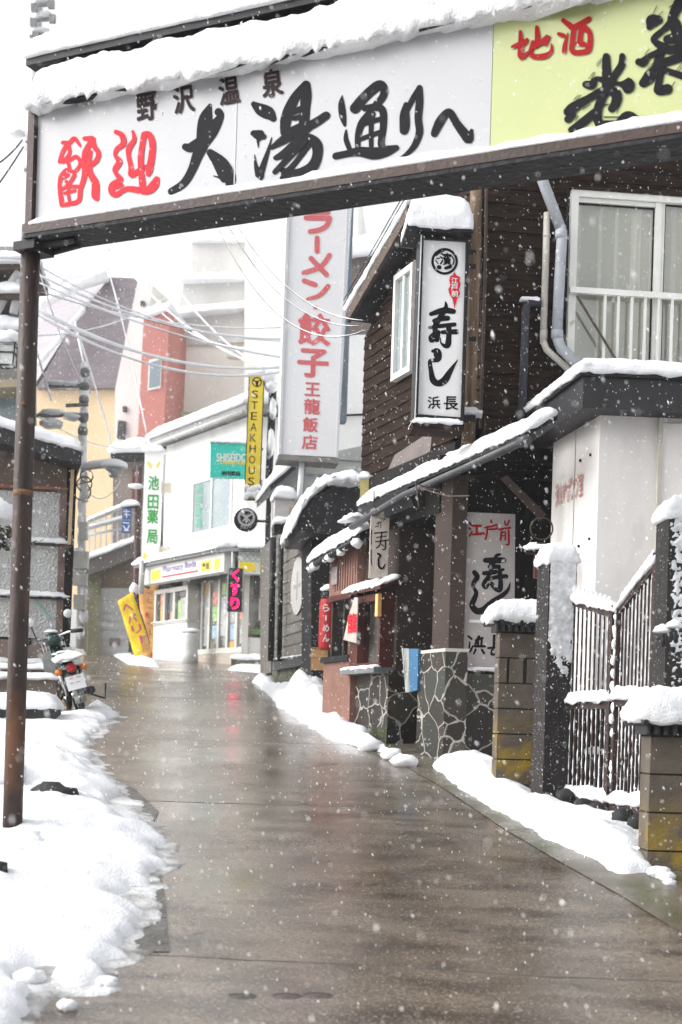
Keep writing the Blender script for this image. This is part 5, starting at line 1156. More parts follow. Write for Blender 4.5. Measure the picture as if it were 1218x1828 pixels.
mb.build('lattice', M('lattice_green', (.25,.33,.29), rough=.6), ph)
# shop front along the street: frames, doors, bay window
frm = M('shop_frame', (.56,.55,.52), (.48,.47,.44), scale=3, rough=.4)
pan = M('shop_glass', (.08,.085,.08), (.36,.35,.30), scale=3.4, rough=.12, spec=.6)
MB().pbox(PS, -.02, 2.2, 2.5, zf0, -.3, -.12).build('shop_glass', pan, ph)
for u in (-.02,.42,.86,1.3,1.78,2.16): MB().pbox(PS, u, u+.09, 2.4, zf0, -.12, -.07).build('mullion', frm, ph)
MB().pbox(PS, -.02, 2.25, g(32)+.22, g(32)+.34, -.119, .02).build('rail', frm, ph)
MB().pbox(PS, -.02, 2.25, 2.3, g(32)+.219, -.3, .01).build('plinth', M('plinth_stone', (.42,.36,.30), (.33,.29,.25), scale=3, rough=.8), ph)
zb1, zb2 = g(34)+.85, zf0-.1
MB().pbox(PS, 2.3, PS.L-.1, 2.3, zb1, -.3, .25).build('bay', M('bay_wall', (.60,.59,.56), rough=.6), ph)
mb = MB().pbox(PS, 2.28, PS.L-.08, zb1+.001, zb1+.05, -.3, .28)
for u in (2.3, 3.0, 3.55, PS.L-.2): mb.pbox(PS, u, u+.1, zb1+.051, zb2, -.1, .25)
mb.pbox(PS, 2.3, PS.L-.1, zb2-.1, zb2, -.3, .26); mb.build('bay_frame', frm, ph)
MB().pbox(PS, 2.32, PS.L-.12, zb1+.051, zb2-.101, -.3, .18).build('bay_glass', DGLASS, ph)
mb = MB(); snow_pad(mb, [PS.w(PS.L-.08,zb1+.051,.285), PS.w(2.28,zb1+.051,.285), PS.w(2.28,zb1+.051,.255), PS.w(PS.L-.08,zb1+.051,.255)], .03, cell=.08); mb.build('snow', SNOW, ph, True)
MB().pbox(PS, 3.1, 3.75, zb2+.03, zb2+.42, .0, .3).build('air_unit', BLACKM, ph)
cols = [M('poster_red', (.50,.07,.05), (.60,.40,.30), scale=9, rough=.4), M('poster_green', (.10,.36,.12), (.50,.52,.25), scale=9, rough=.4), M('poster_yellow', (.55,.42,.07), (.5,.2,.1), scale=10, rough=.4), M('poster_blue', (.10,.28,.45), (.45,.5,.52), scale=8, rough=.4), M('poster_white', (.42,.43,.42), (.25,.26,.27), scale=7, rough=.4)]
for u, z, w_, h_, c_, o in ((.12,.95,.26,.3,0,-.11),(.12,1.35,.26,.3,2,-.11),(.55,.2,.26,.26,2,-.11),(.98,1.55,.28,.26,1,-.11),(1.42,.55,.28,.3,3,-.11),(1.88,1.62,.24,.26,2,-.11),(2.5,.95,.3,.6,4,.185),(2.75,1.0,.2,.5,1,.185),(.5,.5,.3,.34,3,-.11),(.5,.9,.3,.28,4,-.11),(.5,1.3,.26,.24,1,-.11),(.55,1.6,.26,.24,0,-.11),(1.0,.6,.3,.9,4,-.11),(1.42,1.35,.28,.3,0,-.11),(1.42,.95,.28,.34,1,-.11),(1.85,.4,.26,1.2,4,-.11),(.1,.4,.24,.4,4,-.11),(3.62,.95,.3,.75,2,.19),(3.66,1.45,.2,.26,0,.2),(3.05,.95,.3,.3,0,.19)):
    MB().pbox(PS, u, u+w_, g(32.5)+z, g(32.5)+z+h_, o-.005, o).build('poster', cols[c_], ph)
# front with the pink poster
MB().pbox(PF, -.02, .12, 2.4, zf0, -.3, .02).build('pillar', M('pillar_pale', (.60,.58,.54), rough=.7), ph)
MB().pbox(PF, .121, 4, zg0, g(31)+.62, -.3, .0).build('sill_wall', M('sill_pale', (.58,.57,.54), rough=.6), ph)
MB().pbox(PF, .121, 4, g(31)+.621, zf0, -.3, -.15).build('shop_glass', pan, ph)
MB().pbox(PF, .121, 4, g(31)+.7, g(31)+.82, -.149, -.05).build('shelf', M('shelf_goods', (.25,.2,.12), (.08,.3,.08), scale=5, rough=.8), ph)
MB().pbox(PF, .121, 4, zf0-.5, zf0-.051, -.149, -.1).build('blind', M('dark_blind', (.11,.11,.11), rough=.7), ph)
ps = MB().pbox(PF, .34, .80, g(31)+1.02, g(31)+2.1, -.14, -.10).build('poster', M('poster_border', (.72,.70,.70), rough=.4), ph)
MB().pbox(PF, .36, .78, g(31)+1.2, g(31)+2.07, -.0995, -.097).build('picture', PINKP, ps)
mb = MB(); c = PF.w(.68, g(31)+1.72, -.09); mb.blob(c, .08, .01, .18, .3); mb.build('figure', M('poster_navy', (.10,.12,.25), rough=.5), ps)
st_ = thing('doorstep', PF.w(1, g(31), .6), 'low dark doorstep under snow in front of the pharmacy poster window', 'doorstep')
MB().pbox(PF, -.2, 2.4, g(30.5)-.1, g(30.5)+.13, .2, .9).build('slab', MOSSC, st_)
mb = MB(); pad_on(mb, PF, -.2, 2.4, .2, .9, g(30.5)+.131, .12, cell=.07); mb.build('snow', SNOW, st_, True)
b_ = PS.w(1.6, g(32), .5); sk = thing('snow_bag', b_, 'white plastic covered stand at the foot of the pharmacy glass doors', 'covered stand')
MB().lathe(b_, [(.20,-.1),(.19,.2),(.17,.5),(.22,.62),(.15,.70)], 14).build('cover', M('white_plastic', (.62,.63,.63), (.52,.53,.53), scale=5, rough=.4, bump=.4, bscale=9), sk, True)
MB().blob(b_+Vector((0,0,.7)), .24, .2, .1, .35, 3, 12, 8, True).build('snow', SNOW, sk, True)

# LED sign hung under the canopy
LE = frontal(421, 29.9, 0, 1050); le = thing('led_sign', LE.q(421, 1092, 0), 'black box sign with glowing pink red letters under the pharmacy canopy', 'lit sign')
mb = MB().xpoly(LE, [(409,1014),(434,1015),(432,1092),(406.5,1091)], -.18, 0); mb.build('casing', M('led_black', (.018,.012,.016), rough=.4), le)
mb = MB().xpoly(LE, [(407,1012),(409,1014),(406.5,1091),(404.5,1093)], -.2, .01); mb.xpoly(LE, [(434,1015),(436,1013),(434,1094),(432,1092)], -.2, .01); mb.build('frame', SILVER, le)
mb = MB()
for i, ch in enumerate('くすり'): glyph(mb, LE, ch, 421-i*.8, 1027+i*25, 15 if i else 12, 21, .004, .045)
mb.build('lettering', LED, le)
mb = MB().tube([LE.q(415, 1013, -.1), LE.q(415, 985, -.1)], .02, 6); mb.build('hanger', SILVER, le)
# pharmacy vertical sign
VP_ = frontal(272, 33.6, 0, 900); vp = thing('pharmacy_sign', VP_.q(270, 1000, 0), 'tall white sign with green pharmacy lettering and yellow corners left of the white shop', 'vertical sign')
bg(VP_, [(259,806),(290,806),(283,1001),(252,1001)], -.25, 0, M('sign_pale', (.84,.85,.84), rough=.4), 'panel', vp)
mb = MB()
for i, (ch, y) in enumerate((('池',862),('田',896),('薬',922),('局',958))): glyph(mb, VP_, ch, 274.5-i*.9, y, 19, 25, .006, .05)
mb.build('lettering', GREEN, vp)
mb = flat(flat(flat(flat(MB(), VP_, [(257,985),(269,996),(264,1000),(255,997)], .006), VP_, [(269.5,996),(282,985),(281,997),(275,1000)], .006), VP_, [(264,822),(272,830),(270,838),(263,828)], .006), VP_, [(287,822),(279,830),(280,838),(286,828)], .006)
mb.build('corner_mark', M('sign_yellow', (.75,.68,.12), rough=.5), vp)
mb = MB(); p, q = VP_.q(258, 806, .05), VP_.q(291, 806, .05); snow_pad(mb, [p, q, q-VP_.n*.35, p-VP_.n*.35], .2, cell=.06); mb.build('snow', SNOW, vp, True)
mb = MB().tube([VP_.q(255, 1001, -.12), VP_.q(252, 1060, -.12)], .07, 8); mb.build('pole', M('pale_pole', (.42,.43,.44), rough=.5), vp, True)
for k, y in enumerate((870, 984)): MB().xpoly(VP_, [(286-k*2,y-9),(306-k*2,y-9),(306-k*2,y+9),(285-k*2,y+9)], -.2, -.05).build('arm', M('cream_arm', (.62,.56,.46), rough=.6), vp)
bp = thing('blue_pipe', U(290, 1190, 34.9), 'long dark blue drainpipe down the left corner of the pharmacy', 'drainpipe')
MB().tube([U(299, 880, 34.9), U(297, 1000, 34.8), U(292, 1060, 34.7), U(287, 1188, 34.7)], .06, 8).build('pipe', M('pipe_blue', (.035,.085,.13), rough=.5), bp, True)
mb = MB().tube([U(262, 1050, 34.6), U(272, 1028, 34.6), U(296, 1020, 34.7)], .07, 8); mb.build('elbow', BLACKM, bp, True)
mb = MB().tube([U(261, 1043, 34.55), U(272, 1022, 34.55), U(296, 1015, 34.6)], .06, 8); mb.build('snow', SNOW, bp, True)
# yellow steakhouse blade sign, teal sign, round sign on one dark pole
YS_ = frontal(455, 26, radians(2), 780)
yp = thing('dark_pole', U(478, 1180, 26.3), 'dark steel pole with snow lumps carrying the yellow blade sign', 'pole')
MB().tube([U(490, 680, 26.2), U(487, 760, 26.2), U(481, 870, 26.2), U(478, 960, 26.2), U(474, 1180, 26.2)], .05, 8).build('pole', BLACKM, yp, True)
mb = MB().tube([U(470, 683, 26.1), U(492, 686, 26.1)], .04, 8); mb.tube([U(460, 864, 26.1), U(484, 868, 26.1)], .04, 8); mb.tube([U(483, 700, 26.2), U(476, 870, 26.2)], .03, 8); mb.build('arm', BLACKM, yp, True)
mb = MB()
for x, y, a_, b_ in ((480,676,.16,.14),(484,690,.12,.12),(478,864,.15,.10),(492,858,.14,.12),(487,730,.07,.2),(484,790,.07,.25)): mb.blob(U(x, y, 26.1), a_, .15, b_, .3, 3, 14, 9)
mb.build('snow', SNOW, yp, True)
ys = thing('blade_sign', YS_.q(452, 890, 0), 'narrow yellow vertical steak restaurant sign with dark letters and a bull mark', 'vertical sign')
bg(YS_, [(446,670),(471,667),(463,889),(437,890)], -.14, 0, YELLOW, 'panel', ys)
mb = MB()
for q in ([(444.5,669),(446,669),(437,891),(435.5,891)], [(471,666),(472.5,666),(464.5,890),(463,890)], [(437,889.5),(463,889.5),(463,891.5),(437,891.5)]): mb.xpoly(YS_, q, -.15, .012)
mb.build('frame', BLACKM, ys)
mb = MB()
for i, ch in enumerate('STEAKHOUS'): glyph(mb, YS_, ch, 457.5-.85*i-2, 704+i*19.4, 11, 14, .005, .0)
mb.build('lettering', INK, ys)
mb = disc(MB(), YS_, 459, 682, 9, .005, 24, 7); strokes(mb, YS_, (0,0), 1, '453,679,2 457,681,2.4 459,682,4 461,681,2.4 465,679,2;459,682,5 459,687,4', o=.005); mb.build('emblem', INK, ys)
mb = MB()
for k in range(16): mb.blob(YS_.q(random.uniform(438,462), random.uniform(868,888), .01), .06, .02, .05, .4, 3, 9, 6)
p, q = YS_.q(445, 668, .02), YS_.q(472, 665, .02); snow_pad(mb, [p, q, q-YS_.n*.18, p-YS_.n*.18], .10, cell=.04); mb.build('snow', SNOW, ys, True)
TS = frontal(405, 27.6, radians(2), 820); ts = thing('teal_sign', TS.q(406, 852, 0), 'square teal cosmetics sign half behind the yellow blade sign', 'sign')
bg(TS, [(376,789),(440,792),(440,855),(375,852)], -.12, 0, TEAL, 'panel', ts)
mb = MB(); glyph(mb, TS, 'SHISEIDO', 414, 817, 54, 15, .006, .01, skew=.06); mb.build('lettering', WHITEP, ts)
mb = MB(); glyph(mb, TS, 'CHAINSTORE', 417, 826, 48, 6, .006, .015); mb.build('lettering', YELLOW, ts)
mb = MB(); glyph(mb, TS, '池田薬局', 412, 845, 34, 8, .006, .02); mb.build('lettering', INK, ts)
mb = MB(); p, q = TS.q(376, 789, .02), TS.q(440, 791, .02); snow_pad(mb, [p, q, q-TS.n*.16, p-TS.n*.16], .08, cell=.05); mb.build('snow', SNOW, ts, True)
MB().tube([TS.q(430, 800, -.06), TS.q(470, 802, -.06)], .025, 6).build('arm', BLACKM, ts)
RD = frontal(439, 24.5, 0, 928); rd = thing('round_sign', RD.q(439, 950, 0), 'round black steak bar sign with a grey ring on a short arm', 'round sign')
mb = MB(); c = RD.q(439, 928, 0); mb.lathe(c, [(.205,-.05),(.21,0),(.205,.0)], 36, Matrix.Rotation(pi/2, 3, 'X')); mb.build('disc', BLACKM, rd)
mb = disc(MB(), RD, 440, 924, 15.5, .058, 32, 11.5)
strokes(mb, RD, (0,0), 1, '431,918,3 436,921,3.5 440,922,5 444,921,3.5 449,918,3;440,922,6 440,931,5;434,930,2.5 437,926,2.5;446,930,2.5 443,926,2.5', o=.058)
mb.build('emblem', M('ring_grey', (.42,.42,.42), rough=.4), rd)
mb = MB(); strokes(mb, RD, (0,0), 1, '430,941,1.4 433,938,1.2 434,943,1.2;436,943,1.2 438,940,1.2 439,944,1.2;441,943,1.2 444,940,1.2;446,942,1.2 449,938,1.2', o=.058); mb.build('lettering', M('ring_grey2', (.40,.40,.40), rough=.4), rd)
MB().tube([RD.q(459, 930, -.0), RD.q(484, 931, -.0)], .022, 8).build('arm', BLACKM, rd)

# ================================================================ nobori banners by the pharmacy
def nobori(label, quad, d, mat, marks, pole):
    pl = frontal(quad[0][0], d, radians(4), 1100); t = thing('nobori_banner', pl.q(*quad[2], 0), label, 'banner', 'advertising banners by the pharmacy')
    n = 12; mb = MB(); a, b, c, e = quad
    for i in range(n+1):
        for j in range(5):
            l = lerp(Vector(a), Vector(e), i/n); r = lerp(Vector(b), Vector(c), i/n); p = lerp(l, r, j/4)
            mb.v.append(pl.q(p.x, p.y, .02*sin(i*1.1+j*1.3)))
    for i in range(n):
        for j in range(4): k = i*5+j; mb.f.append((k, k+1, k+6, k+5))
    o = mb.build('cloth', mat, t, True); sm = o.modifiers.new('s', 'SOLIDIFY'); sm.thickness = .006
    marks(pl, t)
    mb = MB().tube([pl.q(*pole[0], -.05), pl.q(*pole[1], -.05)], .018, 6); mb.tube([pl.q(*a, -.0), pl.q(*pole[0], -.05)], .012, 6); mb.build('pole', BLACKM, t)
    return t
def mk1(pl, t):
    mb = MB(); q = atan(1/2.9)
    for i, ch in enumerate('ヘパリー'):
        glyph(mb, pl, ch, 228+i*8.2, 1085+i*19, 17 if ch != 'ー' else 15, 15 if ch != 'ー' else 4, .035, .04, rot=q if ch != 'ー' else q+pi/2)
    mb.build('lettering', M('banner_magenta', (.50,.04,.14), rough=.6), t)
    mb = flat(MB(), pl, [(249,1137),(262,1131),(270,1158),(256,1164)], .034); mb.build('lettering_patch', M('banner_brown', (.42,.16,.06), (.5,.3,.1), scale=14, rough=.7), t)
nobori('yellow banner with purple red lettering leaning to the left', [(210,1073),(237,1056),(271,1160),(241,1173)], 34.0, M('banner_yellow', (.82,.58,.02), rough=.7), mk1, ((240,1058),(268,1150)))
def mk2(pl, t):
    mb = MB(); strokes(mb, pl, (0,0), 1, '262,1057,2 270,1060,2;266,1066,2 264,1074,2 270,1076,2;263,1084,2 271,1086,2;266,1094,2 266,1104,2;264,1112,2 271,1116,2;268,1124,2 268,1138,2', o=.035)
    mb.build('lettering', M('banner_ink', (.30,.20,.14), rough=.6), t)
    mb = MB(); strokes(mb, pl, (0,0), 1, '262,1095,4 262,1100,4;279,1120,5 279,1124,5;273,1168,7 280,1170,7;276,1140,5 277,1146,4', o=.036); mb.build('print', RED, t)
nobori('upright orange banner with faint lettering behind the leaning yellow banner', [(247,1044),(284,1045),(282,1178),(256,1176)], 34.8, ORANGE, mk2, ((285,1042),(282,1182)))
# ================================================================ garage and yellow house at the head of the street
GA = frontal(195, 37.0, radians(12), 1080)
ga = thing('garage', U(200, 1170, 38), 'low garage with a pale roller shutter and snowy balcony up the street', 'garage')
bg(GA, [(150,1015),(256,985),(256,1180),(150,1180)], -4, -.3, M('garage_wall', (.26,.22,.165), (.20,.17,.125), scale=1.2, rough=.9), 'wall', ga)
bg(GA, [(180,1050),(231,1050),(229,1176),(176,1176)], -.299, -.2, M('shutter', (.48,.49,.49), (.42,.43,.43), scale=1, rough=.6), 'shutter', ga)
mb = MB()
for y in (1072, 1094, 1108, 1124, 1142): mb.xpoly(GA, [(179,y),(231,y),(231,y+1.5),(179,y+1.5)], -.2, -.18)
mb.build('shutter_rib', M('rib_grey', (.36,.37,.37), rough=.6), ga)
bg(GA, [(196,1139),(215,1139),(215,1153),(196,1153)], -.2, -.17, M('grille', (.25,.22,.18), (.15,.13,.11), scale=20, rough=.8), 'grille', ga)
bg(GA, [(158,1000),(180,996),(178,1176),(156,1172)], -.5, .0, M('mossy_post', (.22,.20,.14), (.10,.12,.05), scale=2, rough=.9), 'side_pillar', ga)
bg(GA, [(150,1003),(248,966),(248,992),(150,1030)], -2.5, .5, M('balcony_concrete', (.15,.135,.13), (.11,.10,.095), scale=2, rough=.9), 'balcony', ga)
mb = MB(); p, q = GA.q(150,1001,.55), GA.q(247,964,.55); snow_pad(mb, [p, q, q-GA.n*.7, p-GA.n*.7], .18, cell=.09, amp=.3); mb.build('snow', SNOW, ga, True)
rl_ = thing('balcony_railing', GA.q(200, 985, .3), 'white tubed railing with snowy rails on the garage balcony', 'railing')
mb = MB()
for a_, b_ in (((158,932),(226,904)),((158,944),(226,926)),((158,955),(226,942)),((158,990),(240,962))): mb.tube([GA.q(*a_, .35), GA.q(*b_, .35)], .035, 8)
for i in range(8):
    x = 160+i*10; mb.tube([GA.q(x, 934-i*4, .35), GA.q(x, 990-i*3.4, .35)], .018, 6)
mb.build('rails', M('rail_white', (.48,.50,.54), rough=.5), rl_, True)
mb = MB()
for a_, b_ in (((157,929),(226,901)),((158,941),(226,923))):
    p, q = GA.q(*a_, .42), GA.q(*b_, .42); snow_pad(mb, [p, q, q-GA.n*.12, p-GA.n*.12], .09, cell=.06)
mb.build('snow', SNOW, rl_, True)
BS = frontal(226, 35.6, 0, 930); bs = thing('blue_sign', BS.q(226, 950, 0), 'small blue two part sign with white marks beside the brown pole', 'sign')
bg(BS, [(219,907),(235,907),(234,927),(218,927)], -.06, 0, BLUE, 'panel', bs); bg(BS, [(218,929),(234,929),(233,951),(217,951)], -.06, 0, BLUE, 'panel', bs)
mb = MB(); strokes(mb, BS, (0,0), 1, '221,913,1.5 232,913,1.5;222,918,1.5 231,919,1.5;226,909,1.5 226,924,1.5;220,933,1.5 231,934,1.5;221,939,2 226,946,2 231,938,2;222,947,1.5 230,947,1.5', o=.006); mb.build('lettering', WHITEP, bs)
mb = MB(); p, q = BS.q(217,903,.15), BS.q(246,900,.15); snow_pad(mb, [p, q, q-BS.n*.3, p-BS.n*.3], .15, cell=.05); mb.build('snow', SNOW, bs, True)
MB().tube([BS.q(217,906,-.05), BS.q(248,904,-.05)], .03, 6).build('arm', BLACKM, bs)
bpz = thing('brown_pole', U(241, 1180, 35.8), 'dark red brown pole left of the white pharmacy sign', 'pole')
MB().tube([U(249, 830, 35.8), U(246, 930, 35.8), U(243, 1060, 35.8), U(240, 1178, 35.8)], .085, 10).build('pole', M('pole_brown', (.10,.045,.04), (.04,.03,.03), scale=3, rough=.6), bpz, True)
mb = MB(); mb.blob(U(243,868,35.6), .2, .1, .07, .3); mb.blob(U(240,1052,35.6), .12, .1, .16, .3); mb.build('snow', SNOW, bpz, True)
rb = thing('roof_bay', U(225, 1000, 37), 'brown projecting attic under snow beside the brown pole', 'house')
BA = frontal(225, 38.5, radians(5), 880)
bg(BA, [(204,812),(256,812),(254,985),(206,985)], -2, 0, M('attic_wall', (.30,.26,.23), (.22,.19,.17), scale=2, rough=.9), 'wall', rb)
bg(BA, [(198,808),(262,806),(262,816),(198,818)], -3, .6, FASCIA, 'roof', rb)
mb = MB(); p, q = BA.q(194,808,.65), BA.q(268,806,.65); snow_pad(mb, [p, q, q-BA.n*3.5, p-BA.n*3.5], .4, cell=.12, amp=.2); mb.build('snow', SNOW, rb, True)
bg(BA, [(236,838),(250,838),(249,905),(236,905)], 0, .1, M('maroon', (.17,.05,.045), rough=.7), 'shutter', rb)

# ================================================================ far buildings
B1 = frontal(150, 52, radians(-6), 700)
mh = thing('mansard_house', U(130, 1000, 56), 'big beige house with steep purple grey slate mansard roof', 'house')
bg(B1, [(40,690),(206,690),(250,1060),(40,1060)], -10, 0, BEIGE, 'wall', mh)
r1 = [(196,495),(246,497),(207,692),(66,692),(131,577)]
mb = MB(); mb.prism([B1.q(x, y, -1.5 if y < 500 else (-.7 if y < 600 else .4)) for x, y in r1], (0, 2, 0)); mb.build('roof', SLATE, mh, label='steep dark slate face')
r2 = [(60,690),(131,577),(196,497),(125,490),(55,548)]
mb = MB(); mb.prism([B1.q(x, y, o) for (x, y), o in zip(r2, (.3,-.7,-1.6,-5,-5))], (0, 2, 0)); mb.build('roof', M('lit_roof', (.34,.32,.34), (.28,.26,.285), scale=.8, rough=.7, stretch=(.3,.3,9)), mh, label='ribbed roof face painted paler as lit')  # left face of the same roof; light on it put into a paler colour
mb = MB(); mb.tube([B1.q(70,545,-.5), B1.q(128,512,-.9), B1.q(192,493,-1.2)], .22, 8); mb.tube([B1.q(66,652,.6), B1.q(131,574,.0), B1.q(150,552,-.3)], .10, 8); mb.build('snow', SNOW, mh, True)
ch = thing('concrete_wall', U(235, 1000, 50), 'tall plain pale concrete gable wall between slate roof and salmon tower', 'building')
bg(frontal(240, 49, radians(-12), 700), [(247,497),(274,510),(258,588),(247,775),(225,800),(204,800),(206,692)], -5, 0, CONC, 'wall', ch)
mb = MB(); W_ = frontal(240, 48.9, radians(-12), 700)
for x, y, r in ((254,541,4),(222,730,5)): mb.xpoly(W_, [(x-3,y-r),(x+3,y-r),(x+3,y+r),(x-3,y+r)], -.1, .02)
mb.build('vent', FASCIA, ch); bg(W_, [(211,750),(224,752),(222,784),(209,782)], -.1, .02, FASCIA, 'window', ch)
rt = thing('salmon_tower', U(275, 1000, 47), 'narrow salmon pink stair tower with one small window', 'building')
TW = frontal(275, 46, radians(-6), 650)
bg(TW, [(257,564),(303,548),(300,620),(291,790),(246,790),(254,620)], -4, 0, SALMON, 'wall', rt)
w_ = bg(TW, [(266,643),(289,637),(287,692),(264,697)], .0, .06, WHITEF, 'window', rt); bg(TW, [(268,647),(287,641.5),(285,688),(266,692.5)], .06, .08, M('tower_glass', (.22,.26,.29), rough=.2), 'pane', w_)
mb = MB(); p, q = TW.q(255,566,.2), TW.q(305,549,.2); snow_pad(mb, [p, q, q-TW.n*3, p-TW.n*3], .35, cell=.12); mb.build('snow', SNOW, rt, True)
hb3 = thing('hotel_block', U(400, 1000, 48), 'large stained cream concrete block with snowy balcony slabs behind the signs', 'building')
H1 = frontal(400, 47, radians(-5), 600)
bg(H1, [(318,480),(440,470),(440,1000),(292,1000),(303,556)], -8, -1.5, CREAM, 'wall', hb3)
bg(H1, [(438,360),(640,340),(640,1000),(434,1000)], -8, 0, M('cream_wall', (.82,.81,.76), (.74,.73,.67), scale=.4, rough=.9, stretch=(1,1,.25), stain=(.46,.45,.40), stain_scale=.7, stain_lo=.5, stain_hi=.72), 'wall', hb3)
bg(H1, [(343,430),(442,432),(442,492),(343,492)], -6, -1.2, CONC, 'stair_head', hb3)
bg(H1, [(330,500),(442,498),(442,548),(318,552)], -6, -1.3, CONC, 'recess', hb3)
bg(H1, [(312,560),(442,552),(442,610),(306,618)], -6, -1.35, CONC, 'recess', hb3)
bg(H1, [(300,735),(420,737),(420,742),(300,740)], -1.4, -1.1, M('mossy_ledge', (.42,.42,.28), rough=.9), 'ledge', hb3)
mb = MB()
for x0, x1, y0, y1, o in ((340,446,430,430,-1.0),(318,444,499,497,-.9),(256,444,566,548,-.8),(440,640,362,345,.2)):
    p, q = H1.q(x0,y0,o), H1.q(x1,y1,o); snow_pad(mb, [p, q, q-H1.n*2, p-H1.n*2], .32, cell=.15, amp=.1)
mb.build('snow', SNOW, hb3, True)
MB().tube([H1.q(420,620,-.9), H1.q(418,640,-.9)], .25, 8).build('tank', CONC, hb3)
# low snowy roofs in front of it
for k, (x0, x1, y0, y1, d, lab) in enumerate(((196,330,818,768,41,'low snow covered roof sloping up beside the salmon tower'),(285,440,800,762,39,'broad snowy roof directly behind the pharmacy roof'),(430,520,780,740,38,'snowy roof corner behind the yellow blade sign'))):
    pl = frontal((x0+x1)/2, d, radians(3), 790); t = thing('snowy_roof', pl.q((x0+x1)/2, 1050, -2), lab, 'house', 'snow covered roofs behind the pharmacy')
    bg(pl, [(x0+6,y0+4),(x1-4,y0+2),(x1-4,1080),(x0+6,1080)], -3.5, 0, WHITEW if k else GREYS, 'wall', t)
    p, q = pl.q(x0, y0, .4), pl.q(x1, y0-6, .4); top = Vector((0,0,(y0-y1)/F*d))
    MB().hexa([p, q, q-pl.n*3.4+top, p-pl.n*3.4+top] + [v+Vector((0,0,.1)) for v in (p, q, q-pl.n*3.4+top, p-pl.n*3.4+top)]).build('roof', FASCIA, t)
    mb = MB(); snow_pad(mb, [v+Vector((0,0,.101)) for v in (p, q, q-pl.n*3.4+top, p-pl.n*3.4+top)], .35, cell=.14, amp=.25); mb.build('snow', SNOW, t, True)

# ================================================================ poles, street lamp and wires
def snow_lumps(mb, pts, d, r=.1):
    for x, y, a_, b_ in pts: mb.blob(U(x, y, d-.12), a_*d/F, a_*d/F*.8, b_*d/F, .35, 3, 12, 8)
up_ = thing('utility_pole', U(146, 1160, 25), 'concrete utility pole with insulators, meter boxes and snow beside the glazed porch', 'utility pole')
MB().tube([U(152, 648, 25), U(149, 820, 25), U(146, 1000, 25), U(143, 1158, 25)], [.05,.06,.07,.08], 12).build('pole', CONC, up_, True)
INSU = M('insulator_grey', (.22,.22,.22), (.12,.12,.12), scale=9, rough=.5)
for y, x0, x1 in ((688,88,160),(740,66,158),(722,118,158)): MB().tube([U(x0, y+2, 24.8), U(x1, y, 24.8)], .035, 8).build('crossarm', INSU, up_, True)
for x, y in ((151,690),(152,665),(150,714),(149,746),(148,770)): MB().lathe(U(x, y, 24.85), [(.05,-.08),(.09,-.04),(.09,.04),(.05,.08)], 10).build('insulator', INSU, up_, True)
METER = M('meter_pale', (.60,.60,.56), (.40,.40,.38), scale=4, rough=.6)
for x, y, w_, h_ in ((144,1000,.28,.30),(143,1035,.26,.2),(150,948,.14,.3),(143,1075,.2,.25),(152,880,.1,.3)): MB().box(U(x, y, 24.8), w_, .16, h_).build('meter_box', METER, up_)
mb = MB(); random.seed(5)
snow_lumps(mb, ((104,686,22,6),(128,688,20,6),(150,655,6,10),(154,672,6,10),(152,710,9,10),(95,738,26,7),(130,744,20,7),(150,740,9,9),(150,790,5,20),(92,756,22,9),(150,700,9,14),(147,772,8,16),(151,730,7,12),(148,816,6,22),(146,900,7,20),(145,960,7,16),(144,1130,7,12),(153,860,5,20),(141,985,10,8),(142,1020,12,7),(150,1060,7,14),(150,1100,8,12),(144,930,6,14)), 25); mb.build('snow', SNOW, up_, True)
mb = MB()
for i in range(3): mb.torus(U(155-i*4, 850+i*14, 24.8), .11+.02*i, .012, (1,0,0), (0,0,1))
mb.build('cable_coil', BLACKM, up_, True)
tl = thing('far_utility_pole', U(60, 1000, 30), 'tall far utility pole hung with snow behind the left end of the arch', 'utility pole')
MB().tube([U(72, -60, 30), U(64, 120, 30), U(52, 330, 30), U(44, 520, 30), U(36, 1000, 30)], [.09,.1,.12,.13,.15], 12).build('pole', CONC, tl, True)
CARM = M('crossarm_grey', (.26,.26,.26), (.16,.16,.16), scale=9, rough=.6)
for y in (8, 34, 62, 84, 250, 300): MB().tube([U(56-y*.04, y+3, 29.8), U(98-y*.05, y, 29.8)], .035, 8).build('crossarm', CARM, tl)
for x, y in ((62,14),(92,8),(60,40),(94,34),(64,64)): MB().box(U(x, y, 29.7), .13, .1, .16).build('insulator', CARM, tl)
mb = MB(); snow_lumps(mb, ((76,4,18,6),(78,30,18,7),(72,58,20,7),(66,82,14,6),(58,130,6,20),(50,260,10,8),(47,300,10,8),(30,238,16,6)), 30); mb.build('snow', SNOW, tl, True)
lm = thing('street_lamp', U(196, 850, 24.6), 'grey bell shaped street lamp under snow on a long arm from the utility pole', 'street lamp')
c = U(204, 843, 24.6)
MB().tube([U(147, 836, 24.8), U(175, 832, 24.7), U(200, 830, 24.6)], .05, 10).build('arm', PIPEG, lm, True)
MB().lathe(c, [(.08,-.09),(.095,-.02),(.11,.02),(.15,.03),(.14,.06),(.04,.09)], 18).build('lamp_shade', PIPEG, lm, True)
mb = MB(); mb.blob(c+Vector((.0,0,.08)), .24, .2, .15, .15, 3, 16, 10, True); mb.tube([U(150, 831, 24.75), U(175, 827, 24.65), U(200, 824, 24.55)], .06, 8); mb.build('snow', SNOW, lm, True)
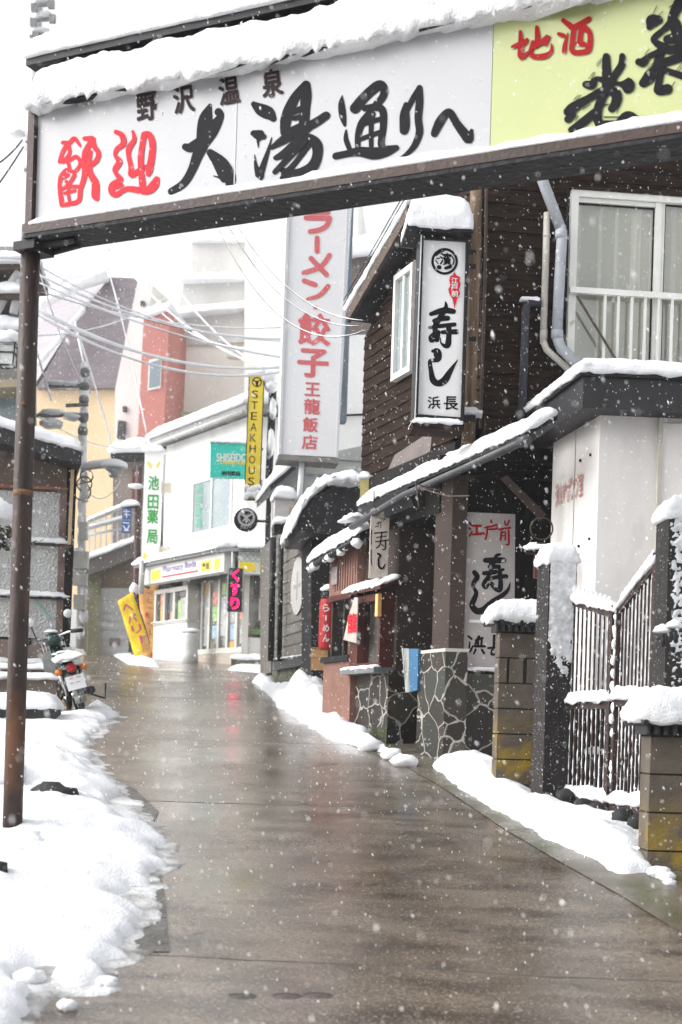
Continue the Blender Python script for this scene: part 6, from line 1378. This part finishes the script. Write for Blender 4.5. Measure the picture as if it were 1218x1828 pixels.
def wire(label, a, b, sag, r, sr, n=22, da=25, db=25, dark=True):
    pa, pb = U(*a, da), U(*b, db); P = []
    for i in range(n+1):
        t = i/n; p = lerp(pa, pb, t); p.z -= sag*4*t*(1-t); P.append(p)
    t = thing('overhead_wire', pa, label, 'overhead wire', 'snow laden overhead wires')
    sr *= .55; r *= .5 if sr else .8; MB().tube(P, r, 6).build('cable', BLACKM, t, True)
    if sr:
        mb = MB(); rs = [sr*(.75+.5*noise.noise(p*.9)+.3*noise.noise(p*3)) for p in P]
        mb.tube([p+Vector((0,-.004,sr*.35)) for p in P], rs, 8); mb.build('snow', SNOW, t, True)
wire('thick snowy wire, upper one from the rusty post to the noodle sign', (62,488), (512,606), .25, .012, .045, da=20, db=22)
wire('snowy wire just under the upper thick one', (62,502), (512,640), .15, .012, .04, da=20.4, db=22)
wire('thickest snowy wire crossing the slate roof to the noodle sign', (62,552), (508,656), .30, .014, .06, da=20, db=22)
wire('doubled snowy wire under the thickest one', (62,560), (508,664), .36, .012, .05, da=19.6, db=22)
wire('snowy wire slanting down from the arch past the salmon tower', (238,492), (505,668), .3, .01, .05, da=30, db=23)
wire('snowy wire slanting from the concrete block to the yellow blade sign', (300,492), (470,660), .2, .01, .045, da=32, db=25)
wire('snowy stay running steeply in front of the slate roof', (190,470), (262,775), -.2, .01, .04, da=33, db=33)
wire('snowy stay running down from slate roof to the low roof', (131,572), (204,810), -.1, .01, .05, da=26, db=33)
wire('snowy stay hanging from the slate roof edge to the street lamp', (134,575), (160,700), .0, .01, .05, da=26, db=25)
wire('snowy wire from utility pole to brown attic', (70,745), (250,800), .2, .01, .035, da=24, db=35)
wire('steep snowy wire behind the rusty post', (66,628), (92,716), .0, .01, .05, da=24, db=25)
wire('black wire, uppermost of three sagging to the timber house eave', (420,395), (646,572), .28, .014, .010, da=17, db=14.6)
wire('black wire, middle of three sagging to the timber house', (398,385), (640,582), .36, .012, .008, da=17.5, db=14.7)
wire('black wire, lowest of three sagging to the timber house', (384,395), (652,590), .52, .014, .010, da=17, db=14.5)
wire('thin snowy wire crossing high over the slate roof', (60,470), (640,600), .5, .010, .028, da=22, db=24)
wire('thin snowy wire from the utility pole up to the arch end', (150,690), (66,470), .15, .010, .025, da=25, db=21)
wire('thin snowy wire from the concrete block towards the porch roof', (330,505), (70,600), .3, .010, .03, da=36, db=22)
wire('thin snowy wire level across the salmon tower', (70,520), (505,585), .2, .010, .03, da=23, db=24)
wire('thin snowy wire dipping from far block to the noodle sign', (290,560), (508,622), .3, .010, .035, da=36, db=23)
wire('thin slack wire under the street lamp', (150,870), (215,860), .25, .010, .02, da=24.8, db=25.5)
wire('black wire at the left edge behind the arch', (-20,300), (40,250), .05, .012, .0, da=16, db=17)
wire('thin wire at the left edge below the arch end', (-20,352), (42,262), .02, .012, .0, da=16, db=17)

# ================================================================ glazed porch on the left
pa_ = U(0, 1000, 17.4); PG = Pl((pa_.x, pa_.y), (pa_.x+cos(radians(14)), pa_.y+sin(radians(14))))
gpch = thing('glazed_porch', PG.q(60, 1190, -.5), 'rusty framed porch of pebbled glass panels under a snowy lean to roof on the left', 'porch')
def xr(x0, y0, x1, y1, o0, o1, mat, name, par=gpch): return MB().xbox(PG, x0, y0, x1, y1, o0, o1).build(name, mat, par)
bg(PG, [(-160,735),(128,808),(132,880),(-160,872)], -2.5, -.02, M('porch_wall', (.16,.11,.085), (.10,.075,.06), scale=2, rough=.8), 'wall', gpch)
bg(PG, [(-160,868),(128,880),(120,1182),(-160,1176)], -2.5, -.25, M('porch_dark', (.10,.105,.10), rough=.9), 'inside', gpch)
for x0, x1 in ((-150,-62),(-52,36),(46,110)):
    for y0, y1 in ((876,960),(968,1055),(1064,1138)): xr(x0, y0+x0*.04, x1, y1+x0*.04, -.03, .0, PEBBLE, 'pane')
for x0, x1 in ((-150,-62),(-52,36),(46,104)): xr(x0, 1142+x0*.03, x1, 1178+x0*.02, -.03, .0, M('kick_panel', (.22,.165,.145), (.17,.13,.11), scale=4, rough=.7), 'kick_panel')
for x in (-57, 41): bg(PG, [(x-5,868),(x+5,868),(x+2,1182),(x-8,1182)], -.06, .035, RUST, 'mullion', gpch)
bg(PG, [(108,876),(120,876),(110,1182),(98,1182)], -.06, .035, M('grey_rust', (.20,.15,.13), (.11,.07,.06), scale=5, rough=.7), 'mullion', gpch)
bg(PG, [(121,830),(138,834),(124,1182),(112,1182)], -.3, .06, DARKW, 'corner_post', gpch)
bg(PG, [(127,838),(133,838),(127,972),(121,972)], .061, .10, M('pale_batten', (.50,.37,.22), (.42,.31,.2), scale=6, rough=.7), 'batten', gpch)
for y, mt in ((862, M('rust_orange', (.30,.12,.07), (.16,.07,.045), scale=6, rough=.7)), (962, RUST), (1058, RUST), (1180, RUST)):
    ob = MB().xpoly(PG, [(-160,y-6),(122,y+8),(122,y+13),(-160,y+1)], -.04, .06).build('rail', mt, gpch)
    if y > 900:
        mb = MB(); p, q = PG.q(-160,y-6,.065), PG.q(120,y+8,.065); snow_pad(mb, [p, q, q-PG.n*.07, p-PG.n*.07], .06, cell=.04, amp=.4); mb.build('snow', SNOW, gpch, True)
p, q = PG.q(-160,712,.5), PG.q(146,806,.5); bk_ = -PG.n*3.2
MB().hexa([p-Vector((0,0,.22)), q-Vector((0,0,.16)), q+bk_-Vector((0,0,.16)), p+bk_-Vector((0,0,.22)), p, q, q+bk_, p+bk_]).build('roof', FASCIA, gpch)
mb = MB(); snow_pad(mb, [p+Vector((0,0,.003)), q+Vector((0,0,.003)), q+bk_+Vector((0,0,.003)), p+bk_+Vector((0,0,.003))], .15, cell=.06, amp=.15, lip=.03, R=.1); mb.build('snow', SNOW, gpch, True)
MB().tube([PG.q(62, 1070, .01), PG.q(90, 1105, .01)], .012, 6).build('green_rod', M('mint', (.2,.5,.42), rough=.5), gpch)
# stepped walls under the porch
lw = thing('retaining_wall', U(40, 1290, 15.6), 'low brown retaining wall with snowy ledges under the glazed porch', 'retaining wall')
LW = frontal(40, 16.6, radians(10), 1200); LW2 = frontal(40, 15.4, radians(8), 1240)
bg(LW, [(-250,1190),(108,1196),(106,1250),(-250,1250)], -.6, 0, M('ledge_brown', (.20,.155,.13), (.15,.115,.10), scale=3, rough=.85), 'ledge', lw)
bg(LW2, [(-250,1206),(100,1212),(104,1300),(-250,1300)], -.5, 0, M('bench_brown', (.17,.14,.11), (.12,.10,.08), scale=4, rough=.85, stretch=(1,1,6)), 'wall', lw)
mb = MB()
for pl, x1, y0, y1, o, dp in ((LW,108,1190,1196,.02,.3),(LW2,100,1206,1212,.03,.34)):
    p, q = pl.q(-250,y0,o), pl.q(x1,y1,o); snow_pad(mb, [p, q, q-pl.n*dp, p-pl.n*dp], .07, cell=.06, amp=.3)
mb.build('snow', SNOW, lw, True)
for k, (x0, x1, y0, y1, d, lab) in enumerate(((-200,98,1264,1292,14.2,'dark stone step with deep snow between rusty post and motorcycle'),(-200,30,1392,1440,9.6,'dark stone edge under snow at the far left behind the rusty post'))):
    pl = frontal(40, d, radians(4), 1270); t = thing('stone_step', pl.q((x0+x1)/2, y1, 0), lab, 'stone step', 'stone steps left of the street')
    bg(pl, [(x0,y0),(x1,y0),(x1,y1),(x0,y1+6)], -.5, 0, ROCK, 'stone', t)
    mb = MB(); p, q = pl.q(x0,y0,.02), pl.q(x1,y0,.02); snow_pad(mb, [p, q, q-pl.n*.5, p-pl.n*.5], .16, cell=.05, amp=.25, R=.14); mb.build('snow', SNOW, t, True)
fp_ = frontal(20, 7.75, radians(-3), 1530); ft = thing('post_footing', fp_.q(30, 1552, -.1), 'snow topped concrete footing around the foot of the rusty post', 'footing')
bg(fp_, [(-120,1518),(66,1520),(62,1552),(-120,1560)], -.55, 0, MOSSC, 'slab', ft)
mb = MB(); p, q = fp_.q(-120,1518,.02), fp_.q(68,1519,.02); snow_pad(mb, [p, q, q-fp_.n*.6, p-fp_.n*.6], .10, cell=.035, amp=.2, R=.09); mb.build('snow', SNOW, ft, True)
rk = MB().blob(gp(92, 1448)+Vector((0,0,.10)), .16, .14, .09, .4, 2).build('boulder', ROCK, None, True, label='dark wet boulder poking out of the snow right of the rusty post', category='boulder')
MB().blob(gp(4, 1610)+Vector((-.06,0,.12)), .10, .1, .07, .4, 2).build('boulder', ROCK, None, True, label='dark stone at the left edge half buried below the footing', category='boulder')
# snow laden bush behind the post
bu = thing('snowy_bush', U(-6, 960, 11), 'dark twiggy bush under a round snow load at the left edge', 'bush')
random.seed(8); mb = MB(); c = U(-12, 950, 11)
for k in range(260):
    p = c+Vector((random.gauss(0,.10), random.gauss(0,.12), random.uniform(-.12,.04))); a = Vector((random.gauss(0,1),random.gauss(0,1),random.gauss(0,.6))).normalized()*.035; b = a.orthogonal().normalized()*.012
    mb.add([p-a, p+b, p+a, p-b], [(0,1,2,3)])
mb.build('foliage', M('bush_leaf', (.02,.025,.015), (.05,.035,.02), scale=9, rough=.8), bu)
MB().tube([U(-14, 1300, 11.2), U(-10, 1100, 11.1), c], [.03,.025,.015], 8).build('stem', OLDLOG, bu, True)
MB().blob(c+Vector((0,0,.10)), .20, .2, .17, .25, 3, 18, 12, True).build('snow', SNOW, bu, True)
# old tiered eaves and a lantern lamp at the left edge
te = thing('tiered_house', U(20, 1000, 22), 'old house with three snow loaded eaves at the left edge above the porch', 'house')
TE = frontal(10, 22, radians(6), 560)
bg(TE, [(-200,440),(36,440),(36,1000),(-200,1000)], -3, -.6, M('old_wall', (.38,.37,.34), (.28,.27,.25), scale=2, rough=.9), 'wall', te)
for x0, x1, y, h in ((-200,44,464,.16),(-200,70,470,.10),(-200,40,524,.22),(-200,40,590,.30)):
    MB().xpoly(TE, [(x0,y),(x1,y-2),(x1,y+10),(x0,y+10)], -1.2, .2+.05*h).build('eave', BRACEW, te)
    mb = MB(); p, q = TE.q(x0,y,.25), TE.q(x1,y-2,.25); snow_pad(mb, [p, q, q-TE.n*1.2, p-TE.n*1.2], h, cell=.07, amp=.25, lip=.04); mb.build('snow', SNOW, te, True)
for a_, b_ in (((-8,560),(30,492)),((6,528),(34,486)),((24,560),(36,500))): MB().tube([TE.q(*a_, .1), TE.q(*b_, .1)], .07, 8).build('brace', M('pale_brace', (.42,.42,.42), rough=.7), te)
ll = thing('house_lantern', U(14, 690, 20), 'square iron framed lantern under snow below the eaves at the left edge', 'lantern')
c = U(14, 632, 20)
MB().box(c+Vector((0,0,-.03)), .20, .2, .26).build('glass', M('frosted', (.52,.53,.52), rough=.3), ll)
mb = MB()
for sx in (-1,1):
    for sy in (-1,1): mb.tube([c+Vector((sx*.13,sy*.13,.14)), c+Vector((sx*.10,sy*.10,-.18))], .012, 6)
for z, r in ((.14,.13),(.0,.115),(-.18,.10)):
    mb.tube([c+Vector(v) for v in ((-r,-r,z),(r,-r,z),(r,r,z),(-r,r,z),(-r,-r,z))], .012, 6)
mb.build('frame', BLACKM, ll)
mb = MB(); mb.blob(c+Vector((0,0,.16)), .26, .22, .18, .25, 3, 14, 9, True); mb.build('snow', SNOW, ll, True)
for k, (y0, y1) in enumerate(((672,780),)): bg(TE, [(-60,682),(34,676),(34,690),(-60,696)], -.6, .3, M('beam_tan', (.34,.29,.20), rough=.8), 'beam', te)
bg(TE, [(-60,696),(32,690),(32,770),(-60,770)], -.59, -.4, BGLASS, 'window', te)

# ================================================================ the motorcycle
mo = thing('motorcycle', gp(136, 1280), 'small dark green delivery motorcycle parked in the snow, seen from behind', 'motorcycle')
W0 = gp(146, 1279) + Vector((0, 0, .02))
Rm = Matrix.Rotation(radians(17), 3, 'Z') @ Matrix.Rotation(radians(-17), 3, 'Y') @ Matrix.Rotation(atan(.106), 3, 'X')
def m3(x, y, z): return W0 + Rm @ (Vector((x, y, z))*.88)      # x right, y forwards, z up
def mpart(mb, name, mat, smooth=True, par=None, **k): return mb.build(name, mat, par or mo, smooth, **k)
X_, Y_, Z_ = Rm @ Vector((1,0,0)), Rm @ Vector((0,1,0)), Rm @ Vector((0,0,1))
for y in (.0, 1.18):
    wh = MB().torus(m3(0, y, .26), .205, .012, Y_, Z_, 28, 8); 
    for i in range(10): t = 2*pi*i/10; wh.tube([m3(0, y, .26), m3(0, y+.2*cos(t), .26+.2*sin(t))], .004, 5)
    wh.tube([m3(-.06, y, .26), m3(.06, y, .26)], .045, 10)
    wo = mpart(wh, 'wheel', CHROME); mpart(MB().torus(m3(0, y, .26), .228, .034, Y_, Z_, 30, 8), 'tyre', RUBBER, par=wo)
def arc(y0, r, a0, a1, w_, th=.012, n=10):
    mb = MB()
    for i in range(n):
        t0_, t1_ = lerp(a0, a1, i/n), lerp(a0, a1, (i+1)/n)
        c_ = [(r,t0_),(r,t1_)]; P = lambda rr, t, x: m3(x, y0+rr*cos(t), .26+rr*sin(t))
        mb.hexa([P(r,t0_,-w_), P(r,t0_,w_), P(r,t1_,w_), P(r,t1_,-w_), P(r+th,t0_,-w_), P(r+th,t0_,w_), P(r+th,t1_,w_), P(r+th,t1_,-w_)])
    return mb
mpart(arc(0, .285, radians(20), radians(195), .07), 'rear_fender', M('fender_grey', (.20,.215,.20), rough=.3))
mpart(arc(1.18, .285, radians(10), radians(170), .06), 'front_fender', BIKEG)
mb = MB()
def ell(mb, y, z, rx, rz, n=14): return [m3(rx*cos(2*pi*i/n), y, z+rz*sin(2*pi*i/n)) for i in range(n)]
def loft(rings):
    mb = MB(); n = 14
    for y, z, rx, rz in rings: mb.v += ell(mb, y, z, rx, rz)
    for k in range(len(rings)-1):
        for i in range(n): mb.f.append((k*n+i, k*n+(i+1)%n, (k+1)*n+(i+1)%n, (k+1)*n+i))
    mb.f.append(tuple(range(n-1,-1,-1))); mb.f.append(tuple((len(rings)-1)*n+i for i in range(n))); return mb
mpart(loft([(-.16,.60,.06,.05),(-.05,.60,.10,.08),(.2,.60,.13,.10),(.45,.54,.11,.09),(.7,.50,.07,.07),(.95,.66,.06,.07),(1.0,.82,.05,.06)]), 'body', BIKEG)
mpart(loft([(-.02,.72,.08,.02),(.05,.73,.12,.04),(.3,.73,.13,.045),(.55,.68,.09,.03)]), 'seat', RUBBER)
mb = MB().tube([m3(-.13,.12,.74), m3(-.13,-.22,.73), m3(-.07,-.27,.73), m3(.07,-.27,.73), m3(.13,-.22,.73), m3(.13,.12,.74)], .012, 8)
for y in (-.18,-.08,.02): mb.tube([m3(-.13,y,.735), m3(.13,y,.735)], .009, 6)
ca = mpart(mb, 'rear_carrier', CHROME)
mb = MB(); snow_pad(mb, [m3(-.15,-.24,.745), m3(.15,-.24,.745), m3(.14,.1,.75), m3(-.14,.1,.75)], .05, cell=.02, amp=.3); mpart(mb, 'snow', SNOW)
mpart(MB().lathe(m3(0,-.20,.63), [(.001,-.04),(.035,-.035),(.052,-.01),(.055,.03)], 16, Rm @ Matrix.Rotation(radians(-90), 3, 'X') @ Matrix.Rotation(pi, 3, 'X')), 'tail_light', LENSR)
for sx in (-1, 1):
    mpart(MB().lathe(m3(sx*.16,-.15,.60), [(.008,-.06),(.035,-.04),(.04,.0),(.03,.03)], 12, Rm @ Matrix.Rotation(radians(90), 3, 'X')), 'turn_signal', LENSO)
    mpart(MB().tube([m3(0,-.1,.60), m3(sx*.16,-.13,.60)], .012, 6), 'signal_stalk', BLACKM)
mb = MB(); mb.hexa([m3(-.115,-.30,.36), m3(.115,-.30,.36), m3(.115,-.295,.36), m3(-.115,-.295,.36), m3(-.115,-.245,.53), m3(.115,-.245,.53), m3(.115,-.24,.53), m3(-.115,-.24,.53)])
npl = mpart(mb, 'number_plate', WHITEP, False)
mb = MB(); vs, fs = glyph_mesh('・・28', .02)
for x, z, w_, h_ in ((-.04,.50,.05,.02),(.05,.50,.06,.02),(-.05,.43,.05,.06),(.03,.43,.05,.06)):
    for s in (-1, 1): mb.hexa([m3(x-w_/2, -.29+(z-.36)*.32-.012, z+s*h_*.3-.004), m3(x+w_/2, -.29+(z-.36)*.32-.012, z+s*h_*.3-.004), m3(x+w_/2, -.285+(z-.36)*.32-.01, z+s*h_*.3-.004), m3(x-w_/2, -.285+(z-.36)*.32-.01, z+s*h_*.3-.004), m3(x-w_/2, -.29+(z-.36)*.32-.012, z+s*h_*.3+.004), m3(x+w_/2, -.29+(z-.36)*.32-.012, z+s*h_*.3+.004), m3(x+w_/2, -.285+(z-.36)*.32-.01, z+s*h_*.3+.004), m3(x-w_/2, -.285+(z-.36)*.32-.01, z+s*h_*.3+.004)])
mpart(mb, 'plate_marks', M('plate_pink', (.6,.35,.36), rough=.5), False, npl)
mpart(MB().tube([m3(-.34,.72,.98), m3(-.2,.86,.98), m3(0,.94,.95), m3(.2,.86,.98), m3(.34,.72,.98)], .015, 8), 'handlebar', CHROME)
for sx in (-1, 1):
    mpart(MB().tube([m3(sx*.24,.82,.985), m3(sx*.36,.70,.975)], .024, 10), 'grip', RUBBER)
    mpart(MB().tube([m3(sx*.22,.84,.98), m3(sx*.25,.82,1.16)], .008, 6), 'mirror_stem', BLACKM)
    mi = mpart(MB().lathe(m3(sx*.25,.81,1.22), [(.01,-.02),(.045,-.012),(.05,.0),(.045,.008)], 18, Rm @ Matrix.Rotation(radians(90), 3, 'X')), 'mirror', M('mirror_face', (.70,.72,.72), rough=.15))
    mpart(MB().tube([m3(sx*.06,1.0,.85), m3(sx*.08,1.18,.26)], .022, 8), 'fork', BIKEG)
mpart(loft([(.84,.90,.08,.06),(.95,.93,.12,.09),(1.05,.92,.10,.08)]), 'headlight_cowl', BIKEG)
mb = MB()
for sx in (-1, 1): mb.hexa([m3(sx*.08,.72,.30), m3(sx*.26,.66,.34), m3(sx*.26,.68,.34), m3(sx*.08,.74,.30), m3(sx*.08,.86,.80), m3(sx*.22,.80,.78), m3(sx*.22,.82,.78), m3(sx*.08,.88,.80)])
mpart(mb, 'leg_shield', M('shield_grey', (.38,.40,.38), (.30,.32,.30), scale=5, rough=.35), False)
n = 9; mb = MB()
for i in range(n+1):
    t = lerp(-1, 1, i/n); mb.v += [m3(t*.24, .93-.10*t*t, .98), m3(t*.20*sqrt(max(0.02,1-.55*t*t)), .80-.08*t*t, 1.0+.32*sqrt(max(0,1-t**4)))]
    if i: mb.f.append((2*i-2,2*i,2*i+1,2*i-1))
mpart(mb, 'engine', M('engine_alloy', (.22,.22,.22), (.10,.10,.10), scale=8, rough=.5, metal=.6)) if False else None
mpart(loft([(.3,.30,.10,.08),(.4,.30,.13,.11),(.62,.32,.12,.10),(.7,.33,.07,.06)]), 'engine', M('engine_alloy', (.16,.16,.16), (.08,.08,.08), scale=8, rough=.5, metal=.6))
mpart(MB().tube([m3(.12,.6,.26), m3(.16,.3,.24), m3(.17,-.02,.27), m3(.17,-.22,.30)], [.018,.03,.042,.045], 12), 'exhaust', M('exhaust_dark', (.06,.06,.065), rough=.35, metal=.7))
mpart(MB().tube([m3(-.10,.42,.26), m3(-.34,.36,.04)], .014, 8), 'side_stand', BLACKM)
mpart(MB().tube([m3(.05,.05,.3), m3(.34,.02,.12), m3(.40,.08,.30)], .012, 8), 'foot_lever', BLACKM)
for sx in (-1, 1): mpart(MB().tube([m3(sx*.13,-.02,.62), m3(sx*.13,.02,.28)], .028, 10), 'shock_absorber', CHROME)
wb_ = loft([(1.10,.98,.15,.02),(1.25,1.0,.17,.02),(1.4,.98,.15,.02)])
mb = MB()
for z in (.62,.72,.82,.9):
    mb.tube([m3(-.15,1.10,z), m3(.15,1.10,z), m3(.17,1.36,z), m3(-.17,1.36,z), m3(-.15,1.10,z)], .005, 5)
for i in range(8): x = -.15+.3*i/7; mb.tube([m3(x,1.10,.62), m3(x,1.10,.9)], .004, 5)
mpart(mb, 'front_basket', CHROME, False)
mb = MB()
for x, y, z, r in ((0,.3,.78,.06),(.08,.25,.775,.05),(-.07,.38,.77,.05),(.0,.98,1.02,.07),(0,-.05,.57,.03)): mb.blob(m3(x,y,z), r*1.2, r*1.2, r*.45, .3, 3, 10, 7, True)
mpart(mb, 'snow', SNOW)
# ================================================================ the snowy air
HB = MB().hexa([(-60,-9,-3),(60,-9,-3),(60,130,-3),(-60,130,-3),(-60,-9,46),(60,-9,46),(60,130,46),(-60,130,46)]).build('haze', FLAKE, None, kind='stuff')
hm = bpy.data.materials.new('haze'); hm.use_nodes = True
for n in list(hm.node_tree.nodes):
    if n.type != 'OUTPUT_MATERIAL': hm.node_tree.nodes.remove(n)
pv = hm.node_tree.nodes.new('ShaderNodeVolumePrincipled'); pv.inputs['Color'].default_value = (.97, .98, 1, 1); pv.inputs['Density'].default_value = 0.0010; pv.inputs['Anisotropy'].default_value = .2
hm.node_tree.links.new(pv.outputs[0], [n for n in hm.node_tree.nodes if n.type == 'OUTPUT_MATERIAL'][0].inputs['Volume'])
HB.data.materials.clear(); HB.data.materials.append(hm)
